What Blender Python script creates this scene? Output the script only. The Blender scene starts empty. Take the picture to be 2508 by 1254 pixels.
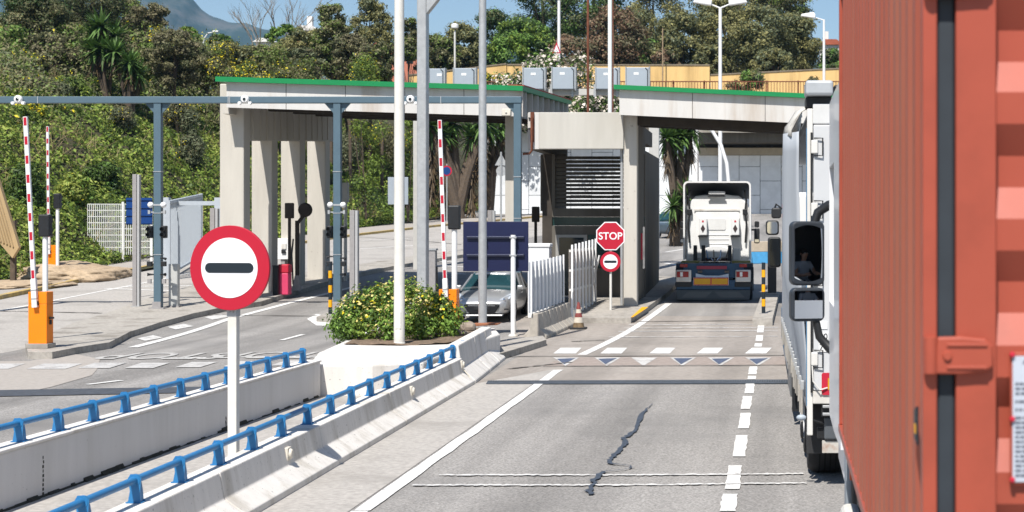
import bpy, bmesh, math, random
import numpy as np
from mathutils import Vector, Matrix, noise
R = math.radians
C = bpy.context.scene
COL = C.collection
random.seed(7)
RNG = np.random.default_rng(11)

# ---------------------------------------------------------------- camera, sky, sun, exposure
F, CX, CY, H = 4000.0, 1914.0, 562.0, 2.7      # focal length in photo pixels, vanishing point, eye height
cam = bpy.data.cameras.new('camera')
cam.sensor_width = 36.0
cam.lens = F / 2508 * 36
cam.shift_x = -(CX - 1254) / 2508
cam.shift_y = -(627 - CY) / 2508
cam.clip_start = 0.1
cam.clip_end = 20000
cam.dof.use_dof = True
cam.dof.focus_distance = 24.0
cam.dof.aperture_fstop = 4.5
camo = bpy.data.objects.new('camera', cam)
COL.objects.link(camo)
camo.location = (0, 0, H)
camo.rotation_euler = (R(90), 0, 0)
C.camera = camo

SUNV = Vector((.15, .66, -1.0)).normalized()    # the way the light travels
w = bpy.data.worlds.new('World')
C.world = w
w.use_nodes = True
nt = w.node_tree
bg = nt.nodes['Background']
sky = nt.nodes.new('ShaderNodeTexSky')
sky.sky_type = 'NISHITA'
sky.sun_disc = False
sky.sun_elevation = math.asin(-SUNV.z)
sky.sun_rotation = math.atan2(-SUNV.x, -SUNV.y)
sky.altitude = 50
sky.air_density = 1.0
sky.dust_density = 0.4
sky.ozone_density = 1.6
nt.links.new(sky.outputs[0], bg.inputs[0])
bg.inputs[1].default_value = 0.085
sun = bpy.data.lights.new('sun', 'SUN')
sun.energy = 5.0
sun.angle = R(.5)
sun.color = (1.0, .955, .89)
suno = bpy.data.objects.new('sun', sun)
COL.objects.link(suno)
suno.location = (-20, -20, 60)
suno.rotation_euler = SUNV.to_track_quat('-Z', 'Y').to_euler()
C.view_settings.view_transform = 'Standard'
C.view_settings.look = 'None'
C.view_settings.gamma = 1
C.view_settings.exposure = 0.42

# ---------------------------------------------------------------- helpers
def S(r, g, b, k=.85):
    def f(c):
        c /= 255
        return c / 12.92 if c <= .04045 else ((c + .055) / 1.055) ** 2.4
    return (f(r) * k, f(g) * k, f(b) * k)

def gz(Y):
    d = Y - 42.0
    return .044 * (d + math.sqrt(d * d + 16)) / 2

def at(px, py, Y):
    return Vector(((px - CX) * Y / F, Y, H - (py - CY) * Y / F))

def G(px, py, dz=0.0):
    lo, hi = 2.0, 600.0
    for _ in range(50):
        m = (lo + hi) / 2
        if CY + F * (H - gz(m) - dz) / m > py:
            lo = m
        else:
            hi = m
    return Vector(((px - CX) * lo / F, lo, gz(lo) + dz))

MATS = {}
def mat(name, col, rough=.7, var=.12, scale=6.0, bump=0.0, metal=0.0, col2=None, scale2=None, spec=.4,
        coat=0.0, trans=0.0, alpha=None, emit=None, streak=False, detail=6.0):
    """procedural material: colour broken up by two noises, optional bump"""
    if name in MATS:
        return MATS[name]
    m = bpy.data.materials.new(name)
    m.use_nodes = True
    n = m.node_tree.nodes
    l = m.node_tree.links
    p = n['Principled BSDF']
    p.inputs['Roughness'].default_value = rough
    p.inputs['Metallic'].default_value = metal
    p.inputs['Specular IOR Level'].default_value = spec
    if coat:
        p.inputs['Coat Weight'].default_value = coat
        p.inputs['Coat Roughness'].default_value = .08
    tc = n.new('ShaderNodeTexCoord')
    src = tc.outputs['Object']
    if streak:
        mp = n.new('ShaderNodeMapping')
        mp.inputs['Scale'].default_value = (1, 1, .12)
        l.new(src, mp.inputs[0])
        src = mp.outputs[0]
    no = n.new('ShaderNodeTexNoise')
    no.inputs['Scale'].default_value = scale
    no.inputs['Detail'].default_value = detail
    no.inputs['Roughness'].default_value = .62
    l.new(src, no.inputs['Vector'])
    mr = n.new('ShaderNodeMapRange')
    mr.inputs[1].default_value = .3
    mr.inputs[2].default_value = .7
    l.new(no.outputs['Fac'], mr.inputs[0])
    mx = n.new('ShaderNodeMix')
    mx.data_type = 'RGBA'
    a = tuple(max(0, c * (1 - var)) for c in col)
    b = tuple(min(.95, c * (1 + var)) for c in col)
    mx.inputs[6].default_value = (*a, 1)
    mx.inputs[7].default_value = (*b, 1)
    l.new(mr.outputs[0], mx.inputs[0])
    out = mx.outputs[2]
    if col2 is not None:
        n2 = n.new('ShaderNodeTexNoise')
        n2.inputs['Scale'].default_value = scale2 or scale * .2
        n2.inputs['Detail'].default_value = 8
        n2.inputs['Roughness'].default_value = .65
        l.new(src, n2.inputs['Vector'])
        r2 = n.new('ShaderNodeMapRange')
        r2.inputs[1].default_value = .5
        r2.inputs[2].default_value = .68
        l.new(n2.outputs['Fac'], r2.inputs[0])
        m2 = n.new('ShaderNodeMix')
        m2.data_type = 'RGBA'
        m2.inputs[7].default_value = (*col2, 1)
        l.new(out, m2.inputs[6])
        l.new(r2.outputs[0], m2.inputs[0])
        out = m2.outputs[2]
    l.new(out, p.inputs['Base Color'])
    if bump:
        bp = n.new('ShaderNodeBump')
        bp.inputs['Strength'].default_value = bump
        bp.inputs['Distance'].default_value = .02
        l.new(no.outputs['Fac'], bp.inputs['Height'])
        l.new(bp.outputs[0], p.inputs['Normal'])
    if trans:
        p.inputs['Transmission Weight'].default_value = trans
    if emit:
        p.inputs['Emission Color'].default_value = (*emit, 1)
        p.inputs['Emission Strength'].default_value = 1
    MATS[name] = m
    return m

def leafmat(name, col, var=.35, tr=.3):
    if name in MATS:
        return MATS[name]
    m = bpy.data.materials.new(name)
    m.use_nodes = True
    n = m.node_tree.nodes
    l = m.node_tree.links
    p = n['Principled BSDF']
    p.inputs['Roughness'].default_value = .55
    p.inputs['Specular IOR Level'].default_value = .25
    g = n.new('ShaderNodeNewGeometry')
    mx = n.new('ShaderNodeMix')
    mx.data_type = 'RGBA'
    mx.inputs[6].default_value = (*[c * (1 - var) for c in col], 1)
    mx.inputs[7].default_value = (*[min(.9, c * (1 + var)) for c in col], 1)
    l.new(g.outputs['Random Per Island'], mx.inputs[0])
    l.new(mx.outputs[2], p.inputs['Base Color'])
    t = n.new('ShaderNodeBsdfTranslucent')
    l.new(mx.outputs[2], t.inputs[0])
    ms = n.new('ShaderNodeMixShader')
    ms.inputs[0].default_value = tr
    l.new(p.outputs[0], ms.inputs[1])
    l.new(t.outputs[0], ms.inputs[2])
    l.new(ms.outputs[0], n['Material Output'].inputs[0])
    MATS[name] = m
    return m

class MB:
    """collects shapes, then links them as ONE mesh object"""
    def __init__(s):
        s.v = []; s.f = []; s.m = []; s.sm = []
    def add(s, vs, fs, mi=0, smooth=False):
        o = len(s.v)
        s.v += [tuple(v) for v in vs]
        for f in fs:
            s.f.append([i + o for i in f]); s.m.append(mi); s.sm.append(smooth)
        return s
    def box(s, x0, x1, y0, y1, z0, z1, mi=0, M=None):
        vs = [Vector((x, y, z)) for z in (z0, z1) for y in (y0, y1) for x in (x0, x1)]
        if M is not None:
            vs = [M @ v for v in vs]
        return s.add(vs, [(0, 2, 3, 1), (4, 5, 7, 6), (0, 1, 5, 4), (2, 6, 7, 3), (0, 4, 6, 2), (1, 3, 7, 5)], mi)
    def quad(s, a, b, c, d, mi=0):
        return s.add([a, b, c, d], [(0, 1, 2, 3)], mi)
    def cyl(s, p0, p1, r0, r1=None, n=14, mi=0, caps=True, smooth=True):
        return s.tube([p0, p1], [r0, r0 if r1 is None else r1], n, mi, caps, smooth)
    def tube(s, pts, rs, n=10, mi=0, caps=True, smooth=True):
        pts = [Vector(p) for p in pts]
        if not hasattr(rs, '__len__'):
            rs = [rs] * len(pts)
        vs = []; prev = None
        for i, p in enumerate(pts):
            d = (pts[min(i + 1, len(pts) - 1)] - pts[max(i - 1, 0)]).normalized()
            if prev is None:
                u = d.orthogonal().normalized()
            else:
                u = (prev - d * prev.dot(d))
                u = u.normalized() if u.length > 1e-6 else d.orthogonal().normalized()
            prev = u
            q = d.cross(u)
            for k in range(n):
                a = 2 * math.pi * k / n
                vs.append(p + (u * math.cos(a) + q * math.sin(a)) * rs[i])
        fs = [(i * n + k, i * n + (k + 1) % n, (i + 1) * n + (k + 1) % n, (i + 1) * n + k)
              for i in range(len(pts) - 1) for k in range(n)]
        s.add(vs, fs, mi, smooth)
        if caps:
            o = len(s.v) - len(vs)
            s.f.append([o + k for k in reversed(range(n))]); s.m.append(mi); s.sm.append(False)
            e = o + (len(pts) - 1) * n
            s.f.append([e + k for k in range(n)]); s.m.append(mi); s.sm.append(False)
        return s
    def prism(s, poly, ax, a0, a1, mi=0, mcap=None, M=None):
        """polygon extruded along an axis: x:(y,z)  y:(x,z)  z:(x,y)"""
        def P(p, a):
            v = Vector({'x': (a, p[0], p[1]), 'y': (p[0], a, p[1]), 'z': (p[0], p[1], a)}[ax])
            return M @ v if M is not None else v
        n = len(poly)
        vs = [P(p, a0) for p in poly] + [P(p, a1) for p in poly]
        s.add(vs, [(k, (k + 1) % n, n + (k + 1) % n, n + k) for k in range(n)], mi)
        o = len(s.v) - 2 * n
        for f in ([o + k for k in reversed(range(n))], [o + n + k for k in range(n)]):
            s.f.append(f); s.m.append(mi if mcap is None else mcap); s.sm.append(False)
        return s
    def lathe(s, prof, org=(0, 0, 0), ax='z', n=20, mi=0, smooth=True):
        org = Vector(org)
        vs = []
        for r, h in prof:
            for k in range(n):
                a = 2 * math.pi * k / n
                c, d = r * math.cos(a), r * math.sin(a)
                vs.append(org + Vector({'z': (c, d, h), 'x': (h, c, d), 'y': (c, h, d)}[ax]))
        fs = [(i * n + k, i * n + (k + 1) % n, (i + 1) * n + (k + 1) % n, (i + 1) * n + k)
              for i in range(len(prof) - 1) for k in range(n)]
        return s.add(vs, fs, mi, smooth)
    def ball(s, c, r, mi=0, n=12, sz=(1, 1, 1)):
        prof = [(math.sin(math.pi * i / n) * r, -math.cos(math.pi * i / n) * r) for i in range(n + 1)]
        o = len(s.v)
        s.lathe(prof, (0, 0, 0), 'z', n * 2, mi)
        for i in range(o, len(s.v)):
            v = s.v[i]
            s.v[i] = (c[0] + v[0] * sz[0], c[1] + v[1] * sz[1], c[2] + v[2] * sz[2])
        return s
    def build(s, name, mats, parent=None, bevel=0, seg=2, loc=None, fix=True):
        me = bpy.data.meshes.new(name)
        me.from_pydata(s.v, [], s.f)
        if not isinstance(mats, (list, tuple)):
            mats = [mats]
        for m in mats:
            me.materials.append(m)
        me.polygons.foreach_set('material_index', s.m)
        me.polygons.foreach_set('use_smooth', s.sm)
        if fix:
            b = bmesh.new(); b.from_mesh(me)
            bmesh.ops.remove_doubles(b, verts=b.verts, dist=1e-5)
            bmesh.ops.recalc_face_normals(b, faces=b.faces)
            b.to_mesh(me); b.free()
        if any(s.sm):
            me.set_sharp_from_angle(angle=R(42))
        me.update()
        o = bpy.data.objects.new(name, me)
        COL.objects.link(o)
        if parent is not None:
            o.parent = parent
        if loc is not None:
            o.location = loc
        if bevel:
            bm_ = o.modifiers.new('bevel', 'BEVEL')
            bm_.width = bevel; bm_.segments = seg; bm_.limit_method = 'ANGLE'; bm_.angle_limit = R(40)
        return o

def tag(o, label=None, cat=None, group=None, kind=None):
    if label: o['label'] = label
    if cat: o['category'] = cat
    if group: o['group'] = group
    if kind: o['kind'] = kind
    return o

def thing(name, label, cat, loc=(0, 0, 0), rz=0.0, group=None):
    o = bpy.data.objects.new(name, None)
    o.empty_display_size = .2
    COL.objects.link(o)
    o.location = loc
    o.rotation_euler = (0, 0, rz)
    return tag(o, label, cat, group)

def dup(root, loc, rz=None, label=None, parent=None):
    c = root.copy(); COL.objects.link(c)
    if parent is not None:
        c.parent = parent
    if loc is not None:
        c.location = loc
    if rz is not None:
        c.rotation_euler = (0, 0, rz)
    if label:
        c['label'] = label
    for ch in root.children:
        dup(ch, None, None, None, c)
    return c

def text(txt, size, name, m, parent, M, ext=.002, font_scale=(1, 1)):
    cu = bpy.data.curves.new('t', 'FONT')
    cu.body = txt; cu.size = size; cu.extrude = ext; cu.align_x = 'CENTER'; cu.align_y = 'CENTER'
    cu.offset = size * .012
    ob = bpy.data.objects.new('t', cu)
    COL.objects.link(ob)
    bpy.context.view_layer.update()
    me = bpy.data.meshes.new_from_object(ob.evaluated_get(bpy.context.evaluated_depsgraph_get()))
    bpy.data.objects.remove(ob)
    me.transform(Matrix.Diagonal((font_scale[0], font_scale[1], 1, 1)))
    me.transform(M)
    me.materials.clear(); me.materials.append(m)
    o = bpy.data.objects.new(name, me)
    COL.objects.link(o)
    if parent is not None:
        o.parent = parent
    return o
FACE = Matrix.Rotation(R(90), 4, 'X')     # text plane turned to face the camera (-Y)

def drape(polys, dz, name, m, kind='structure', skirt=None, inset=0.0, step=1):
    """sheet(s) laid over the road surface; with a skirt it becomes a raised slab"""
    bm = bmesh.new()
    for poly in polys:
        vs = [bm.verts.new((p[0], p[1], 0)) for p in poly]
        bm.faces.new(vs)
    bmesh.ops.recalc_face_normals(bm, faces=bm.faces)
    for f in bm.faces:
        if f.normal.z < 0:
            f.normal_flip()
    if inset:
        bmesh.ops.inset_region(bm, faces=list(bm.faces), thickness=inset)
        for f in bm.faces:
            f.material_index = 1
        for f in bm.faces:
            if all(not e.is_boundary for e in f.edges):
                f.material_index = 0
    ys = [v.co.y for v in bm.verts]
    for y in range(int(min(ys)), int(max(ys)) + 2, step):
        bmesh.ops.bisect_plane(bm, geom=list(bm.verts) + list(bm.edges) + list(bm.faces),
                               plane_co=(0, y, 0), plane_no=(0, 1, 0))
    for v in bm.verts:
        v.co.z = gz(v.co.y) + dz
    if skirt is not None:
        be = [e for e in bm.edges if e.is_boundary]
        r = bmesh.ops.extrude_edge_only(bm, edges=be)
        for g in r['geom']:
            if isinstance(g, bmesh.types.BMVert):
                g.co.z = gz(g.co.y) - skirt
            if isinstance(g, bmesh.types.BMFace):
                g.material_index = 1
        bmesh.ops.recalc_face_normals(bm, faces=bm.faces)
    me = bpy.data.meshes.new(name)
    bm.to_mesh(me); bm.free()
    for q in (m if isinstance(m, (list, tuple)) else [m]):
        me.materials.append(q)
    o = bpy.data.objects.new(name, me)
    COL.objects.link(o)
    return tag(o, kind=kind) if kind else o

def strip(a, b, wd):
    """rectangle of width wd along a-b on the ground"""
    a = Vector((a[0], a[1])); b = Vector((b[0], b[1]))
    d = (b - a).normalized(); q = Vector((-d.y, d.x)) * wd / 2
    return [a - q, b - q, b + q, a + q]

def ragged(a, b, wd, n, amp, rnd):
    """strip with worn, uneven edges"""
    a = Vector((a[0], a[1])); b = Vector((b[0], b[1]))
    d = (b - a).normalized(); q = Vector((-d.y, d.x))
    L = [a.lerp(b, i / n) - q * (wd / 2 + rnd.uniform(-amp, amp)) for i in range(n + 1)]
    U = [a.lerp(b, i / n) + q * (wd / 2 + rnd.uniform(-amp, amp)) for i in range(n + 1)]
    return L + U[::-1]

def quads_mesh(name, V, mi, mats, smooth=False):
    """V: (n,4,3) array of quads -> one mesh"""
    n = len(V)
    me = bpy.data.meshes.new(name)
    me.vertices.add(n * 4); me.loops.add(n * 4); me.polygons.add(n)
    me.vertices.foreach_set('co', V.reshape(-1).astype(np.float32))
    me.loops.foreach_set('vertex_index', np.arange(n * 4, dtype=np.int32))
    me.polygons.foreach_set('loop_start', np.arange(0, n * 4, 4, dtype=np.int32))
    me.polygons.foreach_set('material_index', mi.astype(np.int32))
    for m in mats:
        me.materials.append(m)
    me.update(calc_edges=True)
    return me

def leaf_quads(P, N, size, asp=.55, rng=RNG):
    """pointed leaf quads at P facing roughly N"""
    n = len(P)
    N = N / (np.linalg.norm(N, axis=1, keepdims=True) + 1e-9)
    T = rng.normal(size=(n, 3))
    T -= N * np.sum(T * N, axis=1, keepdims=True)
    T /= np.linalg.norm(T, axis=1, keepdims=True) + 1e-9
    B = np.cross(N, T)
    s = (size * rng.uniform(.5, 1.5, n))[:, None]
    c = N * s * .12
    return np.stack([P - T * s * .5, P + B * s * asp * .5 + c, P + T * s * .5, P - B * s * asp * .5 + c], axis=1)

def cloud(name, blobs, n, size, mats, wts, parent=None, up=.35, shell=.75, asp=.6, seed=0, flat=1.0):
    """leaf clumps: blobs = [(centre, radius or (rx,ry,rz))], n leaves in all"""
    rng = np.random.default_rng(seed + 5)
    rad = np.array([r if hasattr(r, '__len__') else (r, r, r) for _, r in blobs], float)
    cen = np.array([tuple(c) for c, _ in blobs], float)
    wt = np.prod(rad, axis=1) ** (2 / 3); wt /= wt.sum()
    k = rng.choice(len(blobs), n, p=wt)
    D = rng.normal(size=(n, 3)); D /= np.linalg.norm(D, axis=1, keepdims=True)
    rr = np.clip(rng.normal(shell, .24, n), .12, 1.45) if shell < .95 else np.full(n, shell) + rng.normal(0, .06, n)
    # uneven surface: lumps
    lump = 1 + .22 * np.sin(D[:, 0] * 7 + k * 1.7) * np.sin(D[:, 1] * 6 + k) + .15 * np.sin(D[:, 2] * 11 + k * 2.3)
    P = cen[k] + D * rad[k] * (rr * lump)[:, None]
    N = D + rng.normal(size=(n, 3)) * .55 + np.array([0, 0, up])
    V = leaf_quads(P, N, size, asp, rng)
    # whole clumps share a tint, with strays
    tint = rng.choice(len(mats), len(blobs), p=wts)
    mi = np.where(rng.uniform(size=n) < .6, tint[k], rng.choice(len(mats), n, p=wts))
    me = quads_mesh(name, V, mi, mats)
    o = bpy.data.objects.new(name, me)
    COL.objects.link(o)
    if parent is not None:
        o.parent = parent
    return o

# ---------------------------------------------------------------- materials
A = mat('asphalt', (.285, .271, .256), .9, .5, 36, .4, col2=(.205, .197, .189), scale2=.16, spec=.25, detail=10)
def speckle(m, col=(.16, .15, .14), sc=30, t=.66):
    n = m.node_tree.nodes; l = m.node_tree.links; p = n['Principled BSDF']
    src = p.inputs['Base Color'].links[0].from_socket
    tc = n.new('ShaderNodeTexCoord'); no = n.new('ShaderNodeTexNoise'); no.inputs['Scale'].default_value = sc; no.inputs['Detail'].default_value = 3
    mr = n.new('ShaderNodeMapRange'); mr.inputs[1].default_value = t; mr.inputs[2].default_value = t + .06; mr.inputs[4].default_value = .75
    mx = n.new('ShaderNodeMix'); mx.data_type = 'RGBA'; mx.inputs[7].default_value = (*col, 1)
    l.new(tc.outputs['Object'], no.inputs['Vector']); l.new(no.outputs['Fac'], mr.inputs[0]); l.new(mr.outputs[0], mx.inputs[0])
    l.new(src, mx.inputs[6]); l.new(mx.outputs[2], p.inputs['Base Color'])
def tracks(m, lo, hi):
    # wheel tracks and oil: a second noise drawn out along the driving direction
    n = m.node_tree.nodes; l = m.node_tree.links; p = n['Principled BSDF']
    src = p.inputs['Base Color'].links[0].from_socket
    tc = n.new('ShaderNodeTexCoord'); mp = n.new('ShaderNodeMapping'); mp.inputs['Scale'].default_value = (1.1, .045, 1)
    no = n.new('ShaderNodeTexNoise'); no.inputs['Scale'].default_value = 1.0; no.inputs['Detail'].default_value = 7
    mr = n.new('ShaderNodeMapRange'); mr.inputs[1].default_value = .35; mr.inputs[2].default_value = .65; mr.inputs[3].default_value = lo; mr.inputs[4].default_value = hi
    mx = n.new('ShaderNodeMix'); mx.data_type = 'RGBA'; mx.blend_type = 'MULTIPLY'; mx.inputs[0].default_value = 1
    l.new(tc.outputs['Object'], mp.inputs[0]); l.new(mp.outputs[0], no.inputs['Vector']); l.new(no.outputs['Fac'], mr.inputs[0])
    l.new(src, mx.inputs[6]); l.new(mr.outputs[0], mx.inputs[7]); l.new(mx.outputs[2], p.inputs['Base Color'])
tracks(A, .72, 1.1)
A_OLD = mat('asphalt_pale', (.24, .228, .212), .9, .22, 22, .25, col2=(.20, .19, .178), scale2=.2, spec=.2)
CON_R = mat('concrete_road', (.32, .288, .258), .9, .16, 9, .2, col2=(.26, .235, .21), scale2=.35, spec=.2)
tracks(CON_R, .8, 1.08)
CON_P = mat('concrete_path', (.385, .362, .335), .9, .22, 14, .25, col2=(.29, .272, .25), scale2=.5, spec=.2)
DUST = mat('dust', (.36, .33, .30), .95, .12, 10, .1, spec=.1)
PAVE = mat('paving', (.50, .475, .44), .9, .1, 8, .1, col2=(.42, .395, .36), scale2=.4, spec=.2)
KERB = mat('kerb_stone', (.36, .335, .30), .9, .22, 9, .3, col2=(.22, .2, .175), scale2=1.1, spec=.2)
KERB_Y = mat('kerb_yellow', (.47, .335, .12), .85, .25, 5, .2, col2=(.30, .25, .16), scale2=.9)
PAINT_R = mat('road_paint', (.70, .69, .665), .8, .12, 30, .1, col2=(.45, .44, .43), scale2=9)
PAINT_W = mat('road_paint_worn', (.55, .54, .52), .85, .28, 26, .1, col2=(.27, .26, .25), scale2=5)
PAINT_B = mat('road_paint_blue', (.075, .095, .15), .85, .4, 20)
TAR = mat('tar', (.052, .064, .085), .6, .3, 20)
GRATE = mat('drain_iron', (.095, .11, .13), .6, .4, 14, metal=.4)
DARKLINE = mat('joint_dark', (.12, .11, .10), .9, .4, 10)
WALLW = mat('white_wall', (.70, .67, .63), .85, .08, 5, .12, col2=(.50, .465, .41), scale2=2.2, streak=True, spec=.25)
WALLG = mat('white_wall_flat', (.62, .605, .585), .85, .07, 3, .1, col2=(.53, .515, .49), scale2=1.5, streak=True, spec=.25)
CONC = mat('column_concrete', (.53, .50, .445), .88, .07, 3.5, .1, col2=(.46, .43, .375), scale2=.8, streak=True, spec=.2)
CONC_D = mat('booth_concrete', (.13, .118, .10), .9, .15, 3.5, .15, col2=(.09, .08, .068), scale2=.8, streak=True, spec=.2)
FASC = mat('fascia_panel', (.60, .585, .56), .8, .06, 2.5, .05, col2=(.45, .39, .33), scale2=.9, streak=True, spec=.25)
speckle(WALLW); speckle(WALLG, t=.70); speckle(CONC, (.3, .27, .23), 14, .68)
GREEN = mat('green_metal', S(16, 138, 78), .5, .06, 3)
RUST = mat('rust', (.16, .055, .03), .9, .35, 8)
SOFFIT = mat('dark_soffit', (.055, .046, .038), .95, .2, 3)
GANT = mat('gantry_steel', S(98, 122, 136, .75), .5, .05, 4, metal=.15)
GALV = mat('galvanised', (.44, .45, .455), .45, .1, 10, metal=.35, col2=(.37, .38, .39), scale2=3)
POLEW = mat('pole_cream', (.68, .66, .61), .6, .05, 6, col2=(.60, .58, .53), scale2=2)
WHITE = mat('white_paint', (.78, .78, .775), .5, .04, 5)
DIRTW = mat('dirty_white', (.66, .645, .61), .65, .1, 5, col2=(.44, .40, .35), scale2=2.5, streak=True)
GREYP = mat('grey_panel', S(172, 182, 192), .5, .04, 4)
GREYD = mat('grey_post', (.30, .285, .28), .6, .1, 9)
BLACK = mat('black_plastic', (.016, .017, .019), .5, .2, 8)
RUB = mat('rubber', (.022, .022, .024), .85, .3, 10, .2)
REDP = mat('red_paint', S(200, 38, 62), .5, .05, 4)
SIGNR = mat('sign_red', S(200, 30, 56, .78), .45, .02, 3)
SIGNW = mat('sign_white', (.80, .81, .83), .45, .02, 3)
SIGNK = mat('sign_black', (.012, .02, .028), .5, .05, 3)
ORANGE = mat('orange_paint', S(255, 138, 4, .9), .5, .04, 3)
YEL = mat('yellow_paint', S(250, 178, 10), .55, .1, 8)
NAVY = mat('navy_panel', S(24, 30, 68, .9), .45, .08, 3)
BLUE = mat('blue_panel', S(8, 62, 128), .5, .05, 4)
RAILB = mat('blue_rail', S(50, 130, 188, .78), .42, .08, 5)
GLASS = mat('dark_glass', (.012, .02, .024), .06, .1, 3, spec=.6)
TEAL = mat('teal_glass', (.008, .035, .032), .2, .1, 3, spec=.5)
CHROME = mat('mirror_glass', (.75, .77, .8), .03, .01, 2, metal=1)
SOIL = mat('soil', (.16, .115, .08), .95, .4, 12, .5)
DIRT = mat('dry_dirt', (.42, .32, .215), .95, .25, 6, .4, col2=(.33, .24, .155), scale2=1.2)
STONE = mat('stone', (.25, .205, .165), .9, .35, 6, .5)
YWALL = mat('ochre_wall', S(234, 196, 132), .9, .06, 2.0, .05, col2=S(196, 162, 106), scale2=.7, streak=True)
CAPST = mat('wall_coping', (.20, .165, .12), .9, .25, 5)
PANEL = mat('retaining_panel', (.72, .745, .77), .85, .06, 2, .05, col2=(.62, .64, .66), scale2=.6)
BARK = mat('bark', (.10, .075, .055), .95, .3, 8, .4)
BARKG = mat('bark_grey', (.22, .19, .16), .95, .3, 8, .4)
UNDER = mat('hill_soil', (.050, .047, .022), .95, .4, 3, .3)
L_CR = leafmat('creeper_leaf', (.20, .28, .05), .45)
L_CR2 = leafmat('creeper_leaf_pale', (.33, .38, .085), .3)
L_CR3 = leafmat('creeper_leaf_dark', (.068, .11, .022))
L_OL = leafmat('olive_leaf', (.22, .21, .105))
L_OLD = leafmat('olive_leaf_dark', (.10, .11, .05))
L_GB = leafmat('grey_brown_leaf', (.20, .18, .105))
L_BR = leafmat('brown_leaf', (.25, .165, .105))
L_EU = leafmat('eucalyptus_leaf', (.27, .255, .105))
L_SC = leafmat('scrub_leaf', (.175, .24, .06))
L_BU = leafmat('bush_leaf', (.20, .33, .065))
L_BUD = leafmat('bush_leaf_dark', (.085, .15, .035))
L_EUD = leafmat('eucalyptus_leaf_dark', (.125, .135, .06))
L_GR = leafmat('bright_leaf', (.16, .28, .06))
L_DG = leafmat('dark_green_leaf', (.065, .11, .038))
L_GG = leafmat('grey_green_leaf', (.165, .19, .105))
L_YE = leafmat('yellow_flower', (.80, .64, .03), .15, .15)
L_YW = leafmat('pale_flower', (.66, .56, .20), .2, .15)
L_WH = leafmat('white_flower', (.70, .62, .54), .15, .15)
L_YU = leafmat('yucca_blade', (.09, .16, .04), .4, .15)
L_YUD = leafmat('yucca_dead_blade', (.10, .07, .04), .4, .1)
L_DRY = leafmat('dry_grass', (.30, .23, .12), .3, .2)

# ---------------------------------------------------------------- ground, roads
def grid(name, xs, ys, fz, m, kind='structure'):
    nx, ny = len(xs), len(ys)
    vs = [(x, y, fz(x, y)) for y in ys for x in xs]
    fs = [(j * nx + i, j * nx + i + 1, (j + 1) * nx + i + 1, (j + 1) * nx + i) for j in range(ny - 1) for i in range(nx - 1)]
    me = bpy.data.meshes.new(name)
    me.from_pydata(vs, [], fs)
    me.materials.append(m)
    me.polygons.foreach_set('use_smooth', [True] * len(fs))
    me.update()
    o = bpy.data.objects.new(name, me); COL.objects.link(o)
    return tag(o, kind=kind)

grid('ground', [-3200, -60, 100, 3200], [-40, -30, 200, 3450], lambda x, y: -1.2, UNDER)
grid('road', [-60, -27, -18, -8, 0, 20, 70], [-40, -20] + list(range(-10, 136)), lambda x, y: gz(y), A)

KX = [(20, -24.2), (52, -24.9), (60, -25.5), (68, -25.9), (80, -25.6), (94.5, -24.6), (107, -22.6), (122, -18.8), (134, -14.5)]
def kx(y):
    return float(np.interp(y, [k[0] for k in KX], [k[1] for k in KX]))
def band(x0, x1, y0, y1, st=2):
    yy = list(np.arange(y0, y1 + .01, st))
    return [(x0(y), y) for y in yy] + [(x1(y), y) for y in yy[::-1]]

# pale concrete roadway left of the island, concrete apron round the booths
def isl_far(y):      # left boundary of the left island
    return float(np.interp(y, [30, 37, 41, 46, 52, 60, 75, 134], [-16.6, -16.9, -17.6, -18.4, -18.8, -17.9, -16.5, -9]))
for y0 in range(20, 134, 6):
    pass
drape([band(lambda y: kx(y) - .2, isl_far, 20, 134)], .005, 'concrete_lane', CON_P)
apron = [G(1165, 940), G(1990, 935), (3.2, G(1990, 935).y), (3.2, 46.5), (-7.6, 46.5), (-6.6, 41), (-5.6, 36)]
drape([apron], .005, 'concrete_apron', CON_R)
b0, b1 = G(640, 1254), G(1165, 940)
bdir = (b1 - b0); bdir.z = 0; bdir.normalize()
s0, s1 = G(882, 1254), G(1370, 905)
drape([[b0 - bdir * 8 + Vector((-.3, 0, 0)), s0 - (s1 - s0).normalized() * 8 - Vector((.12, 0, 0)), s1 - Vector((.1, 0, 0)), b1]], .006, 'concrete_strip', CON_P)
drape([[G(-900, 890), G(70, 885), G(185, 868), G(245, 880), G(238, 905), G(225, 920), G(120, 950), G(0, 972), G(-400, 1000), G(-900, 1005)]], .007, 'dust_patch', DUST)
# path between the two white walls
drape([[(-7.6, 6), (-5.0, 6), (-5.5, 28), (-7.6, 27.5)]], .008, 'path', CON_P)
# pavement on the far left beside the hill
drape([band(lambda y: kx(y) - 3.2, lambda y: kx(y) - .22, 20, 134)], .13, 'pavement', DUST, skirt=.2)
drape([band(lambda y: kx(y) - .22, lambda y: kx(y), 20, 134)], .135, 'kerb', [KERB_Y, KERB_Y], skirt=.2)

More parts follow.
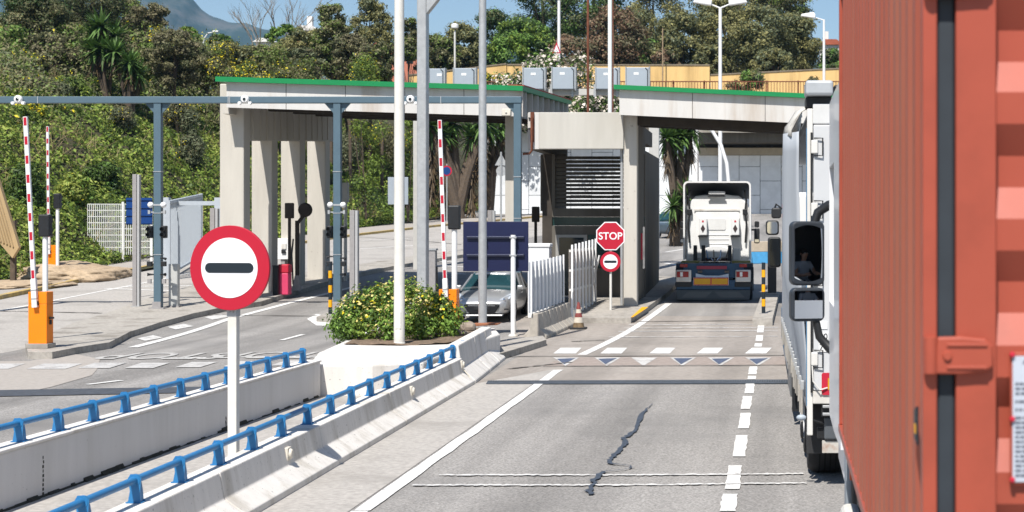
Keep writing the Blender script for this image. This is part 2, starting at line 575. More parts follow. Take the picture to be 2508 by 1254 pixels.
# ---------------------------------------------------------------- islands
def island(name, px, h=.15, m=PAVE, k=KERB, dz=0.0, inset=.16):
    return drape([[G(x, y, h) for x, y in px]], h, name, [m, k], skirt=.25, inset=inset)
island('traffic_island', [(68, 862), (128, 862), (190, 850), (268, 838), (318, 812), (395, 788), (470, 768), (545, 752), (640, 738),
                          (690, 722), (800, 690), (880, 668), (960, 652), (1045, 637), (1130, 624), (1185, 617), (1180, 610), (1045, 622),
                          (960, 634), (880, 647), (800, 660), (640, 682), (560, 692), (470, 700), (420, 712), (330, 740), (290, 757), (180, 790), (62, 838)])
island('booth_island', [(1425, 778), (1545, 778), (1585, 752), (1640, 712), (1672, 680), (1560, 672), (1440, 690), (1400, 735)], .16)
drape([[G(1545, 777, .166), G(1550, 777, .166), G(1588, 752, .166), G(1572, 752, .166)]], .168, 'kerb_marking', YEL)
island('kerb_island', [(1218, 868), (1338, 832), (1330, 822), (1210, 832), (1196, 856)], .14)
island('post_island', [(1843, 780), (1892, 780), (1908, 714), (1868, 714)], .2)
island('small_island', [(775, 776), (835, 782), (880, 770), (880, 762), (800, 765)], .14)
drape([[G(752, 782), G(775, 798), G(840, 800), G(835, 780), G(775, 770)]], .012, 'island_marking', PAINT_R)

# ---------------------------------------------------------------- markings
rm = random.Random(3)
LN = []
LN += [ragged(G(882, 1253) - Vector((-.02, 0, 0)), G(1368, 907), .16, 26, .012, rm), strip(G(1425, 870), G(1638, 744), .2)]
LN.append(strip(G(882, 1254) + (G(882, 1254) - G(1368, 907)) * .4, G(882, 1254), .16))
for (y0, y1, xa, xb) in ((1254, 1212, 1782, 1788), (1200, 1142, 1794, 1800), (1120, 1068, 1810, 1817), (1051, 1013, 1821, 1827),
                         (1003, 972, 1826, 1831), (965, 939, 1835, 1838), (930, 922, 1841, 1842), (918, 899, 1843, 1845)):
    LN.append(ragged(G(xa, y0), G(xb, y1), .15, 8, .008, rm))
for (y0, y1, x) in ((850, 842, 1856), (836, 822, 1859), (815, 798, 1862)):
    LN.append(strip(G(x, y0), G(x + 2, y1), .17))
drape(LN, .012, 'lane_line', PAINT_R)
CR = []
for a, b in (((1075, 1166), (1560, 1166)), ((1560, 1166), (1968, 1163)), ((1010, 1191), (1500, 1191)), ((1500, 1191), (1975, 1186))):
    CR.append(ragged(G(*a), G(*b), .075, 60, .032, rm))
for y in (797, 805, 813, 827):
    CR.append(ragged(G(1540 - (y - 797) * 1.6, y), G(1905, y - 2), .10, 20, .04, rm))
drape(CR, .016, 'stop_line', mat('stop_paint_worn', (.60, .59, .57), .85, .2, 26, .1, col2=(.26, .25, .245), scale2=3.5))
Z = []
for x0, x1 in ((1355, 1410), (1470, 1522), (1590, 1640), (1706, 1757), (1824, 1876)):
    Z.append([G(x0, 867), G(x1, 867), G(x1 + 14, 853), G(x0 + 18, 853)])
drape(Z, .012, 'crossing_marking', PAINT_R)
# speed hump with white teeth
drape([[G(1330, 897), G(1925, 894), G(1920, 874), G(1385, 876)]], .009, 'speed_hump', mat('hump', (.30, .25, .22), .9, .2, 10, .2))
T1, T2 = [], []
for x in (1386, 1487, 1577, 1672, 1765, 1857):
    T1.append([G(x - 31, 877), G(x - 1, 898), G(x + 33, 877)])
    T2.append([G(x - 22, 880 + rm.uniform(-1, 1)), G(x - 4, 894), G(x + 14, 884), G(x + 24, 879)])
drape(T1, .014, 'hump_tooth_marking', mat('tooth_paint', (.50, .49, .47), .85, .25, 20, .1, col2=(.28, .25, .23), scale2=2.2))
drape([t for i, t in enumerate(T2) if i != 2], .018, 'hump_tooth_worn', PAINT_B)
# drains, joints and a dark band
drape([[G(1190, 942), G(1990, 941), G(1990, 931), G(1195, 934)]], .014, 'drain_grate', GRATE)
GB = []
for i in range(150):
    x = G(1195, 938).x + i * .043
    GB.append([(x, 28.66), (x + .018, 28.66), (x + .018, 28.9), (x, 28.9)])
drape(GB, .018, 'drain_bar', mat('drain_bar_iron', (.16, .17, .18), .5, .2, 10, metal=.5))
drape([[G(-900, 990), G(520, 962), G(700, 955), G(700, 944), G(520, 948), G(-900, 972)]], .012, 'dark_band', mat('dark_band', (.065, .072, .085), .8, .25, 8))  # plain dark band across the left road
J = []
for a, b in (((1190, 875), (1930, 872)), ((1330, 899), (1925, 896)), ((1245, 905), (1400, 889)), ((0, 763), (250, 768)), ((460, 772), (775, 775)),
             ((1480, 790), (1850, 786)), ((1400, 838), (1480, 834)), ((880, 581), (1045, 592)), ((1050, 592), (1130, 600)), ((1630, 640), (1680, 636))):
    J.append(ragged(G(*a), G(*b), .10, 16, .03, rm))
drape(J, .020, 'road_joint', DARKLINE)
# tar-sealed crack
ck = [(1597, 990), (1583, 1003), (1578, 1010), (1562, 1038), (1556, 1056), (1543, 1068), (1527, 1076), (1531, 1086), (1521, 1098), (1513, 1112),
      (1496, 1124), (1493, 1137), (1545, 1144), (1549, 1148), (1530, 1153), (1478, 1158), (1468, 1167), (1452, 1178), (1458, 1186), (1440, 1205), (1455, 1217)]
cw = [.01, .02, .06, .07, .05, .08, .06, .075, .05, .075, .05, .06, .018, .035, .018, .04, .075, .06, .04, .08, .02]
LFT, RGT = [], []
P = [G(*c) for c in ck]
fine = []
for i in range(len(P) - 1):
    for k in range(4):
        f = k / 4
        j = .022 if 0 < k else 0
        fine.append((P[i].lerp(P[i + 1], f) + Vector((rm.uniform(-j, j), rm.uniform(-j, j), 0)), max(.008, (cw[i] * (1 - f) + cw[i + 1] * f) * rm.uniform(.65, 1.3))))
mb = MB(); vs = []
for i, (p_, w_) in enumerate(fine):
    d = fine[min(i + 1, len(fine) - 1)][0] - fine[max(i - 1, 0)][0]; d.z = 0
    d = d.normalized() if d.length > 1e-5 else Vector((0, 1, 0))
    q = Vector((-d.y, d.x, 0)) * w_ / 2
    vs += [(p_.x - q.x, p_.y - q.y, gz(p_.y) + .0185), (p_.x + q.x, p_.y + q.y, gz(p_.y) + .0185)]
mb.add(vs, [(2 * i, 2 * i + 2, 2 * i + 3, 2 * i + 1) for i in range(len(fine) - 1)])
tag(mb.build('tar_crack', TAR, fix=False), kind='structure')
# left road markings
LL = [strip(G(325, 852), G(560, 782), .22), strip(G(560, 782), G(700, 745), .22), strip(G(700, 745), G(880, 700), .22)]
for a, b in (((215, 943), (298, 933)), ((690, 834), (742, 820))):
    LL.append(strip(G(*a), G(*b), .13))
LL += [strip(G(0, 762), G(370, 690), .14), strip(G(370, 690), G(470, 668), .14)]
for a, b in (((255, 707), (500, 716)), ((300, 703), (470, 700)), ((900, 655), (1060, 640)), ((1060, 668), (1140, 672)), ((1060, 650), (1140, 655)), ((1060, 640), (1140, 643)),
             ((880, 610), (1040, 600)), ((860, 590), (1000, 585)), ((1630, 618), (1680, 610)), ((1630, 645), (1690, 655))):
    LL.append(strip(G(*a), G(*b), .2))
LL.append(strip(G(330, 879), G(505, 877), .13)); LL.append(strip(G(570, 876), G(775, 874), .13))
drape(LL, .013, 'road_line', PAINT_R)
ZL = []
for x0, x1, y in ((-60, 20, 905), (65, 160, 905), (190, 268, 903), (305, 375, 903), (428, 490, 901), (545, 605, 899), (660, 712, 897)):
    ZL.append([G(x0, y), G(x1, y), G(x1 + 42, y - 13), G(x0 + 42, y - 13)])
FADED = mat('road_paint_faded', (.44, .43, .41), .85, .25, 20, .1, col2=(.235, .228, .22), scale2=2.6)
drape(ZL, .0135, 'zebra_crossing', mat('zebra_paint', (.47, .46, .445), .85, .25, 22, .1, col2=(.30, .29, .28), scale2=3))
ZE = [[G(700, 744, 0), G(705, 748), G(760, 740)]]
SH = []
for x, y in ((355, 836), (430, 808), (520, 784)):
    SH.append([G(x, y), G(x + 45, y - 8), G(x + 20, y - 14), G(x - 20, y - 6)])
drape(SH, .0128, 'edge_marking', PAINT_W)
for (px, py, sc) in ((415, 872, 1), (695, 870, 1)):
    g = G(px, py)
    M = Matrix.Translation((g.x, g.y, gz(g.y) + .014)) @ Matrix.Rotation(math.pi, 4, 'Z')
    o = text('STOP', 1.15, 'stop_lettering', FADED, None, M, .001, (.95, 2.1)); tag(o, kind='structure')

# ---------------------------------------------------------------- near barrier wall, far wall, blue railings
b0 = G(640, 1254); b1 = G(1165, 940)
def wall_frame(a, b):
    d = (b - a); d.z = 0; d.normalize()
    return d, Vector((-d.y, d.x, 0))
d, q = wall_frame(b0, b1)
st = b0 - d * 7.5
L = (b1 - st).length
bw = thing('concrete_barrier', 'long low white concrete barrier beside the lane, sloped foot', 'barrier', (st.x, st.y, 0), math.atan2(d.y, d.x) - math.pi / 2)
prof = [(0, 0), (0, .075), (-.19, .215), (-.235, .46), (-.50, .46), (-.50, 0)]
mb = MB()
cuts = [0, 7.0, 10.6, 14.4, 17.6, L - .02]
for i in range(len(cuts) - 1):
    mb.prism(prof, 'y', cuts[i] + .008, cuts[i + 1] - .008)
mb.build('wall_segment', WALLW, bw, bevel=.012)
for yy, zz in ((9.2, .33), (15.8, .34), (L - .15, .36)):
    m = MB(); xx = -.19 - (zz - .215) / .245 * .045
    m.box(xx - .02, xx + .02, yy - .07, yy + .07, zz - .07, zz + .07)
    m.lathe([(0, .055), (.045, .052), (.055, .03), (.055, 0)], (xx, yy, zz), 'x')
    m.build('junction_box', mat('cream_plastic', (.62, .58, .50), .6, .08), bw, bevel=.008)
MB().tube([(-.21, L - .15, .3), (-.1, L - .12, .17), (-.0, L - .1, .02)], .012, 8).build('cable', mat('cream_plastic', (.6, .56, .5)), bw)

def railing(name, label, loc, rz, ys, zt, x, y0, y1, toward):
    t = thing(name, label, 'railing', loc, rz)
    MB().cyl((x, y0, zt + .185), (x, y1, zt + .185), .032, n=14).build('handrail', RAILB, t)
    for y in ys:
        m = MB()
        # flared bracket: plate standing across the rail, with a collar round it
        pl = [(x - .05, zt), (x + .055, zt), (x + .05, zt + .08), (x + .058, zt + .2), (x + .03, zt + .235), (x - .03, zt + .235), (x - .05, zt + .2), (x - .032, zt + .1)]
        m.prism(pl, 'y', y - .008, y + .008)
        m.prism([(x - .05, zt), (x + .055, zt), (x + .046, zt + .10), (x + .036, zt + .16), (x - .026, zt + .16), (x - .03, zt + .1)], 'y', y + .008, y + .07)
        m.cyl((x, y - .012, zt + .185), (x, y + .03, zt + .185), .05, n=16)
        m.box(x - .065, x + .07, y - .02, y + .085, zt, zt + .008)
        for bx, by in ((x - .055, y + .075), (x + .06, y + .075)):
            m.box(bx - .008, bx + .008, by - .008, by + .008, zt + .006, zt + .02)
        m.build('rail_post', RAILB, t)
    return t
sp = 1.075
yl = 29.5 - st.y
ys = [yl - sp * i for i in range(27) if yl - sp * i > .4]
railing('blue_railing', 'blue tubular handrail on short brackets along the near concrete barrier', (st.x, st.y, 0), math.atan2(d.y, d.x) - math.pi / 2, ys, .462, -.40, .2, yl + .04, 1)

# end block of the barrier: two taller jersey pieces
e0, e1 = G(1165, 940) + d * .02, G(1238, 880)
de, qe = wall_frame(e0, e1)
Le = (e1 - e0).length
eb = thing('barrier_end', 'taller white jersey end piece where the near barrier stops', 'barrier', (e0.x, e0.y, 0), math.atan2(de.y, de.x) - math.pi / 2)
p2 = [(0, 0), (0, .07), (-.24, .29), (-.30, .69), (-.50, .69), (-.62, .29), (-.8, .07), (-.8, 0)]
for a, b in ((0, Le * .44), (Le * .45, Le * .78), (Le * .79, Le)):
    MB().prism(p2, 'y', a, b).build('block', WALLW, eb, bevel=.02)

# white wall on the left of the path
fw = thing('white_wall', 'long plain white wall with grimy foot left of the path', 'wall', (-7.42, 6, 0))
MB().box(-.24, 0, 0, 20.3, -.1, .57).build('wall_body', WALLG, fw, bevel=.02)
MB().box(-.262, .018, 0, 20.3, .57, .60).build('coping', WALLW, fw, bevel=.008)
rg = random.Random(5)
m = MB(); y = 0
while y < 20:
    hh = rg.uniform(.015, .07); ww = rg.uniform(.08, .3)
    m.prism([(0, 0), (.02 + rg.uniform(0, .04), 0), (.006, hh), (0, hh)], 'y', y, y + ww); y += ww
for y in (10.4, 15.8):
    for k in range(9):
        m.box(0, .004, y + rg.uniform(-.012, .012), y + rg.uniform(.015, .03), .03 + k * .035 * (1.3 if y < 12 else .5), .06 + k * .035 * (1.3 if y < 12 else .5))
m.build('moss', mat('moss', (.03, .03, .022), .95, .5, 20, .6), fw)
ysf = []
yy = 19.55
pys = [(72, 1083), (168, 1057), (256, 1033), (335, 1013), (404, 994), (470, 977), (530, 960), (585, 944), (637, 928), (684, 915), (727, 901), (768, 889)]
for px, py in pys:
    ysf.append(F * (H - .60) / (py - CY) - 6)
stp = (ysf[-1] - ysf[0]) / 11
ysf = [ysf[0] + stp * i for i in range(-7, 12)]
railing('blue_railing', 'blue tubular handrail on short brackets along the plain white wall', (-7.42, 6, 0), 0, [v for v in ysf if v > .2], .602, -.12, 0, ysf[-1] + .12, 1)

# planter block with bush, poles
pl = thing('planter', 'big white concrete planter block at the end of the path', 'planter', (-7.2, 26.3, 0))
mb = MB()
poly = [(-.42, .02), (-.95, 2.4), (-1.75, 9.6), (.95, 9.4), (1.36, 7.6), (1.30, 4.0), (1.32, .55), (.6, .05)]
mb.prism(poly, 'z', -.1, .54)
mb.build('planter_block', WALLW, pl, bevel=.05, seg=3)
mb = MB()
for k in range(10):
    z0 = .02 + k * .055; x0 = .82 + .016 * k + rg.uniform(-.02, .02)
    mb.box(x0, x0 + rg.uniform(.02, .045), -.12 + .2 + .0, .3, z0, z0 + .06)
sg = MB()
n = 26
for i in range(n):
    for j in range(14):
        pass
pts = [(-1.0, 4.25), (-1.5, 9.2), (.8, 9.1), (1.12, 6.9), (1.0, 4.4), (.1, 4.0)]
bm = bmesh.new(); bm.faces.new([bm.verts.new((x, y, .57)) for x, y in pts])
bmesh.ops.triangulate(bm, faces=bm.faces)
bmesh.ops.subdivide_edges(bm, edges=bm.edges, cuts=9, use_grid_fill=True)
for v in bm.verts:
    v.co.z += noise.noise(v.co * 2.1) * .05 + .03 * noise.noise(v.co * 7)
me = bpy.data.meshes.new('soil'); bm.to_mesh(me); bm.free(); me.materials.append(SOIL)
o = bpy.data.objects.new('soil', me); COL.objects.link(o); o.parent = pl
def rock(seed, s):
    bm = bmesh.new(); bmesh.ops.create_icosphere(bm, subdivisions=2, radius=1)
    for v in bm.verts:
        v.co *= 1 + .35 * noise.noise(v.co * 1.4 + Vector((seed, 0, 0)))
        v.co = Vector((v.co.x * s[0], v.co.y * s[1], v.co.z * s[2]))
    me = bpy.data.meshes.new('rock'); bm.to_mesh(me); bm.free(); me.materials.append(STONE)
    return me
for i, (px, py, yy, s, lb) in enumerate(((1110, 822, 33.4, (.16, .12, .09), 'rough brown stone on the planter soil, middle of the row'), (1145, 810, 34.4, (.2, .14, .12), 'largest rough brown stone beside the barrier end piece'),
                                      (1085, 834, 32.4, (.16, .12, .06), 'flat brown stone nearest the tall cream pole'), (1128, 832, 32.8, (.18, .12, .06), 'low brown stone in front of the largest one'))):
    o = bpy.data.objects.new('stone', rock(i * 3.1, s)); COL.objects.link(o)
    p = at(px, py, yy); o.location = (p.x, p.y, .60 + s[2] * .4)
    tag(o, lb, 'stone')
for nm, lb in ():
    pass
MB().prism([(0, 0), (.55, .03), (.6, .07), (.03, .06)], 'y', 0, .35).build('tile', mat('terracotta', (.30, .12, .06), .9, .2, 8), None, bevel=.01, loc=(-7.2 + .55, 35.0, .62))
tag(bpy.data.objects['tile'], 'terracotta slab lying on the planter behind the end piece', 'slab')

bs = thing('bush', 'round green bush with yellow flowers in the white planter', 'bush', (-7.68, 32.4, .55))
blobs = []
rb = random.Random(9)
for i in range(40):
    a = rb.uniform(0, 2 * math.pi); e = rb.uniform(0, 1) ** .7
    r0 = math.sqrt(max(0, 1 - (e * .95) ** 2))
    blobs.append(((math.cos(a) * r0 * 1.0, math.sin(a) * r0 * .85, .1 + e * .76 + rb.uniform(-.05, .08)), rb.uniform(.2, .32)))
blobs.append(((1.12, -.1, .25), .22)); blobs.append(((1.2, .1, .42), .2)); blobs.append(((.95, .0, .62), .25)); blobs.append(((-.95, -.2, .3), .3))
cloud('foliage', blobs, 17000, .068, [L_BU, L_BUD, L_CR], [.5, .25, .25], bs, seed=1, shell=.8)
fb = [(c, r * 1.02) for c, r in blobs if c[2] > .42]
cloud('flowers', fb, 1900, .055, [L_YW, L_YE], [.82, .18], bs, seed=2, shell=1.02, asp=.9, up=.9)
m = MB()
for i in range(9):
    a = rb.uniform(0, 6.28); m.tube([(0, 0, -.1), (math.cos(a) * .3, math.sin(a) * .3, .35), (math.cos(a) * .7, math.sin(a) * .6, .75)], [.03, .02, .008], 6)
m.build('stem', BARK, bs)

def pole(name, label, loc, r, h, m, cat='pole', n=20, door=True):
    t = thing(name, label, cat, loc)
    MB().cyl((0, 0, 0), (0, 0, h), r, r * .82, n=n).build('shaft', m, t)
    MB().lathe([(r * 1.08, -.02), (r * 1.08, .035), (r * 1.0, .05)], (0, 0, 0), 'z').build('base_collar', m, t)
    if door:
        M2 = MB(); M2.box(-.05, .05, -r - .004, -r + .03, .3, .62); M2.build('access_door', m, t, bevel=.004)
    return t
a = at(978, 845, 30.7)
pole('lamp_post', 'tall cream round pole rising out of frame in front of the bush', (a.x, a.y, .54), .102, 9.5, POLEW)
a = at(1182, 800, 36.0)
pole('lamp_post', 'tall pale grey round pole behind the barrier end piece', (a.x, a.y, gz(36)), .094, 9.5, GALV)
m = MB()
a = at(1036, 700, 42)
t = thing('sign_mast', 'thick square galvanised mast with bracket at top, behind the bush', 'mast', (a.x, a.y, gz(42)), R(-8))
MB().box(-.125, .125, -.125, .125, 0, 9.6).build('shaft', GALV, t, bevel=.03)
MB().box(-.2, .2, -.2, .2, 0, .04).build('base_plate', GALV, t)
m = MB(); m.prism([(.125, 8.15), (.42, 8.5), (.42, 8.75), (.125, 8.75)], 'y', -.1, .1); m.build('bracket', GALV, t, bevel=.01)
a = at(1058, 690, 45)
t = thing('ticket_post', 'grey post with black trim standing just behind the square mast', 'post', (a.x, a.y, gz(45)))
MB().box(-.12, .12, -.12, .12, 0, 1.95).build('housing', GREYD, t, bevel=.02)
MB().box(.1205, .15, -.05, .05, .1, 1.5).build('trim', BLACK, t)
MB().box(-.14, .14, -.14, .14, 1.95, 2.0).build('cap', GALV, t)

# ---------------------------------------------------------------- signs
def disc(r, y0, y1, mi, m, cx=0, cz=0, n=56):
    m.lathe([(0, y0), (r, y0), (r, y1), (0, y1)], (cx, 0, cz), 'y', n, mi, smooth=False)
def stadium(w, h, y, z, n=10):
    pts = []
    for k in range(n + 1):
        a = -math.pi / 2 + math.pi * k / n; pts.append((w / 2 - h / 2 + math.cos(a) * h / 2, z + math.sin(a) * h / 2))
    for k in range(n + 1):
        a = math.pi / 2 + math.pi * k / n; pts.append((-w / 2 + h / 2 + math.cos(a) * h / 2, z + math.sin(a) * h / 2))
    return pts
def barred_disc(t, r, z, th):
    m = MB(); disc(r, 0, th, 0, m, 0, z); m.build('sign_rim', SIGNR, t, bevel=.004)
    m = MB(); disc(r * .985, th, th + .012, 0, m, 0, z); m.build('sign_back', GALV, t)
    m = MB(); disc(r * .71, -.004, .001, 0, m, 0, z); m.build('sign_face', SIGNW, t)
    m = MB(); m.prism(stadium(r * 1.22, r * .235, 0, z), 'y', -.008, -.003); m.build('bar', SIGNK, t)
a = at(562, 656, 17.2)
t = thing('road_sign', 'large red rimmed round sign with black bar on a square post', 'road sign', (a.x, a.y, 0), R(-9))
barred_disc(t, .447, a.z, .035)
MB().box(-.05, .05, .05, .13, 0, 2.55).build('post', POLEW, t, bevel=.008)
MB().box(-.053, .053, .046, .134, 1.78, 1.86).build('clamp', GALV, t)
MB().box(-.053, .053, .046, .134, 2.5, 2.56).build('clamp', GALV, t)
for x in (-.02, .02):
    MB().cyl((x, .04, 1.83), (x, .06, 1.83), .008, n=8).build('bolt', GREYD, t)

a = at(1495, 756, 46.6)
zb = gz(46.6) + .16
t = thing('road_sign', 'red octagonal STOP sign above a small barred round sign', 'road sign', (a.x, a.y, zb))
ppm = F / 46.6
zs = H - (578 - CY) / ppm - zb
def octa(r, z):
    return [(r * math.cos(R(22.5 + 45 * k)), z + r * math.sin(R(22.5 + 45 * k))) for k in range(8)]
rr = 37.5 / ppm
MB().prism(octa(rr, zs), 'y', 0, .03).build('stop_rim', SIGNW, t)
MB().prism(octa(rr * .93, zs), 'y', -.004, .002).build('stop_face', SIGNR, t)
text('STOP', .29, 'lettering', SIGNW, t, Matrix.Translation((0, -.008, zs - .01)) @ FACE, .002, (.98, 1.0))
zr = H - (641 - CY) / ppm - zb
barred_disc(t, 25 / ppm, zr, .028)
MB().cyl((0, .075, 0), (0, .075, zs + .2), .036, n=14).build('post', DIRTW, t)

# ---------------------------------------------------------------- lift barriers
def lift_barrier(label, loc, tilt, arm_h, h=1.1, wd=.39):
    t = thing('lift_barrier', label, 'lift barrier', loc)
    MB().box(-wd / 2 - .04, wd / 2 + .04, -.2, .2, 0, .1).build('plinth', KERB, t, bevel=.01)
    m = MB(); m.box(-wd / 2, wd / 2, -.16, .16, .1, .1 + h * .76); m.box(-wd / 2 + .004, wd / 2 - .004, -.156, .156, .1 + h * .76, .1 + h * .77)
    m.box(-wd / 2, wd / 2, -.16, .16, .1 + h * .77, .1 + h)
    m.build('cabinet', ORANGE, t, bevel=.012)
    m = MB(); m.box(wd / 2, wd / 2 + .07, -.05, .05, .62, .66); m.box(wd / 2, wd / 2 + .03, -.03, .03, .5, .6); m.build('lock', BLACK, t)
    M = Matrix.Translation((-.03, -.205, .1 + h * .75)) @ Matrix.Rotation(tilt, 4, 'Y')
    m = MB(); aw = .042
    m.box(-aw - .01, aw + .01, -.045, .045, -.05, .55, 0, M)
    nseg = int(arm_h / .235)
    for k in range(nseg):
        z0 = .55 + k * (arm_h - .55) / nseg; z1 = .55 + (k + 1) * (arm_h - .55) / nseg
        m.box(-aw, aw, -.03, .03, z0, z1, 0, M)
        if k % 2 == 0 or k == nseg - 1:
            m.box(-aw * .72, aw * .72, -.0345, .0345, z0 + .015, z1 - .015 + (0 if k < nseg - 1 else .0), 1, M)
    m.build('arm', [WHITE, SIGNR], t)
    m = MB(); m.box(-aw - .014, aw + .014, -.05, .05, .3, .33, 0, M); m.box(-aw - .014, aw + .014, -.05, .05, .12, .15, 0, M); m.build('arm_clamp', GALV, t)
    MB().cyl((-.03, -.16, .1 + h * .78), (-.03, -.21, .1 + h * .78), .07, n=14).build('pivot', BLACK, t)
    return t
g = G(100, 852, .15)
lift_barrier('orange lift barrier at the tip of the pale island, striped arm raised and leaning', (g.x, g.y, g.z), R(-2.9), 4.0)
g = G(128, 690)
lift_barrier('orange lift barrier on the far left kerb, striped arm upright', (g.x, g.y, g.z + .14), R(-.6), 4.6)
p = at(1100, 862, 36.2)
lift_barrier('orange lift barrier half hidden behind the flowering bush, striped arm raised', (p.x, p.y, gz(36.2)), R(-1.9), 4.05, 1.25)

def signal_post(label, loc, h, hw, hh, r, headm=BLACK, pm=WHITE, vis=1):
    t = thing('signal_post', label, 'traffic light', loc)
    MB().cyl((0, 0, 0), (0, 0, h), r, n=14).build('post', pm, t)
    MB().box(-hw / 2, hw / 2, -.1, .1, h, h + hh).build('signal_head', headm, t, bevel=.03)
    m = MB()
    for k in range(2):
        zz = h + hh * (.27 + .46 * k)
        m.lathe([(.09, .1), (.095, .2), (.085, .2), (.08, .1)], (0, 0, zz), 'y', 14)
    m.build('visor', BLACK, t)
    MB().box(-r * 1.8, r * 1.8, -r * 1.8, r * 1.8, -.01, .05).build('base_plate', GREYD, t, bevel=.01)
    return t
def sp_px(label, px, ybot, ytop, yh, hw, Y, r=.055, zb=None, **k):
    s = F / Y; b = at(px, ybot, Y)
    z0 = (gz(Y) + .15) if zb is None else zb
    h = H - (yh - CY) / s - z0
    return signal_post(label, (b.x, Y, z0), h, hw / s, (yh - ytop) / s, r, **k)
sp_px('white post with black signal head behind the leaning barrier arm', 111, 735, 525, 580, 27, 37.6, .06)
sp_px('white post with black signal head on the far left kerb', 141, 690, 474, 511, 16, 59.5, .06, zb=gz(59.5) + .13)
sp_px('white post with black signal head beside the dark blue sign back', 1113, 715, 503, 562, 29, 37.2, .062, zb=gz(37))
sp_px('dark brown post and signal head under the left canopy', 709, 712, 497, 535, 20, 53, .05, headm=SOFFIT, pm=SOFFIT)
sp_px('dark post and signal head left of the booth', 1312, 680, 506, 544, 18, 55, .05, headm=SOFFIT, pm=SOFFIT, zb=gz(55))

# ---------------------------------------------------------------- gantry with cameras
YG = 47.3
sG = F / YG
zt = H - (237 - CY) / sG; zb_ = H - (253 - CY) / sG
gt = thing('camera_gantry', 'slate grey steel portal beam on posts across the left lanes', 'gantry', (0, YG, 0))
XP = [(388 - CX) / sG, (827 - CX) / sG, (1268 - CX) / sG]
MB().box(XP[0] * 2 - XP[1] - .8, XP[2] + .12, -.12, .12, zb_, zt).build('beam', GANT, gt, bevel=.012)
m = MB()
for x in (-21.5, XP[0] + 2.05, XP[1] - 3.1, XP[1] + 3.0):
    m.box(x, x + .02, -.126, .126, zb_ - .006, zt + .006)
m.build('beam_joint', GALV, gt)
for i, x in enumerate([XP[0] * 2 - XP[1]] + XP):
    bz = gz(YG) + (.15 if i < 3 else 0)
    m = MB(); m.box(x - .105, x + .105, -.10, .10, bz, zb_); m.build('post', GANT, gt, bevel=.01)
    m = MB()
    for zz in (1.55, 2.75, 3.95):
        m.box(x - .115, x + .115, -.112, .112, bz + zz, bz + zz + .02)
    m.build('band', GALV, gt)
    m = MB()
    m.prism([(x - .38, zb_), (x - .105, zb_), (x - .105, zb_ - .3)], 'y', -.02, .02)
    if i < 3: m.prism([(x + .38, zb_), (x + .105, zb_), (x + .105, zb_ - .3)], 'y', -.02, .02)
    m.build('gusset', GANT, gt)
    m = MB(); m.box(x - .22, x + .22, -.2, .2, bz - .01, bz + .03); m.box(x - .12, x + .12, -.16, -.1, bz + .03, bz + .2); m.build('base_plate', GREYD, gt)
for px, lb in ((52, 'white dome camera with two small lamps, leftmost on the grey gantry beam'), (605, 'white dome camera on the gantry beam just left of the canopy column row'),
               (1009, 'white dome camera on the gantry beam between the cream pole and square mast')):
    x = (px - CX) / sG; z = H - (246 - CY) / sG
    t = thing('camera', lb, 'camera', (x, YG - .121, z))
    m = MB(); m.box(-.09, .09, -.03, 0, -.1, .06); m.build('bracket', GREYD, t)
    m = MB(); m.lathe([(.115, -.03), (.115, -.10), (.09, -.13), (.05, -.135)], (0, 0, .02), 'y', 20); m.lathe([(0, -.134), (.05, -.136)], (0, 0, .02), 'y', 20); m.build('housing', WHITE, t)
    m = MB(); m.ball((0, -.13, .02), .045); m.build('lens', GLASS, t)
    for sx in (-.15, .15):
        m = MB(); m.box(min(0, sx), max(0, sx), -.05, -.03, -.1, -.08); m.lathe([(0, -.12), (.045, -.12), (.05, -.03), (.02, -.03)], (sx, 0, -.09), 'y', 14); m.build('lamp', WHITE, t)

def post_kit(label, px, extra):
    """equipment hung on a gantry post"""
    x = (px - CX) / sG
    t = thing('post_equipment', label, 'camera equipment', (x, YG - .11, 0))
    Z = lambda py: H - (py - CY) / sG
    for s_ in (-1, 1):
        xx = s_ * .185
        MB().ball((xx, 0, Z(502)), .085).build('globe', WHITE, t)
        m = MB(); m.box(min(0, xx), max(0, xx), .0, .03, Z(504), Z(500)); m.box(min(0, s_ * .25), max(0, s_ * .25), .02, .04, Z(521), Z(518)); m.box(s_ * .22 - .03, s_ * .22 + .03, -.04, .03, Z(524), Z(515)); m.build('bracket', GALV, t)
        m = MB(); zc = Z(568); xx = s_ * .2
        m.box(xx - .075, xx + .075, -.06, .12, zc - .18, zc + .18); m.build('signal_head', BLACK, t, bevel=.025)
        m = MB(); m.lathe([(.06, -.07), (.07, -.16), (.06, -.16), (.05, -.07)], (xx, 0, zc + .08), 'y', 12); m.lathe([(.06, -.07), (.07, -.16), (.06, -.16), (.05, -.07)], (xx, 0, zc - .08), 'y', 12); m.build('visor', BLACK, t)
        m = MB(); zz = Z(632 if s_ > 0 else 628); m.tube([(s_ * .1, 0, zz), (s_ * .2, -.02, zz - .0), (s_ * .27, -.04, zz - .03)], [.02, .025, .045], 8); m.build('microphone', BLACK, t)
        m = MB(); m.box(s_ * .2 - .07, s_ * .2 + .07, -.08, .04, Z(652), Z(640)); m.box(min(s_ * .1, s_ * .14), max(s_ * .1, s_ * .14), 0, .03, Z(648), Z(645)); m.build('camera_box', BLACK, t, bevel=.01)
        m = MB(); zz = Z(672); m.tube([(s_ * .1, 0, zz), (s_ * .2, -.02, zz), (s_ * .26, -.05, zz)], [.02, .03, .05], 8); m.build('sensor', BLACK, t)
        if extra:
            m = MB(); m.box(s_ * .21 - .05, s_ * .21 + .05, -.05, .02, Z(694), Z(683)); m.build('socket_box', GREYD, t)
    return t
post_kit('lamps, black signals and sensors fixed to the gantry post left of the round sign', 388, True)
post_kit('lamps, black signals and sensors fixed to the gantry post near the bush', 827, False)
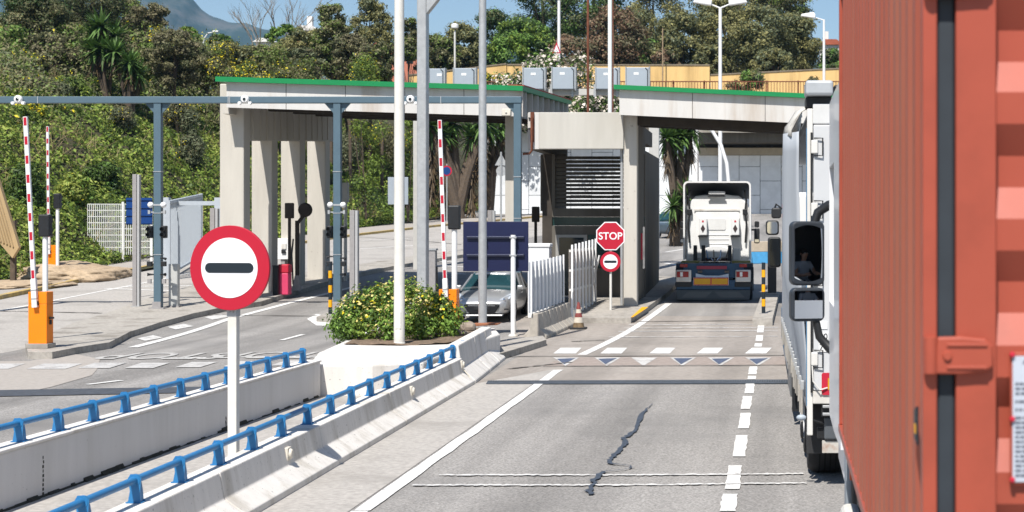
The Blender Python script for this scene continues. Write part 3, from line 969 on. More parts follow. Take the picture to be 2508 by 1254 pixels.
x = (411 - CX) / sG
t = thing('control_cabinet', 'slim light grey cabinet behind the left gantry post', 'cabinet', (x, YG + .5, gz(YG) + .15))
MB().box(-.13, .13, -.1, .1, 0, 1.28).build('body', mat('cabinet_grey', (.47, .475, .46), .6, .06, 5), t, bevel=.008)
m = MB(); m.box(-.115, .115, -.108, -.1, .08, .62); m.box(-.115, .115, -.108, -.1, .65, 1.22); m.build('door', mat('cabinet_grey', (.47, .475, .46)), t, bevel=.004)
MB().box(-.18, .18, -.14, .14, -.02, .06).build('plinth', GREYD, t)
m = MB(); m.box(-.14, .12, -.1, .1, -.1, .1); m.cyl((-.01, -.1, 0), (-.01, -.13, 0), .03)
m.build('loudspeaker', mat('cream_plastic', (.62, .58, .50)), None, bevel=.02, loc=((1243 - CX) / sG, YG - .1, H - (276 - CY) / sG))
tag(bpy.data.objects['loudspeaker'], 'small cream square loudspeaker on the right gantry post', 'loudspeaker')

# ---------------------------------------------------------------- grey sensor posts
def sensor_post(label, px, ytop, Y, wpx, zb=None):
    s = F / Y; x = (px - CX) / s; z0 = gz(Y) + .15 if zb is None else zb
    h = H - (ytop - CY) / s - z0; w_ = wpx / s / 2
    t = thing('sensor_post', label, 'post', (x, Y, z0))
    MB().box(-w_, w_ * .25, -w_, w_, 0, h).build('front_profile', GREYD, t, bevel=.01)
    MB().box(w_ * .3, w_, -w_ * .7, w_ * .9, 0, h - .01).build('side_profile', mat('grey_post_light', (.40, .40, .40), .55, .08), t, bevel=.008)
    MB().box(w_ * .25, w_ * .3, -w_ * .5, w_ * .5, 0, h - .05).build('slot', BLACK, t)
    MB().box(-w_ * 1.3, w_ * 1.3, -w_ * 1.3, w_ * 1.3, -.01, .015).build('base_plate', GALV, t)
sensor_post('tall grey metal sensor post in front of the small blue sign', 335, 427, 48.0, 16)
sensor_post('tall grey metal sensor post behind the yellow and black bollard', 868, 515, 46.0, 19)
sensor_post('grey metal sensor post beside the first canopy column', 526, 510, 56, 18)
sensor_post('short grey metal sensor post far behind the dark blue sign', 1204, 515, 66, 17)

# ---------------------------------------------------------------- left canopy
YC, YCB = 49.05, 60.5
sC = F / YC
SL = .040
zl = H - (187 - CY) / sC; zr_ = H - (210 - CY) / sC
xl = (527 - CX) / sC; xr = (1280 - CX) / sC
def roof(x, y, x0, z0, x1, z1, y0):
    return z0 + (z1 - z0) * (x - x0) / (x1 - x0) + SL * (y - y0)
LC = lambda x, y: roof(x, y, xl, zl, xr, zr_, YC)
def slab(m, fz, x0, x1, y0, y1, t0, t1, mi=0):
    """sloping slab between fz+t0 and fz+t1"""
    vs = [(x, y, fz(x, y) + t) for t in (t0, t1) for y in (y0, y1) for x in (x0, x1)]
    m.add(vs, [(0, 2, 3, 1), (4, 5, 7, 6), (0, 1, 5, 4), (2, 6, 7, 3), (0, 4, 6, 2), (1, 3, 7, 5)], mi)
cn = thing('toll_canopy', 'long green edged canopy over the left lanes on concrete columns', 'canopy', (0, 0, 0))
m = MB(); slab(m, LC, xl, xr, YC, YCB, -.15, 0); m.build('roof_edge', GREEN, cn)
m = MB(); slab(m, LC, xr - .5, xr - .0, YC + .3, YCB - .02, 0.002, .04); m.build('roof_tiles', mat('roof_red', S(170, 70, 55), .85, .15, 6), cn)
m = MB(); slab(m, LC, xl + .28, xr - .02, YC + .18, YC + .26, -.92, -.152); m.build('front_fascia', FASC, cn)
for k in range(1, 5):
    x0 = xl + .28 + (xr - xl - .3) * k / 5
    m = MB(); slab(m, LC, x0, x0 + .018, YC + .176, YC + .1795, -.92, -.155); m.build('fascia_joint', DARKLINE, cn)
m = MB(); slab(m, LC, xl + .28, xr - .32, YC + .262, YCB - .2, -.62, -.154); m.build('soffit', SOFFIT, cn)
for k in range(9):
    y0 = YC + .9 + k * 1.22
    m = MB(); slab(m, LC, xr - .34, xr - .03, y0, y0 + .07, -.92, -.156); m.build('fin', FASC, cn)
m = MB(); slab(m, LC, xr - .42, xr - .345, YC + .3, YCB - .2, -.92, -.156); m.build('side_panel', mat('side_fascia', (.40, .40, .41), .8, .05), cn)
for k in range(4):
    y0 = YC + 2.2 + k * 2.6
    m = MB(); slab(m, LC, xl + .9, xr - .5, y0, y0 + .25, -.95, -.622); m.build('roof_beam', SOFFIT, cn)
XC = -17.2
for i, (Y, x) in enumerate(((50.0, 537), (53.0, 616), (56.1, 687), (59.2, 751))):
    s = F / Y
    x0 = XC
    z1 = LC(x0, min(Y, YCB - .3)) - .93 if i == 0 else LC(x0, min(Y, YCB - .3)) - 1.2
    wd = .74 if i == 0 else .67
    m = MB(); m.box(x0, x0 + wd, Y, Y + .62, gz(Y) + .1, z1 + (.75 if i == 0 else .1))
    m.build('column', CONC, cn, bevel=.035)
x0 = (600 - CX) / (F / 51)
m = MB()
zb1 = lambda y: H - (345 - CY) / (F / 51) + .052 * (y - 51)
xx = -16.5
vs = [(x, y, z) for (y, z) in ((50.82, zb1(50.8)), (61.0, zb1(61.0)), (61.0, LC(xx, 60) - .5), (50.82, LC(xx, 50.8) - .63)) for x in (xx - .42, xx)]
m.add(vs, [(0, 1, 3, 2), (2, 3, 5, 4), (4, 5, 7, 6), (6, 7, 1, 0), (0, 2, 4, 6), (1, 7, 5, 3)])
m.build('deep_beam', CONC, cn)
m = MB()
rq = random.Random(2)
y = 50.9
while y < 60.8:
    dz_ = rq.uniform(.02, .05)
    m.box(xx, xx + dz_, y, y + .5, zb1(y + .25) + .03, LC(xx, y) - .66); y += rq.uniform(.62, .8)
m.build('beam_ribs', CONC, cn)
m = MB(); m.box(xl + .12, xl + .32, YC + .3, YC + 2.3, LC(xl, YC) - 1.1, LC(xl, YC) - .8)
m.build('bracket', CONC, cn)
s = F / 50.5; x0 = (1237 - CX) / s
m = MB(); m.box(x0, x0 + .31, 50.5, 50.8, gz(50) + .0, LC(x0, 50.5) - .5); m.build('column', CONC, cn, bevel=.02)
m = MB(); m.cyl((x0 + .36, 50.6, gz(50)), (x0 + .36, 50.6, 5.2), .03); m.build('drain_pipe', GALV, cn)

# ---------------------------------------------------------------- right canopy and booth
YR, YRB = 47.0, 51.0
sR = F / YR
xl2 = (1503 - CX) / sR; xr2 = 4.2
zl2 = H - (207 - CY) / sR; zr2 = H - (228 - CY) / sR; xr2p = (1960 - CX) / sR
RC = lambda x, y: roof(x, y, xl2, zl2, xr2p, zr2, YR)
cr = thing('toll_canopy', 'short green edged canopy over the truck lane beside the booth', 'canopy', (0, 0, 0))
m = MB(); slab(m, RC, xl2, xr2, YR, YRB, -.13, 0); m.build('roof_edge', GREEN, cr)
m = MB(); slab(m, RC, xl2 + .15, xr2, YR + .16, YR + .26, -.86, -.132); m.build('front_fascia', FASC, cr)
for k in range(1, 4):
    x0 = xl2 + .15 + 2.1 * k
    m = MB(); slab(m, RC, x0, x0 + .018, YR + .156, YR + .1595, -.86, -.135); m.build('fascia_joint', DARKLINE, cr)
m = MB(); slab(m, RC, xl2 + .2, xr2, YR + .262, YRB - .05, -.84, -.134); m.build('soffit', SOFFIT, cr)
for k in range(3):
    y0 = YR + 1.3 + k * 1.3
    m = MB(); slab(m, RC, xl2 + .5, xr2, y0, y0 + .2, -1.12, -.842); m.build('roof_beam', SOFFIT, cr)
sK = F / 48.1
x0, x1 = (1527 - CX) / sK, (1560 - CX) / sK
m = MB(); m.box(x0, x1, 48.1, 48.55, gz(48.1) + .1, RC(x0, 48.1) - .72); m.build('column', CONC, cr, bevel=.02)
m = MB(); m.cyl((x0 - .07, 48.3, gz(48) + .1), (x0 - .07, 48.3, 5.9), .045); m.build('drain_pipe', GALV, cr)
m = MB(); m.box(3.2, 3.7, 48.1, 48.55, gz(48), RC(3.4, 48.1) - .72); m.build('column', CONC, cr, bevel=.02)

bt = thing('toll_booth', 'dark toll booth with louvred front under a pale concrete lintel', 'toll booth', (0, 0, 0))
YB = 51.2
sB = F / 48.0
def X(px, Y): return (px - CX) * Y / F
def Zp(py, Y): return H - (py - CY) * Y / F
zf1, zf0 = Zp(275, 48), Zp(365, 48)
m = MB(); m.box(X(1293, 48), X(1527, 48) - .0, 48.0, 48.25, zf0, zf1); m.build('lintel', mat('lintel_concrete', (.50, .48, .435), .85, .06, 3, .08, col2=(.44, .42, .375), scale2=.9, streak=True), bt, bevel=.02)
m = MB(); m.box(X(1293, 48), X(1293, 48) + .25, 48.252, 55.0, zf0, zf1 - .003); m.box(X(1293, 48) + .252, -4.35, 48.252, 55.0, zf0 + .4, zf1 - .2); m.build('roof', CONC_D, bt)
m = MB(); m.box(X(1293, 48) - .0, X(1320, 48), 47.985, 47.998, zf0, zf1 - .02); m.build('side_return', FASC, bt)
xa, xb = X(1352, YB), X(1580, YB)
zg = gz(YB) + .16
# front wall: sill, frame, louvre, glazing
m = MB()
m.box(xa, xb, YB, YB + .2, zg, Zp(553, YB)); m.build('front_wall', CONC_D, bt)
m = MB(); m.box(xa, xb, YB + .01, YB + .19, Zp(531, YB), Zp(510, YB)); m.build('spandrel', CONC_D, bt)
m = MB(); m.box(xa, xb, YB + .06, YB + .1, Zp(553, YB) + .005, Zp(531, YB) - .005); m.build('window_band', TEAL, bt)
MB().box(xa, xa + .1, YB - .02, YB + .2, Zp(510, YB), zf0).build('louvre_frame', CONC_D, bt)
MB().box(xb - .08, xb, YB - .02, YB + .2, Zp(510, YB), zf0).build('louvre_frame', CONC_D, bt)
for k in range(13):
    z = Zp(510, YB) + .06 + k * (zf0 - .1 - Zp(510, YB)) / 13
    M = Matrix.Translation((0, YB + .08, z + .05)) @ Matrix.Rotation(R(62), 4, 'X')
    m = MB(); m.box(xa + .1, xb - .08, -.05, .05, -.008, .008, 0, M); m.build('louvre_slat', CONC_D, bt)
m = MB(); m.box(X(1361, YB), X(1384, YB), YB + .205, YB + .25, Zp(505, YB), zf0); m.build('louvre_backing', CONC_D, bt)  # dark sheet added behind the slats to block the bright gaps
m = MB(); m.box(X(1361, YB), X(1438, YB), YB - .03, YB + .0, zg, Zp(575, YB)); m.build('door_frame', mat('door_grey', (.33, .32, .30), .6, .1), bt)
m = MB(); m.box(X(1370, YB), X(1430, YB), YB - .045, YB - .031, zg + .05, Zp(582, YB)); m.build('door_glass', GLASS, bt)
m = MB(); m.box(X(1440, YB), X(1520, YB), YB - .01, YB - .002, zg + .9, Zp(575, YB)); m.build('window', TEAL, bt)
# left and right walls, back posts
m = MB(); m.box(X(1328, YB), xa, YB, YB + .25, zg, zf0); m.build('left_pier', SOFFIT, bt)  # near-black colour stands in for shade on this pier
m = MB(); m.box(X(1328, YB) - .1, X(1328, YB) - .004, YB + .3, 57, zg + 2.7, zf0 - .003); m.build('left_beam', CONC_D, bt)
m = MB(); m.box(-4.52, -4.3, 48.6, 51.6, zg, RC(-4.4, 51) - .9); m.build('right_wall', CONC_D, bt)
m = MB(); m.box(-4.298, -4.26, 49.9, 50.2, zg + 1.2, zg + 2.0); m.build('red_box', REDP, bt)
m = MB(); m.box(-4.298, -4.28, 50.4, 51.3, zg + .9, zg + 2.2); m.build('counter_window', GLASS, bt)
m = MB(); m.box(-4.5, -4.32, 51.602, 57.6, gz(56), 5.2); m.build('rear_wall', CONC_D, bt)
m = MB(); m.tube([(X(1302, 47.8), 47.85, zf1 - .1), (X(1302, 47.8), 47.85, zf0 - .05), (X(1296, 47.8), 47.85, zf0 - .14), (X(1280, 47.8), 47.85, zf0 - .15)], .035, 10); m.build('rust_pipe', RUST, bt)
m = MB()
for a in range(13):
    pass
m.tube([(X(1291, 47.9) + .03 + .16 * math.cos(R(a)), 47.95, Zp(302, 47.9) + .16 * math.sin(R(a))) for a in range(-90, 100, 15)], .022, 6); m.build('cable_coil', BLACK, bt)
m = MB(); m.box(X(1300, 48), X(1309, 48), 47.92, 47.97, zf0 + .2, zf1 - .0); m.build('rust_stain', RUST, bt)
# masts on the booth roof
t = thing('antenna_mast', 'white mast with rusty conduit rising from the booth roof', 'mast', (X(1494, 52), 52, zf1 - .2))
MB().cyl((0, 0, 0), (0, 0, 7), .068, n=12).build('pole', WHITE, t)
MB().cyl((.09, .02, 0), (.09, .02, 4.7), .022, n=8).build('conduit', RUST, t)
t = thing('antenna_mast', 'thin rust brown rod rising from the booth roof', 'mast', (X(1440, 52), 52, zf1 - .2))
MB().cyl((0, 0, 0), (0, 0, 7), .04, n=8).build('rod', RUST, t)
MB().box(-.09, .09, -.09, .09, -.02, .05).build('foot', RUST, t)

# ---------------------------------------------------------------- signal panels on a beam behind the canopies
YS = 66.0
sg_ = thing('panel_gantry', 'pale beam behind the canopies carrying six grey boxes', 'gantry', (0, YS, 0))
m = MB(); m.box(X(1040, YS), X(1600, YS), .3, .7, Zp(231, YS), Zp(216, YS)); m.build('beam', mat('pale_beam', (.5, .49, .46), .7, .06), sg_)
for px in (1020, 1600):
    m = MB(); m.box(X(px, YS) - .2, X(px, YS) + .2, .3, .7, gz(YS), Zp(216, YS) + .1); m.build('post', mat('pale_beam', (.5, .49, .46)), sg_)
for px in (1348, 1400, 1455, 1510):
    m = MB(); m.box(X(px, YS) - .05, X(px, YS) + .05, .24, .29, Zp(236, YS), Zp(205, YS)); m.build('bracket', GALV, sg_)
nmz = ['first grey box from the left, beside the square mast', 'second grey box from the left above the canopy edge', 'third grey box, left of the pair before the white flowers',
       'fourth grey box, right of the pair before the white flowers', 'fifth grey box, partly behind the white mast', 'sixth grey box, rightmost, just above the right canopy edge']
for i, (a, b, c) in enumerate(((1052, 1088, 168), (1112, 1164, 167), (1282, 1334, 166), (1353, 1408, 165), (1460, 1515, 166), (1534, 1589, 165))):
    t = thing('electrical_cabinet', nmz[i], 'panel', (X((a + b) / 2, YS), YS, Zp(218, YS)), 0, 'grey boxes on the beam behind the canopies')
    w_ = (b - a) / (F / YS) / 2; h_ = Zp(c, YS) - Zp(218, YS)
    MB().box(-w_, w_, -.02, .28, 0, h_).build('box', GREYP, t, bevel=.02)
    m = MB(); m.box(-w_ - .04, -w_ - .004, -.05, .3, -.06, h_ + .03); m.build('frame', GALV, t)
    m = MB(); m.box(w_ + .004, w_ + .04, -.05, .3, -.06, h_ + .03); m.build('frame', GALV, t)
    m = MB(); m.box(-w_ + .3, -w_ + .5, -.026, -.021, h_ - .3, h_ - .2); m.build('label_plate', WHITE, t)
    m = MB(); m.tube([(w_ - .14, -.035, h_ - .02), (w_ - .05, -.04, h_ - .1), (w_ - .05, -.04, 0)], .014, 6); m.build('cable', BLACK, t)

# ---------------------------------------------------------------- overpass, retaining wall, upper street
YO = 128.0
ov = thing('overpass_bridge', 'concrete overpass with dark underside behind the truck lane', 'bridge', (0, 0, 0))
bx0, bx1 = X(1700, YO), 30
m = MB(); m.box(bx0, bx1, YO - .3, YO, Zp(325, YO), 13.2); m.build('edge_beam', mat('bridge_concrete', (.36, .335, .29), .9, .15, 1.5, col2=(.25, .225, .19), scale2=.4, streak=True), ov)
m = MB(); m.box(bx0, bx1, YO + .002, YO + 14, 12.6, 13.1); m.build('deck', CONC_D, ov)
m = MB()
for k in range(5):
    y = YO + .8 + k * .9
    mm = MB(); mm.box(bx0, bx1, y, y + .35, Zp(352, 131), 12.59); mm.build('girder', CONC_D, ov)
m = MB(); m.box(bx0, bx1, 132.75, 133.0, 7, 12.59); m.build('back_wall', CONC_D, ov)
m = MB(); m.box(bx0, bx1, 131.6, 132.6, Zp(379, 131.6), Zp(362, 131.6)); m.build('bearing_ledge', mat('ledge_concrete', (.42, .36, .27), .9, .12, 2), ov)
rw = thing('retaining_wall', 'pale panelled retaining wall behind the booths', 'wall', (0, 0, 0))
yw = 132.0
z0w, z1w = 2.0, Zp(380, yw)
xw0 = X(1192, yw)
m = MB(); m.box(xw0, 30, yw + .14, yw + .6, z0w, z1w); m.build('backing', mat('panel_backing', (.12, .13, .15), .95), rw)  # dark backing that shows in the joints between panels
m = MB(); m.box(xw0, X(1640, yw), yw + .14, yw + .6, z1w + .002, Zp(320, yw)); m.build('backing', mat('panel_backing', (.12, .13, .15)), rw)
m = MB(); m.box(xw0 - .1, X(1640, yw), yw - .15, yw + .7, Zp(320, yw) + .004, Zp(300, yw)); m.build('wall_cap', CONC_D, rw)
pw, ph = 1.46 * 3.35 / 3, 2.2
PB = []
i = 0; x = xw0
ptop = lambda x: (Zp(322, yw) if x < X(1640, yw) else z1w)
col_i = 0
while x < 12:
    off = 0 if col_i % 2 else -ph / 2 * 1.05
    z = z0w + off
    while z < ptop(x):
        a0, a1 = max(z, z0w), min(z + ph * 1.05, ptop(x))
        if a1 - a0 > .2:
            PB.append((x, a0, a1))
        z += ph * 1.05
    x += 5.1 / 3; col_i += 1
m = MB()
for x, a0, a1 in PB:
    m.box(x + .02, x + 5.1 / 3 - .02, yw, yw + .138, a0 + .02, a1 - .02)
m.build('wall_panels', PANEL, rw)
grid('upper_street', [-24, 0, 70], [132.7, 137, 180], lambda x, y: 13.2 + (y - 132.7) * .08, A_OLD)
fe = thing('street_railing', 'long brown baluster railing along the upper street', 'railing', (0, 133.2, 13.3))
xa, xb = X(1188, 133), 22
m = MB(); m.box(xa, xb, -.05, .05, 1.42, 1.5); m.build('top_rail', RUST, fe)
m = MB(); x = xa
while x < xb:
    m.box(x, x + .045, -.025, .025, .06, 1.418); x += .24
m.box(xa, xb, -.04, .04, .0, .058); m.build('balusters', RUST, fe)
for k in range(14):
    x = xa + k * 2.55
    m = MB(); m.box(x - .06, x + .06, .052, .15, -.1, 1.55); m.build('rail_post', RUST, fe)
yw2 = 140.0
def ywall(label, x0, x1, yt0, yt1, yb):
    t = thing('ochre_wall', label, 'wall', (0, yw2, 0))
    z = [Zp(yt0, yw2), Zp(yt1, yw2)]
    m = MB(); m.prism([(X(x0, yw2), 13.6), (X(x1, yw2), 13.6), (X(x1, yw2), z[1]), (X(x0, yw2), z[0])], 'y', 0, .3); m.build('wall_body', YWALL, t)
    m = MB(); m.prism([(X(x0, yw2), z[0] + .003), (X(x1, yw2), z[1] + .003), (X(x1, yw2), z[1] + .12), (X(x0, yw2), z[0] + .12)], 'y', -.06, .36); m.build('coping', CAPST, t)
ywall('ochre garden wall, left length rising to the right', 1000, 1240, 186, 158, 205)
ywall('ochre garden wall, middle length with flat top', 1242, 1738, 160, 161, 205)
ywall('ochre garden wall, right length rising behind the shrub', 1740, 2200, 185, 162, 205)

# ---------------------------------------------------------------- lamps, poles and signs far back
def street_lamp(label, px, pyb, pyt, Y, zb, heads, r=.11, arm=1.2):
    s = F / Y; zt_ = H - (pyt - CY) / s
    t = thing('street_lamp', label, 'street lamp', (X(px, Y), Y, zb))
    h = zt_ - zb
    MB().cyl((0, 0, 0), (0, 0, h), r, r * .7, n=12).build('pole', WHITE, t)
    for sgn in heads:
        MB().cyl((0, 0, h - .05), (sgn * arm, 0, h + .25), .05, .04, n=8).build('arm', WHITE, t)
        m = MB(); m.prism([(sgn * arm * .75, h + .1), (sgn * (arm + .95), h + .28), (sgn * (arm + .85), h + .45), (sgn * arm * .85, h + .62), (sgn * arm * .7, h + .4)], 'y', -.2, .2)
        m.build('lamp_head', WHITE, t, bevel=.05)
    return t
street_lamp('tall white street lamp with two heads above the right canopy', 1764, 450, 18, 100, gz(100), (-1, 1), .14, .72)
street_lamp('white street lamp with one head beside the container top', 2018, 205, 48, 136, 13.7, (-1,), .13, 1.0)
m = MB(); t = thing('street_lamp', 'slim pole with white globe lamp behind the grey boxes', 'street lamp', (X(1114, 137), 137, 13.7))
MB().cyl((0, 0, 0), (0, 0, Zp(75, 137) - 13.7), .08, n=10).build('pole', DIRTW, t)
m = MB(); m.lathe([(0, 0), (.14, .02), (.3, .12), (.32, .3), (.3, .42), (.12, .5), (0, .5)], (0, 0, Zp(72, 137) - 13.7), 'z', 14); m.build('globe', WHITE, t)
t = thing('street_lamp', 'thin pale curved street lamp before the mountain', 'street lamp', (X(497, 125), 125, 11))
zt_ = Zp(78, 125) - 11
MB().tube([(0, 0, 0), (0, 0, zt_ - 1.1), (.1, 0, zt_ - .5), (.4, 0, zt_ - .1), (.9, 0, zt_)], [.06, .06, .05, .045, .04], 8).build('pole', WHITE, t)
MB().box(.75, 1.2, -.12, .12, zt_ - .03, zt_ + .09).build('lamp_head', WHITE, t, bevel=.03)
t = thing('flag_pole', 'white pole with warning sign rising behind the white flowers', 'pole', (X(1369, 137), 137, 13.7))
MB().cyl((0, 0, 0), (0, 0, 8.2), .15, .12, n=10).build('pole', WHITE, t)
z = Zp(128, 137) - 13.7
MB().prism([(-.55, z - .1), (.2, z - .1), (-.17, z + .85)], 'y', -.22, -.18).build('warning_rim', SIGNR, t)
MB().prism([(-.42, z - .02), (.07, z - .02), (-.17, z + .6)], 'y', -.235, -.222).build('warning_face', SIGNW, t)
MB().box(-.45, .1, -.22, -.18, z - .45, z - .12).build('sub_plate', SIGNW, t)
for px, y0, y1, Y, lb in ((1623, 160, 70, 139, 'thin wooden post behind the ochre wall'), (1502, 160, 60, 139, 'thin brown post behind the white mast')):
    t = thing('wooden_post', lb, 'post', (X(px, Y), Y, 13.7))
    MB().cyl((0, 0, 0), (0, 0, Zp(y1, Y) - 13.7), .06, .05, n=8).build('post', mat('weathered_wood', (.30, .22, .14), .9, .2), t)
    MB().box(-.1, .1, -.1, .1, 0, .12).build('footing', STONE, t)
t = thing('portal_post', 'square white post with curved arm behind the lorry cab', 'post', (X(1704, 92), 92, gz(92)))
zt_ = Zp(300, 92) - gz(92)
MB().box(-.18, .1, -.15, .15, 0, zt_).build('post', WHITE, t)
MB().box(.102, .17, -.12, .12, 0, zt_).build('side', GREYD, t)
t = thing('curved_pole', 'curved white pole bending down in front of the panelled wall', 'pole', (X(1784, 96), 96, gz(96)))
zt_ = Zp(300, 96) - gz(96); zk = Zp(400, 96) - gz(96)
MB().tube([(0, 0, 0), (0, 0, zk - 1), (-.1, 0, zk), (-.45, 0, zk + 1.1), (-.95, 0, zk + 1.9), (-1.6, 0, zt_)], [.12, .11, .11, .11, .1, .1], 10).build('pole', WHITE, t)
MB().lathe([(.2, 0), (.2, .15), (.13, .2)], (0, 0, 0), 'z', 12).build('base', GALV, t)
# road signs seen from behind, left of the booth
t = thing('road_sign', 'post with triangular and round sign backs before the pale wall', 'road sign', (X(1227, 116), 116, gz(116)))
MB().cyl((0, 0, 0), (0, 0, Zp(372, 116) - gz(116)), .07, n=8).build('post', GALV, t)
z = Zp(405, 116) - gz(116)
MB().prism([(-.45, z), (.45, z), (0, z + .85)], 'y', .08, .1).build('triangle_plate', GALV, t)
m = MB(); disc(.36, .08, .1, 0, m, 0, z - .4); m.build('round_plate', GALV, t)
t = thing('road_sign', 'small blue and red parking sign in front of the shaggy palms', 'road sign', (X(1094, 112), 112, gz(112) + .1))
MB().cyl((0, .05, 0), (0, .05, Zp(405, 112) - gz(112)), .05, n=8).build('post', GALV, t)
z = Zp(422, 112) - gz(112)
m = MB(); disc(.36, -.01, .02, 0, m, 0, z); m.build('rim', SIGNR, t)
m = MB(); disc(.27, -.02, -.012, 0, m, 0, z); m.build('face', BLUE, t)
t = thing('road_sign', 'pale rectangular sign back behind the cream round pole', 'road sign', (X(975, 66), 66, gz(66) + .1))
MB().cyl((.06, .05, 0), (.06, .05, Zp(440, 66) - gz(66)), .05, n=8).build('post', GALV, t)
MB().box(-.41, .41, -.02, .02, Zp(507, 66) - gz(66), Zp(440, 66) - gz(66)).build('plate', GREYP, t, bevel=.01)
t = thing('road_sign', 'small blue ribbed sign back behind a grey sensor post', 'road sign', (X(340, 53), 53, gz(53) + .1))
MB().cyl((-.05, -.06, 0), (-.05, -.06, Zp(490, 53) - gz(53)), .045, n=10).build('post', WHITE, t)
zz0, zz1 = Zp(558, 53) - gz(53), Zp(492, 53) - gz(53)
m = MB(); m.box(-.41, .43, 0, .03, zz0, zz1); m.build('plate', BLUE, t)
for k in range(4):
    z = zz0 + .06 + k * (zz1 - zz0 - .12) / 3
    MB().box(-.41, .43, -.035, -.001, z - .02, z + .02).build('rib', BLUE, t)
# dark blue sign back
t = thing('direction_sign', 'big dark blue sign back with two rails on a white post', 'road sign', (X(1213, 40.4), 40.4, gz(40.4)))
zz0, zz1 = Zp(665, 40.4) - gz(40), Zp(543, 40.4) - gz(40)
MB().box(X(1133, 40.4) - X(1213, 40.4), X(1293, 40.4) - X(1213, 40.4), .06, .1, zz0, zz1).build('panel', NAVY, t, bevel=.008)
for py in (582, 626):
    z = Zp(py, 40.4) - gz(40)
    MB().box(-.71, .71, .0, .058, z - .028, z + .028).build('back_rail', mat('navy_rail', (.05, .055, .09), .3, .1, 8, metal=.6), t, bevel=.006)
xo = X(1258, 40.4) - X(1213, 40.4)
for x in (xo, -.31):
    MB().cyl((x, -.06, 0), (x, -.06, Zp(576, 40.4) - gz(40)), .062, n=14).build('post', WHITE, t)
    for py in (582, 626):
        z = Zp(py, 40.4) - gz(40)
        MB().box(x - .085, x + .085, -.125, .0, z - .02, z + .02).build('clamp', GALV, t)
    MB().lathe([(.12, 0), (.12, .02), (.08, .06)], (x, -.06, 0), 'z', 14).build('foot', DIRTW, t)

# ---------------------------------------------------------------- barrier row with panels, white frame fence
j0, j1 = G(1338, 831), G(1413, 796)
dj, qj = wall_frame(j0, j1)
Lj = (j1 - j0).length
pj = [(0, 0), (0, .09), (-.14, .24), (-.20, .62), (-.36, .62), (-.42, .24), (-.56, .09), (-.56, 0)]
nj = 9
for i in range(nj):
    a = j0 + dj * (Lj * i / nj); rz = math.atan2(dj.y, dj.x) - math.pi / 2
    o = MB().prism(pj, 'y', .02, Lj / nj - .02).build('jersey_block', mat('jersey_concrete', (.40, .365, .315), .9, .15, 6, .2, col2=(.27, .245, .21), scale2=1.3), None, bevel=.02)
    o.location = (a.x, a.y, gz(a.y) + .0); o.rotation_euler = (0, 0, rz + random.uniform(-.02, .02))
    tag(o, 'grey jersey block in the row under the white panels by the cone', 'barrier', 'jersey blocks under the white panels')
pf = thing('panel_fence', 'white corrugated panel fence on top of the jersey blocks', 'fence', (j0.x, j0.y, gz(j0.y) + .62), math.atan2(dj.y, dj.x) - math.pi / 2)
npan = 9
for i in range(npan):
    y0 = Lj * i / npan; y1 = Lj * (i + 1) / npan - .03
    zb0 = gz(j0.y + y0) - gz(j0.y)
    m = MB(); pts = []
    for k in range(9):
        yk = y0 + (y1 - y0) * k / 8
        pts.append((-.42 + (.03 if k % 2 else 0), yk))
    pts2 = [(a - .012, b) for a, b in pts][::-1]
    m.prism(pts + pts2, 'z', zb0 + .01, zb0 + 1.24)
    m.build('panel', mat('panel_white', (.62, .64, .67), .55, .05, 5), pf)
for i in range(npan + 1):
    y0 = Lj * i / npan - .02; zb0 = gz(j0.y + y0) - gz(j0.y)
    MB().box(-.375, -.34, y0 - .03, y0 + .05, zb0 + .0, zb0 + 1.27).build('post', WHITE, pf)
k0, k1 = G(1396, 772) , G(1452, 752)
k0 = Vector((X(1394, 44.6), 44.6, 0)); k1 = Vector((X(1452, 49.2), 49.2, 0))
dk, qk = wall_frame(k0, k1); Lk = (k1 - k0).length
wf = thing('frame_fence', 'tall white bar frame fence between the panels and the STOP sign', 'fence', (k0.x, k0.y, gz(k0.y) + .05), math.atan2(dk.y, dk.x) - math.pi / 2)
hk = 2.05
m = MB(); m.box(-.012, 0, .02, Lk - .04, .25, hk - .1); m.build('back_sheet', mat('fence_sheet', (.34, .30, .265), .8, .15, 4, streak=True), wf)
for k in range(8):
    y = Lk * k / 7
    MB().box(.06, .11, y - .045, y + .045, -.1, hk + .02 + (.02 * k)).build('upright', WHITE, wf)
for k in range(4):
    z = .3 + k * (hk - .45) / 3
    MB().box(.005, .058, -.05, Lk + .05, z - .03, z + .03).build('cross_rail', DIRTW, wf)
for k in range(3):
    t_ = MB().tube([(-.0 - .15 * k, Lk + .35 + .2 * k, -.1), (-.1 + .1 * k, Lk + .4 + .15 * k, hk - .35)], .03, 6); t_.build('loose_bar', WHITE, wf)
t = thing('white_cabinet', 'plain white cabinet with rounded lid behind the panel fence', 'cabinet', (X(1322, 46), 46, gz(46)))
MB().box(-.3, .3, -.25, .25, 0, Zp(606, 46) - gz(46)).build('body', WHITE, t, bevel=.02)
MB().box(-.33, .33, -.28, .28, Zp(606, 46) - gz(46) + .003, Zp(596, 46) - gz(46)).build('lid', WHITE, t, bevel=.03)
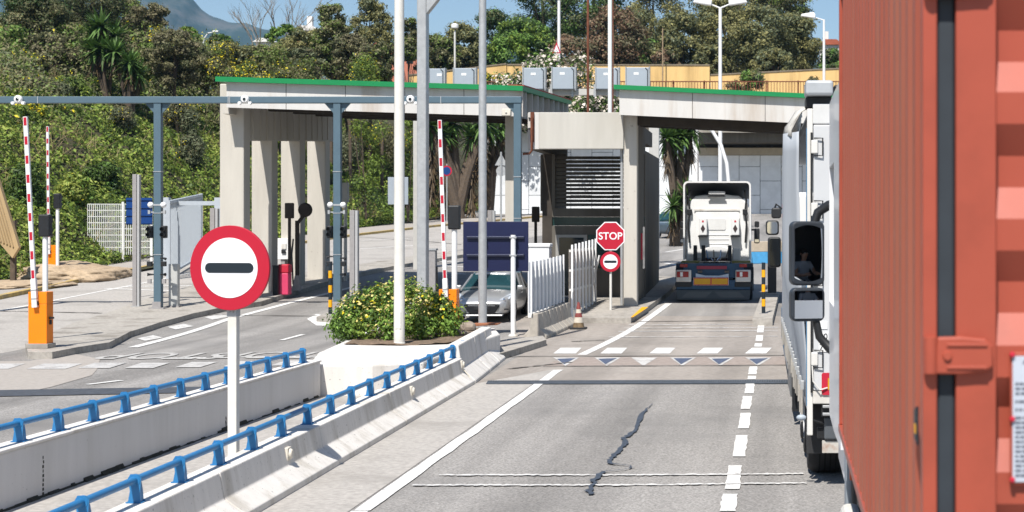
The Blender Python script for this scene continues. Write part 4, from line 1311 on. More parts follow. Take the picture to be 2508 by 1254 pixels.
# cone
g = G(1417, 806)
t = thing('traffic_cone', 'dirty red and white traffic cone by the jersey blocks', 'traffic cone', (g.x, g.y, g.z))
MB().box(-.21, .21, -.21, .21, 0, .05).build('base', RUB, t, bevel=.02)
pr = [(.155, .05), (.13, .17), (.128, .171), (.1, .31), (.099, .312), (.078, .42), (.077, .421), (.062, .52), (.061, .521), (.03, .7), (.0, .705)]
CR_ = mat('cone_red', (.22, .05, .045), .7, .3, 8); CW_ = mat('cone_white', (.55, .50, .42), .7, .25, 8); CO_ = mat('cone_dirty', (.16, .11, .06), .8, .5, 9)
for (a, b, mm, nm) in ((0, 2, CO_, 'cone_foot'), (2, 4, CW_, 'band'), (4, 6, CR_, 'band'), (6, 8, CW_, 'band'), (8, 11, CR_, 'cone_tip')):
    m = MB(); m.lathe(pr[a:b], (0, 0, 0), 'z', 18); m.build(nm, mm, t)
# yellow and black bollards
for px, yt, Y, lb, zb in ((809, 645, G(809, 770, .14).y, 'yellow and black striped bollard on the small island by the bush', .14), (1870, 643, G(1870, 768, .2).y, 'yellow and black striped bollard on the island beside the lorries', .2)):
    t = thing('bollard', lb, 'bollard', (X(px, Y), Y, gz(Y) + zb))
    h = Zp(yt, Y) - gz(Y) - zb; s = h / 7
    for k in range(7):
        MB().cyl((0, 0, k * s), (0, 0, (k + 1) * s), .052 if k % 2 == 0 else .053, n=14).build('stripe', SIGNK if k % 2 == 0 else YEL, t)
    MB().box(-.12, .12, -.12, .12, -.01, .012).build('base_plate', GREYD, t)
t = thing('black_post', 'plain black post on the island beyond the striped bollard', 'post', (X(1891, 52), 52, gz(52) + .2))
MB().box(-.14, .14, -.14, .14, 0, Zp(610, 52) - gz(52)).build('housing', BLACK, t, bevel=.02)
MB().box(-.2, .2, -.2, .2, -.01, .03).build('base_plate', GREYD, t)
# things among the left canopy columns
def litter():
    t = thing('red_bin', 'red plastic barrier box between the canopy columns', 'barrier box', (X(698, 52.4), 52.4, gz(52) + .15))
    MB().box(-.16, .16, -.2, .2, 0, .7).build('body', mat('pink_plastic', S(220, 70, 110), .5, .06), t, bevel=.03)
    MB().box(-.17, .17, -.21, .21, .702, .98).build('top', REDP, t, bevel=.03)
    t = thing('black_bin', 'black box beside the red barrier box under the canopy', 'box', (X(678, 52.2), 52.2, gz(52) + .15))
    MB().box(-.09, .09, -.16, .16, 0, .92).build('body', BLACK, t, bevel=.02)
    MB().box(-.1, .1, -.17, .17, .92, .95).build('lid', BLACK, t, bevel=.01)
    t = thing('meter_cabinet', 'white meter cabinet on a stand between the canopy columns', 'cabinet', (X(694, 56), 56, gz(56) + .15))
    MB().box(-.2, .2, -.12, .12, .9, 1.62).build('body', WHITE, t, bevel=.01)
    MB().box(-.03, .14, -.16, -.121, 1.25, 1.45).build('reader', DIRTW, t, bevel=.01)
    MB().box(-.02, .13, -.165, -.161, 1.1, 1.22).build('screen', BLACK, t)
    MB().box(-.07, .07, -.07, .07, 0, .9).build('stand', GREYD, t)
    t = thing('camera_stand', 'dark jointed camera stand with round dish at the third column', 'camera', (X(728, 53.6), 53.6, gz(54) + .15))
    MB().prism([(-.16, 0), (.14, 0), (.06, .5), (-.06, .5)], 'y', -.08, .08).build('foot', GREYD, t, bevel=.01)
    MB().cyl((0, 0, .5), (0, 0, 2.3), .07, n=10).build('mast', SOFFIT, t)
    MB().cyl((.0, 0, 2.2), (.2, 0, 2.45), .06, n=8).build('arm', SOFFIT, t)
    m = MB(); m.lathe([(0, -.12), (.2, -.1), (.24, .05), (.18, .15), (0, .17)], (.25, 0, 2.65), 'y', 14); m.build('dish', SOFFIT, t)
    m = MB(); m.tube([(-.12, -.05, .2), (-.15, -.1, 1.2), (-.1, -.1, 1.7)], .03, 6); m.build('cable_guard', BLACK, t)
litter()
t = thing('tall_sensor', 'pale grey box on a pole behind the right gantry post', 'sensor', (X(846, 58), 58, gz(58) + .15))
MB().cyl((0, 0, 0), (0, 0, 2.8), .06, n=10).build('pole', DIRTW, t)
MB().box(-.11, .11, -.11, .11, 2.8, 3.5).build('box', mat('cabinet_grey', (.47, .475, .46)), t, bevel=.02)
# gate and mesh fence
gm = mat('gate_grey', (.42, .46, .50), .5, .06, 6)
A0, A1 = at(412, 640, 60.5), at(492, 630, 72)
dg, qg = wall_frame(A0, A1); Lg = (Vector((A1.x, A1.y)) - Vector((A0.x, A0.y))).length
t = thing('metal_gate', 'tall grey upright bar gate standing open by the hill kerb', 'gate', (A0.x, A0.y, gz(60.5) + .1), math.atan2(A1.y - A0.y, A1.x - A0.x) - math.pi / 2)
hg = Zp(492, 60.5) - gz(60.5) - .1; dzg = gz(72) - gz(60.5)
def gzl(y): return dzg * y / Lg
m = MB()
nb = 46
for k in range(nb):
    y = .1 + k * (Lg - .2) / (nb - 1)
    m.box(-.018, .018, y - .03, y + .02, gzl(y) + .12, gzl(y) + hg - .06)
m.add([(x, y, z) for (y, z) in ((0, .06), (Lg, gzl(Lg) + .06), (Lg, gzl(Lg) + .14), (0, .14)) for x in (-.05, .05)], [(0, 1, 3, 2), (2, 3, 5, 4), (4, 5, 7, 6), (6, 7, 1, 0), (0, 2, 4, 6), (1, 7, 5, 3)])
m.add([(x, y, z) for (y, z) in ((0, hg - .1), (Lg, gzl(Lg) + hg - .1), (Lg, gzl(Lg) + hg), (0, hg)) for x in (-.06, .06)], [(0, 1, 3, 2), (2, 3, 5, 4), (4, 5, 7, 6), (6, 7, 1, 0), (0, 2, 4, 6), (1, 7, 5, 3)])
m.build('bar_panel', gm, t)
for y in (0, Lg):
    MB().box(-.07, .07, y - .08, y + .08, gzl(y) - .05, gzl(y) + hg + .02).build('gate_post', gm, t)
t = thing('gate_frame', 'pale grey steel frame holding the gate by the hill', 'gate frame', (A0.x - 1.0, A0.y + 2.5, gz(63)))
for x in (0, 2.0, 2.9):
    MB().box(x - .12, x + .12, -.12, .12, 0, 3.0 if x < 2.5 else 3.15).build('post', gm, t)
MB().box(-.12, 3.0, -.06, .06, 2.7, 2.86).build('top_beam', gm, t)
t = thing('mesh_fence', 'white wire mesh fence panel at the foot of the hill', 'fence', (X(215, 69), 69, gz(69)))
wm = mat('white_wire', (.72, .72, .70), .5, .05)
zz0, zz1 = Zp(606, 69) - gz(69), Zp(500, 69) - gz(69)
Lm = X(372, 69) - X(215, 69)
m = MB()
for k in range(34):
    x = Lm * k / 33; m.box(x - .011, x + .011, -.01, .01, zz0 - .3, zz1)
for k in range(8):
    z = zz0 + k * (zz1 - zz0) / 7; m.box(0, Lm, -.015, -.011, z - .014, z + .014)
m.build('wire_mesh', wm, t)
for px in (302, 372):
    x = X(px, 69) - X(215, 69); MB().box(x - .045, x + .045, -.06, .0, -.2, zz1 + .1).build('fence_post', wm, t)
# leaning ribbed board at the left edge
t = thing('leaning_board', 'big beige ribbed board leaning at the left edge of the hill', 'board', (X(-8, 57), 57, gz(57) + .1))
bm_ = mat('beige_board', (.42, .30, .16), .8, .12, 3, streak=True)
Zl = lambda py: Zp(py, 57) - gz(57) - .1
Xl = lambda px: X(px, 57) - X(-8, 57)
m = MB(); m.prism([(Xl(-40), Zl(430)), (Xl(-8), Zl(430)), (Xl(46), Zl(606)), (Xl(30), Zl(632)), (Xl(-6), Zl(590))], 'y', 0, .18); m.build('sheet', bm_, t)
for k in range(5):
    f = k / 5
    x0 = Xl(-40) + (Xl(-8) - Xl(-40)) * f; x1 = Xl(2) + (Xl(40) - Xl(2)) * f
    m = MB(); m.tube([(x0, -.02, Zl(440)), (x1, -.02, Zl(592 + 16 * f))], .03, 5); m.build('rib', bm_, t)

MB().box(Xl(18), Xl(30), .19, .34, -.2, Zl(540)).build('support', BARK, t)
MB().box(Xl(-30), Xl(-18), .19, .34, -.2, Zl(500)).build('support', BARK, t)

# ---------------------------------------------------------------- hillside with creeper
def hz(x, y, fine=True):
    xs = float(np.interp(y, [20, 80, 110, 130], [-27.2, -28.0, -26.4, -25.6]))
    d = xs - x
    if d <= 0:
        return gz(y) + .1
    r = 10.2 * (1 - math.exp(-(d * 1.02 / 10.2) ** 1.35)) + .03 * max(0, d - 15)
    k = min(1, d / 2.5)
    n = noise.noise(Vector((x * .35, y * .35, 0))) * .8 + (noise.noise(Vector((x * 1.0, y * 1.0, 4))) * .6 if fine else 0)
    return gz(y) + .1 + r + n * k
xs_ = list(np.arange(-150, -50, 4)) + list(np.arange(-50, -25.4, .6))
ys_ = list(np.arange(20, 50, 2.0)) + list(np.arange(50, 134, .6)) + list(np.arange(134, 400, 8))
grid('hillside', xs_, ys_, hz, UNDER)

rng = np.random.default_rng(21)
N = 480000
Yc = rng.uniform(46, 140, N); Dc = rng.uniform(0, 17, N)
keep = rng.uniform(size=N) < np.minimum(1, (58 / Yc) ** 1.4) * .9
Yc, Dc = Yc[keep], Dc[keep]
Xc = np.interp(Yc, [20, 80, 110, 130], [-27.2, -28.0, -26.4, -25.6]) - Dc + .2
keep = Xc > -.52 * Yc - 6
Xc, Yc, Dc = Xc[keep], Yc[keep], Dc[keep]
Zc = np.array([hz(x, y) for x, y in zip(Xc, Yc)])
e = .35
GX = np.array([(hz(x + e, y) - z) / e for x, y, z in zip(Xc, Yc, Zc)])
GY = np.array([(hz(x, y + e) - z) / e for x, y, z in zip(Xc, Yc, Zc)])
Nn = np.stack([-GX, -GY, np.ones_like(GX)], 1)
tall = rng.uniform(0, 1, len(Xc)) ** 2
cl = np.array([noise.noise(Vector((x * .8, y * .8, 9))) for x, y in zip(Xc, Yc)])
lift = .05 + tall * .42 * (1 + cl)
P = np.stack([Xc, Yc, Zc + lift], 1)
patch = np.array([noise.noise(Vector((x * .16, y * .16, 2))) for x, y in zip(Xc, Yc)])
Nn = Nn / np.linalg.norm(Nn, axis=1, keepdims=True) + rng.normal(size=Nn.shape) * .5
# bare thickets: thin the leaves in some patches
thin = np.array([noise.noise(Vector((x * .3, y * .3, 31))) for x, y in zip(Xc, Yc)])
keep = ~((thin > .28) & (rng.uniform(size=len(thin)) < .55))
P, Nn, patch, cl, Yk = P[keep], Nn[keep], patch[keep], cl[keep], Yc[keep]
V = leaf_quads(P, Nn, .15 * (Yk / 62) ** .6, .62, rng)
u = rng.uniform(size=len(P)) + patch * .5 + cl * .25
mi = np.where(u > .86, 1, np.where(u > .36, 0, 2))
me = quads_mesh('creeper', V, mi, [L_CR, L_CR2, L_CR3])
o = bpy.data.objects.new('creeper', me); COL.objects.link(o)
tag(o, 'dense green creeper covering the roadside hill', 'ground cover', kind='stuff')

# dead stems showing in the thin patches
tw = np.where(thin > .12)[0]
tw = rng.choice(tw, min(2600, len(tw)), replace=False)
T_ = []
for i in tw:
    p = np.array([Xc[i], Yc[i], Zc[i] + .05]); d = np.array([rng.normal() * .6, rng.normal() * .5, abs(rng.normal()) * .6 + .25]); d /= np.linalg.norm(d)
    L_ = rng.uniform(.4, 1.3); sd_ = np.cross(d, [0, 1, .2]); sd_ /= np.linalg.norm(sd_) + 1e-6; w_ = .016
    T_.append([p - sd_ * w_, p + sd_ * w_, p + d * L_ + sd_ * w_ * .4, p + d * L_ - sd_ * w_ * .4])
me = quads_mesh('dead_stems', np.array(T_), np.zeros(len(T_)), [L_DRY])
o = bpy.data.objects.new('dead_stems', me); COL.objects.link(o)
tag(o, 'dry grey stems poking out of the creeper on the hill', 'dead stems', kind='stuff')

# dry dirt at the foot of the hill
bm = bmesh.new()
for (cx, cy, sx, sy, sz, sd) in ((X(170, 61), 61, 1.9, 2.6, .52, 1), (X(60, 58), 57, 1.8, 2.6, .16, 5), (X(232, 64), 64, 1.3, 2.2, .16, 8)):
    r = bmesh.ops.create_icosphere(bm, subdivisions=5, radius=1)
    for v in r['verts']:
        q_ = v.co.copy()
        k = 1 + .22 * noise.noise(q_ * 1.6 + Vector((sd, 0, 0))) + .06 * noise.noise(q_ * 6) + .04 * noise.noise(q_ * 17)
        v.co = Vector((cx + q_.x * sx * k, cy + q_.y * sy * k, gz(cy) + .1 + q_.z * sz * k))
me = bpy.data.meshes.new('dirt_bank'); bm.to_mesh(me); bm.free(); me.materials.append(DIRT)
for p_ in me.polygons: p_.use_smooth = True
o = bpy.data.objects.new('dirt_bank', me); COL.objects.link(o); tag(o, kind='structure')

# ---------------------------------------------------------------- trees
def tree(name, label, cat, px, ptop, pbot, wpx, Y, mats, wts, n, leaf, zb=None, trunk=BARK, seed=0, nb=26, br=.2, squash=.8, group=None, limbs=6, up=.35, low=0.0, lean=0):
    x = X(px, Y)
    if zb is None:
        zb = hz(x, Y) - .2
    ztop, zbot = Zp(ptop, Y), Zp(pbot, Y)
    w_ = wpx * Y / F / 2
    t = thing(name, label, cat, (x, Y, zb), 0, group)
    r = random.Random(seed)
    cz = (ztop + zbot) / 2 - zb; hh = (ztop - zbot) / 2
    blobs = []
    for i in range(nb):
        a = r.uniform(0, 6.283); f = r.uniform(-1, 1); rad = math.sqrt(max(.02, 1 - f * f * .9)) * r.uniform(.35, .85)
        b = r.uniform(.7, 1.35) * br * min(w_, hh) * 2
        c = (math.cos(a) * rad * (w_ - b * .6) + lean * f, math.sin(a) * rad * (w_ - b * .6) * .9, cz + f * (hh - b * .55))
        blobs.append((c, (b, b, b * squash)))
    m = MB()
    tr = max(.06, w_ * .05)
    top = (lean * .3, 0, cz + hh * .3)
    m.tube([(0, 0, -.3), (r.uniform(-.1, .1), 0, max(.2, (cz - hh) * .6)), (r.uniform(-.2, .2), .1, cz), top], [tr * 1.4, tr, tr * .7, tr * .25], 8)
    m.build('trunk', trunk, t)
    m = MB()
    for c, b in r.sample(blobs, min(limbs, len(blobs))):
        z0 = r.uniform(.3, .75) * cz
        mid = (c[0] * .5 + r.uniform(-.2, .2), c[1] * .5, z0 + (c[2] - z0) * .62)
        m.tube([(0, 0, z0), mid, c], [tr * .5, tr * .32, tr * .1], 6)
    m.build('limbs', trunk, t)
    cloud('crown', blobs, n, leaf, mats, wts, t, seed=seed, up=up, shell=.72, asp=.55)
    return t
OL = ([L_OL, L_OLD, L_SC], [.4, .33, .27])
PINE = ([L_OLD, L_DG, L_OL], [.55, .25, .2])
LIV = ([L_SC, L_GR, L_OL], [.5, .2, .3])
EU = ([L_EU, L_EUD, L_GG], [.5, .3, .2])
BRN = ([L_BR, L_GB, L_OLD], [.55, .25, .2])
DGR = ([L_DG, L_EUD, L_GR], [.45, .35, .2])
GRN = ([L_GR, L_DG, L_CR], [.5, .25, .25])
GRB = ([L_GB, L_OL, L_OLD], [.42, .33, .25])
GRY_ = ([L_GG, L_GB, L_OLD], [.5, .3, .2])
G1, G2 = 'trees behind the ochre wall', 'trees on the hill top'
ZU = 13.6
RT = [  # label, px, top, bottom, width, Y, palette, n, seed
    ('small olive brown tree right of the square mast below the sky', 1078, 82, 190, 85, 150, OL, 3200, 1),
    ('grey green tree between the globe lamp and the pale round pole', 1135, 55, 180, 110, 158, EU, 3600, 2),
    ('dark green tree right of the pale round pole', 1205, 22, 180, 100, 160, DGR, 3600, 3),
    ('bright green leafy tree left of the flag pole', 1278, 42, 195, 165, 150, GRN, 6500, 4),
    ('dark tall tree behind the bright green one', 1330, -70, 130, 190, 172, DGR, 5000, 5),
    ('low rust brown tree right of the flag pole', 1398, 85, 205, 130, 148, BRN, 4800, 6),
    ('big rust brown tree behind the white mast', 1510, 12, 200, 155, 150, BRN, 6500, 7),
    ('tall dark tree above the rust brown trees', 1450, -110, 110, 230, 175, DGR, 5200, 8),
    ('tall olive tree above the thin wooden post', 1600, -80, 150, 180, 172, EU, 5500, 9),
    ('yellow olive tree right of the thin wooden post', 1668, 30, 205, 150, 150, EU, 5600, 10),
    ('yellow olive tree behind the double headed lamp', 1765, -10, 205, 150, 154, EU, 5800, 11),
    ('wide olive tree right of the double headed lamp', 1860, 5, 200, 160, 150, EU, 6200, 12),
    ('olive tree left of the single headed lamp', 1952, 22, 190, 120, 153, EU, 5200, 13),
    ('tall olive tree rising out of frame between the two lamps', 1800, -160, 70, 260, 178, EU, 5200, 14),
    ('tall dark tree rising out of frame near the container', 1925, -90, 60, 150, 176, OL, 4200, 15),
    ('low dark green tree beside the container edge', 2035, 118, 205, 70, 152, DGR, 2600, 16),
    ('small rust brown tree under the yellow olive tree', 1630, 122, 200, 75, 145, BRN, 2400, 17),
    ('dark tree between the brown and yellow olive trees', 1590, 95, 200, 70, 156, DGR, 2600, 18),
    ('grey green tree between the double lamp and the shrub', 1735, 110, 205, 90, 147, EU, 3000, 19),
    ('grey green tree low behind the street shrub', 1890, 120, 205, 120, 146, EU, 3400, 20),
]
for lb, px, pt, pb, wd, Y, (ms, ws), n, sd in RT:
    tree('tree', lb, 'tree', px, pt, pb, wd * 1.22, Y, ms, ws, int(n * 3.6), .25, ZU, seed=sd, nb=72, br=.125, squash=.7, limbs=9)
LT = [
    ('low olive tree above the first canopy corner, left of the bare trees', 565, 100, 205, 120, 112, EU, 3600, 51, .26, 24),
    ('low olive tree beneath the leftmost leafless tree', 630, 108, 205, 120, 116, OL, 3600, 52, .26, 24),
    ('low olive green tree beneath the middle leafless tree', 695, 102, 205, 110, 114, EU, 3600, 53, .26, 24),
    ('rounded grey green tree in front of the yellow house', 745, 118, 205, 90, 110, GRY_, 3000, 54, .26, 22),
    ('broad olive tree filling behind the dark feathery tree', 850, 88, 205, 150, 122, EU, 5200, 55, .26, 30),
    ('olive tree low between the cream pole and the feathery tree', 935, 105, 205, 110, 118, OL, 3600, 56, .26, 24),
    ('dense grey olive tree at the far left edge', 20, 60, 235, 140, 98, LIV, 6000, 57, .26, 30),
    ('olive green tree behind the first yucca', 180, 60, 215, 150, 104, LIV, 5200, 58, .26, 30),
    ('olive green tree between the second yucca and the curved lamp', 345, 105, 225, 130, 103, LIV, 4600, 59, .26, 28),
    ('olive tree under the curved lamp', 505, 105, 215, 110, 108, OL, 3600, 60, .26, 24),
    ('tall olive tree behind the corner pine', 150, -60, 130, 180, 118, PINE, 5200, 61, .28, 30),
    ('olive tree left of the mountain slope', 300, -10, 140, 130, 120, OL, 4400, 62, .28, 28),
    ('dark shaggy pine like tree at the top left corner', 95, -30, 175, 190, 104, PINE, 8500, 31, .24, 30),
    ('dark olive tree right of the corner pine', 225, -80, 120, 190, 112, PINE, 7500, 32, .24, 30),
    ('brownish loose tree before the mountain foot', 365, 8, 125, 130, 116, GRB, 4200, 33, .28, 22),
    ('grey brown bushy tree between yuccas and canopy', 425, 72, 215, 140, 100, GRB, 6000, 34, .24, 26),
    ('bright green round tree below the mountain', 462, 66, 115, 68, 140, GRN, 2200, 35, .3, 16),
    ('low dark green tree right of the curved lamp', 545, 82, 135, 80, 135, DGR, 2600, 36, .3, 16),
    ('dark feathery tree left of the cream pole', 812, 8, 185, 105, 116, OL, 5600, 37, .28, 30),
    ('olive tree in front of the white chapel', 750, 62, 185, 110, 118, EU, 4600, 38, .28, 24),
    ('thin grey green tree just left of the cream pole', 905, -8, 150, 120, 124, EU, 4200, 39, .28, 26),
    ('olive brown tree between cream pole and square mast', 1000, 40, 150, 80, 132, OL, 3000, 40, .3, 20),
    ('low green tree left of the white chapel', 700, 60, 120, 90, 150, GRN, 2200, 41, .34, 16),
    ('grey brown tree low at far left', 130, 80, 215, 180, 99, GRB, 6500, 42, .24, 26),
    ('grey brown tree behind the yuccas', 260, 70, 190, 150, 102, GRB, 5200, 43, .25, 26),
    ('low grey tree behind the canopy corner', 860, 80, 195, 110, 112, GRB, 4200, 44, .25, 24),
    ('low dark tree beside the square mast', 1045, 85, 200, 60, 135, OL, 2600, 45, .3, 18),
]
for lb, px, pt, pb, wd, Y, (ms, ws), n, sd, lf, nb in LT:
    tree('tree', lb, 'tree', px, pt, pb, wd * 1.22, Y, ms, ws, int(n * 3.2), lf * .66, None, seed=sd, nb=nb * 3, br=.105, squash=.7, limbs=9)

def hill_Y(px, py, Y0):
    for k in range(500):
        Y = 52 + k * .2
        x = X(px, Y)
        if x < -28 and Zp(py, Y) <= hz(x, Y, False):
            return Y
    return Y0
# shrubs: broom with yellow flowers, grey and green scrub
def shrub(label, px, pt, pb, wpx, Y, pal, n, leaf, seed, flower=0, fm=None, zb=None, fl=.14):
    if zb is None: Y = min(hill_Y(px, pb - 4, Y), 125)
    x = X(px, Y)
    if zb is None: zb = hz(x, Y) - .1
    t = thing('shrub', label, 'shrub', (x, Y, zb))
    r = random.Random(seed)
    ztop, zbot = Zp(pt, Y) - zb, min(Zp(pb, Y) - zb, .4)
    w_ = wpx * Y / F / 2; hh = max(.3, (ztop - zbot) / 2); cz = (ztop + zbot) / 2
    blobs = []
    for i in range(14):
        a = r.uniform(0, 6.283); f = r.uniform(-.9, 1); rad = math.sqrt(max(.05, 1 - f * f)) * r.uniform(.3, .9)
        b = r.uniform(.7, 1.3) * .3 * min(w_, hh) * 1.5
        blobs.append(((math.cos(a) * rad * (w_ - b * .5), math.sin(a) * rad * (w_ - b * .5), cz + f * (hh - b * .5)), b))
    cloud('foliage', blobs, n, leaf, pal[0], pal[1], t, seed=seed, asp=.32, up=.5)
    if flower:
        top = [(c, b * 1.05) for c, b in blobs if c[2] > cz - hh * .2] or blobs
        k = r.sample(top, max(1, int(len(top) * .7)))
        cloud('flowers', k, flower, fl, fm or [L_YE], [1 / len(fm or [1])] * len(fm or [1]), t, seed=seed + 90, shell=1.0, asp=.9, up=.6)
    m = MB()
    for i in range(5):
        a = r.uniform(0, 6.28); m.tube([(0, 0, -.2), (math.cos(a) * w_ * .3, math.sin(a) * w_ * .3, cz * .6), (math.cos(a) * w_ * .6, math.sin(a) * w_ * .6, cz + hh * .3)], [.05, .035, .012], 5)
    m.build('stem', BARK, t)
    return t
GRY = ([L_GG, L_GB, L_OLD], [.5, .3, .2]); SCR = ([L_SC, L_OL, L_OLD], [.45, .3, .25]); GSC = ([L_CR, L_SC, L_DG], [.45, .3, .25])
SH_ = [
    ('yellow broom in full flower at the left edge', 15, 55, 165, 80, 84, SCR, 2400, 520),
    ('grey green broom without flowers left of the yuccas', 105, 185, 250, 120, 84, GRY, 3200, 0),
    ('dark scrub with a few yellow flowers above the left camera', 80, 135, 205, 150, 90, SCR, 3600, 60),
    ('yellow flowering scrub just under the left gantry beam', 62, 250, 300, 95, 77, GSC, 1800, 330),
    ('broom with yellow crest right of the yuccas', 392, 62, 130, 70, 106, SCR, 1800, 260),
    ('low broom with yellow flowers at the foot of the grey tree', 395, 185, 240, 70, 92, GSC, 1800, 200),
    ('upright broom under the beam beside the left gantry post', 440, 250, 345, 90, 84, GRY, 3200, 120),
    ('broom with yellow tips left of the first column', 500, 250, 300, 55, 86, GSC, 1400, 170),
    ('tall yellow broom left above the canopy corner', 545, 112, 205, 75, 100, SCR, 2600, 360),
    ('wide yellow broom above the canopy left end', 605, 95, 205, 100, 106, SCR, 3200, 380),
    ('brown scrub with yellow sprays above the canopy', 680, 110, 200, 100, 108, SCR, 3200, 130),
    ('brown scrub below the dark feathery tree', 765, 130, 205, 100, 108, SCR, 3000, 110),
    ('green scrub with yellow sprays left of the cream pole', 900, 130, 205, 110, 106, GSC, 3200, 170),
    ('pale green scrub between cream pole and square mast', 1000, 150, 210, 80, 110, GSC, 2400, 90),
    ('green scrub on the slope left of the yuccas', 160, 190, 260, 130, 86, GSC, 3000, 40),
    ('low green scrub right of the second yucca', 490, 150, 235, 90, 96, GSC, 2600, 110),
    ('dry brown thicket beneath the canopy behind the gantry post', 900, 290, 400, 130, 108, GRB, 3600, 0),
    ('dry scrub behind the cream pole below the canopy', 985, 300, 420, 90, 112, GRB, 2800, 30),
    ('grey broom on the slope left of the left gantry post', 300, 265, 330, 70, 80, GRY, 2000, 40),
    ('dark leafy bush on the slope behind the mesh fence', 255, 400, 470, 80, 70, ([L_DG, L_CR3, L_GR], [.5, .3, .2]), 2600, 0),
    ('yellow green bush low on the slope by the barrier arms', 180, 430, 520, 90, 66, ([L_CR2, L_CR, L_GR], [.5, .3, .2]), 2600, 60),
    ('dark bush at the foot of the slope behind the far barrier', 60, 400, 520, 110, 62, ([L_DG, L_CR3, L_GR], [.5, .3, .2]), 3600, 0),
    ('tall grey broom on the slope behind the gate', 470, 330, 420, 70, 78, GRY, 2400, 60),
    ('leafy bush filling the foot of the yuccas', 270, 196, 262, 150, 90, GSC, 3600, 60),
    ('grey green scrub right of the column row', 850, 330, 430, 80, 100, GRY, 2600, 0),
]
for i, (lb, px, pt, pb, wd, Y, pal, n, fl) in enumerate(SH_):
    shrub(lb, px, pt, pb, wd * 1.15, Y, pal, int(n * 1.9), .18, 200 + i, int(fl * 1.7), fl=.085)
shrub('round green shrub on the upper street before the ochre wall', 1840, 178, 222, 110, 136, ([L_GR, L_EU, L_GG], [.4, .3, .3]), 3000, .26, 301, 0, None, 13.7)
shrub('yellow flowering shrub above the first canopy by the pale pole', 1190, 175, 215, 45, 135, GSC, 1000, .26, 302, 200, None, 13.7)
shrub('small tan shrub on the upper street by the container', 1990, 190, 222, 40, 136, GRB, 700, .26, 303, 0, None, 13.7)
shrub('small green shrub hiding the lamp foot on the upper street', 1800, 196, 222, 60, 136, GRY, 900, .26, 304, 0, None, 13.7)

# white flowering climber spilling over the wall between the canopies
t = thing('oleander', 'big white flowering bush spilling over the wall between the canopies', 'bush', (X(1350, 130), 130.6, 8.9))
r = random.Random(77); z0 = 8.9
blobs = []
for i in range(95):
    px = r.uniform(1222, 1520); py = r.uniform(152, 300)
    if px > 1430 and py < 228: py = r.uniform(228, 300)
    if px < 1270 and py < 185: py = r.uniform(190, 300)
    p = at(px, py, 130.6)
    blobs.append(((p.x - X(1350, 130), r.uniform(-1.2, .8), p.z - z0), r.uniform(.6, 1.0)))
cloud('foliage', blobs, 20000, .24, [L_DG, L_GR, L_EUD], [.4, .35, .25], t, seed=61)
cloud('flowers', [(c, b * 1.03) for c, b in blobs if r.random() < .85], 7500, .22, [L_WH], [1.0], t, seed=62, shell=1.0, asp=.9, up=.5)
m = MB()
for i in range(6):
    x = -3 + i * 1.4; m.tube([(x * .5, .6, .6), (x * .7, .4, 2), (x, .2, 4)], [.12, .09, .04], 6)
m.build('stem', BARK, t)

# yuccas and shaggy palms
def yucca(label, base, heads, Y, lf, trunkr=.12, skirt=1.2, n=70, zb=None, cat='yucca', seed=0, dead=70, mats=None):
    rng = np.random.default_rng(400 + seed)
    x = X(base[0], Y)
    z = (hz(x, Y) if zb is None else zb) - .2
    t = thing('yucca', label, cat, (x, Y, z))
    m = MB(); Q = []; D = []
    for i, (px, py) in enumerate(heads):
        yo = rng.uniform(-.8, .8)
        c = np.array([X(px, Y) - x, yo, Zp(py, Y) - z])
        m.tube([(rng.uniform(-.2, .2), yo * .2, 0), (c[0] * .35, yo * .6, c[2] * .45), (c[0] * .8, yo, c[2] * .8), tuple(c)], [trunkr * 1.5, trunkr, trunkr * .85, trunkr * .6], 8)
        for k in range(n):
            d = rng.normal(size=3); d[2] = d[2] * .75 + .3; d /= np.linalg.norm(d)
            L_ = lf * rng.uniform(.75, 1.15)
            side = np.cross(d, [0, 0, 1]); side /= np.linalg.norm(side) + 1e-6
            w_ = lf * .07
            p0 = c + d * .06; p1 = c + d * L_ * .55 + np.array([0, 0, -.03 * L_]); p2 = c + d * L_ + np.array([0, 0, -.16 * L_ * (1 - d[2] * .5)])
            Q.append([p0 - side * w_, p0 + side * w_, p1 + side * w_ * .9, p1 - side * w_ * .9])
            Q.append([p1 - side * w_ * .9, p1 + side * w_ * .9, p2 + side * w_ * .12, p2 - side * w_ * .12])
        for k in range(dead):
            f = rng.uniform(0, 1) ** .8; a = rng.uniform(0, 6.28)
            top = c + np.array([0, 0, -f * skirt]); out = np.array([math.cos(a), math.sin(a), 0])
            p0 = top + out * .05; p1 = top + out * lf * rng.uniform(.2, .45) + np.array([0, 0, -lf * rng.uniform(.35, .8)])
            side = np.array([-out[1], out[0], 0]) * lf * .035
            D.append([p0 - side, p0 + side, p1 + side * .4, p1 - side * .4])
    m.build('trunk', BARK, t)
    V = np.array(Q); o = bpy.data.objects.new('rosettes', quads_mesh('rosettes', V, np.zeros(len(V)), [L_YU])); COL.objects.link(o); o.parent = t
    if D:
        V = np.array(D); o = bpy.data.objects.new('dead_leaves', quads_mesh('dead_leaves', V, np.zeros(len(V)), [L_YUD])); COL.objects.link(o); o.parent = t
    return t
yucca('tall yucca with several spiky heads on the hill top, left one', (262, 250), [(228, 88), (252, 66), (276, 88), (240, 128), (262, 120)], 95, 1.2, seed=1, skirt=.9, n=95, dead=45)
yucca('lower yucca with spiky heads on the hill top, right one', (318, 255), [(288, 128), (325, 156), (338, 182), (312, 178)], 94, 1.1, seed=2, skirt=.9, n=95, dead=45)
yucca('shaggy dark palm clump under the left canopy before the pale wall', (1120, 500), [(1060, 310), (1105, 300), (1150, 335), (1085, 330), (1180, 300)], 119, 1.6, .34, 5.2, 110, None, 'palm', 3, 360)
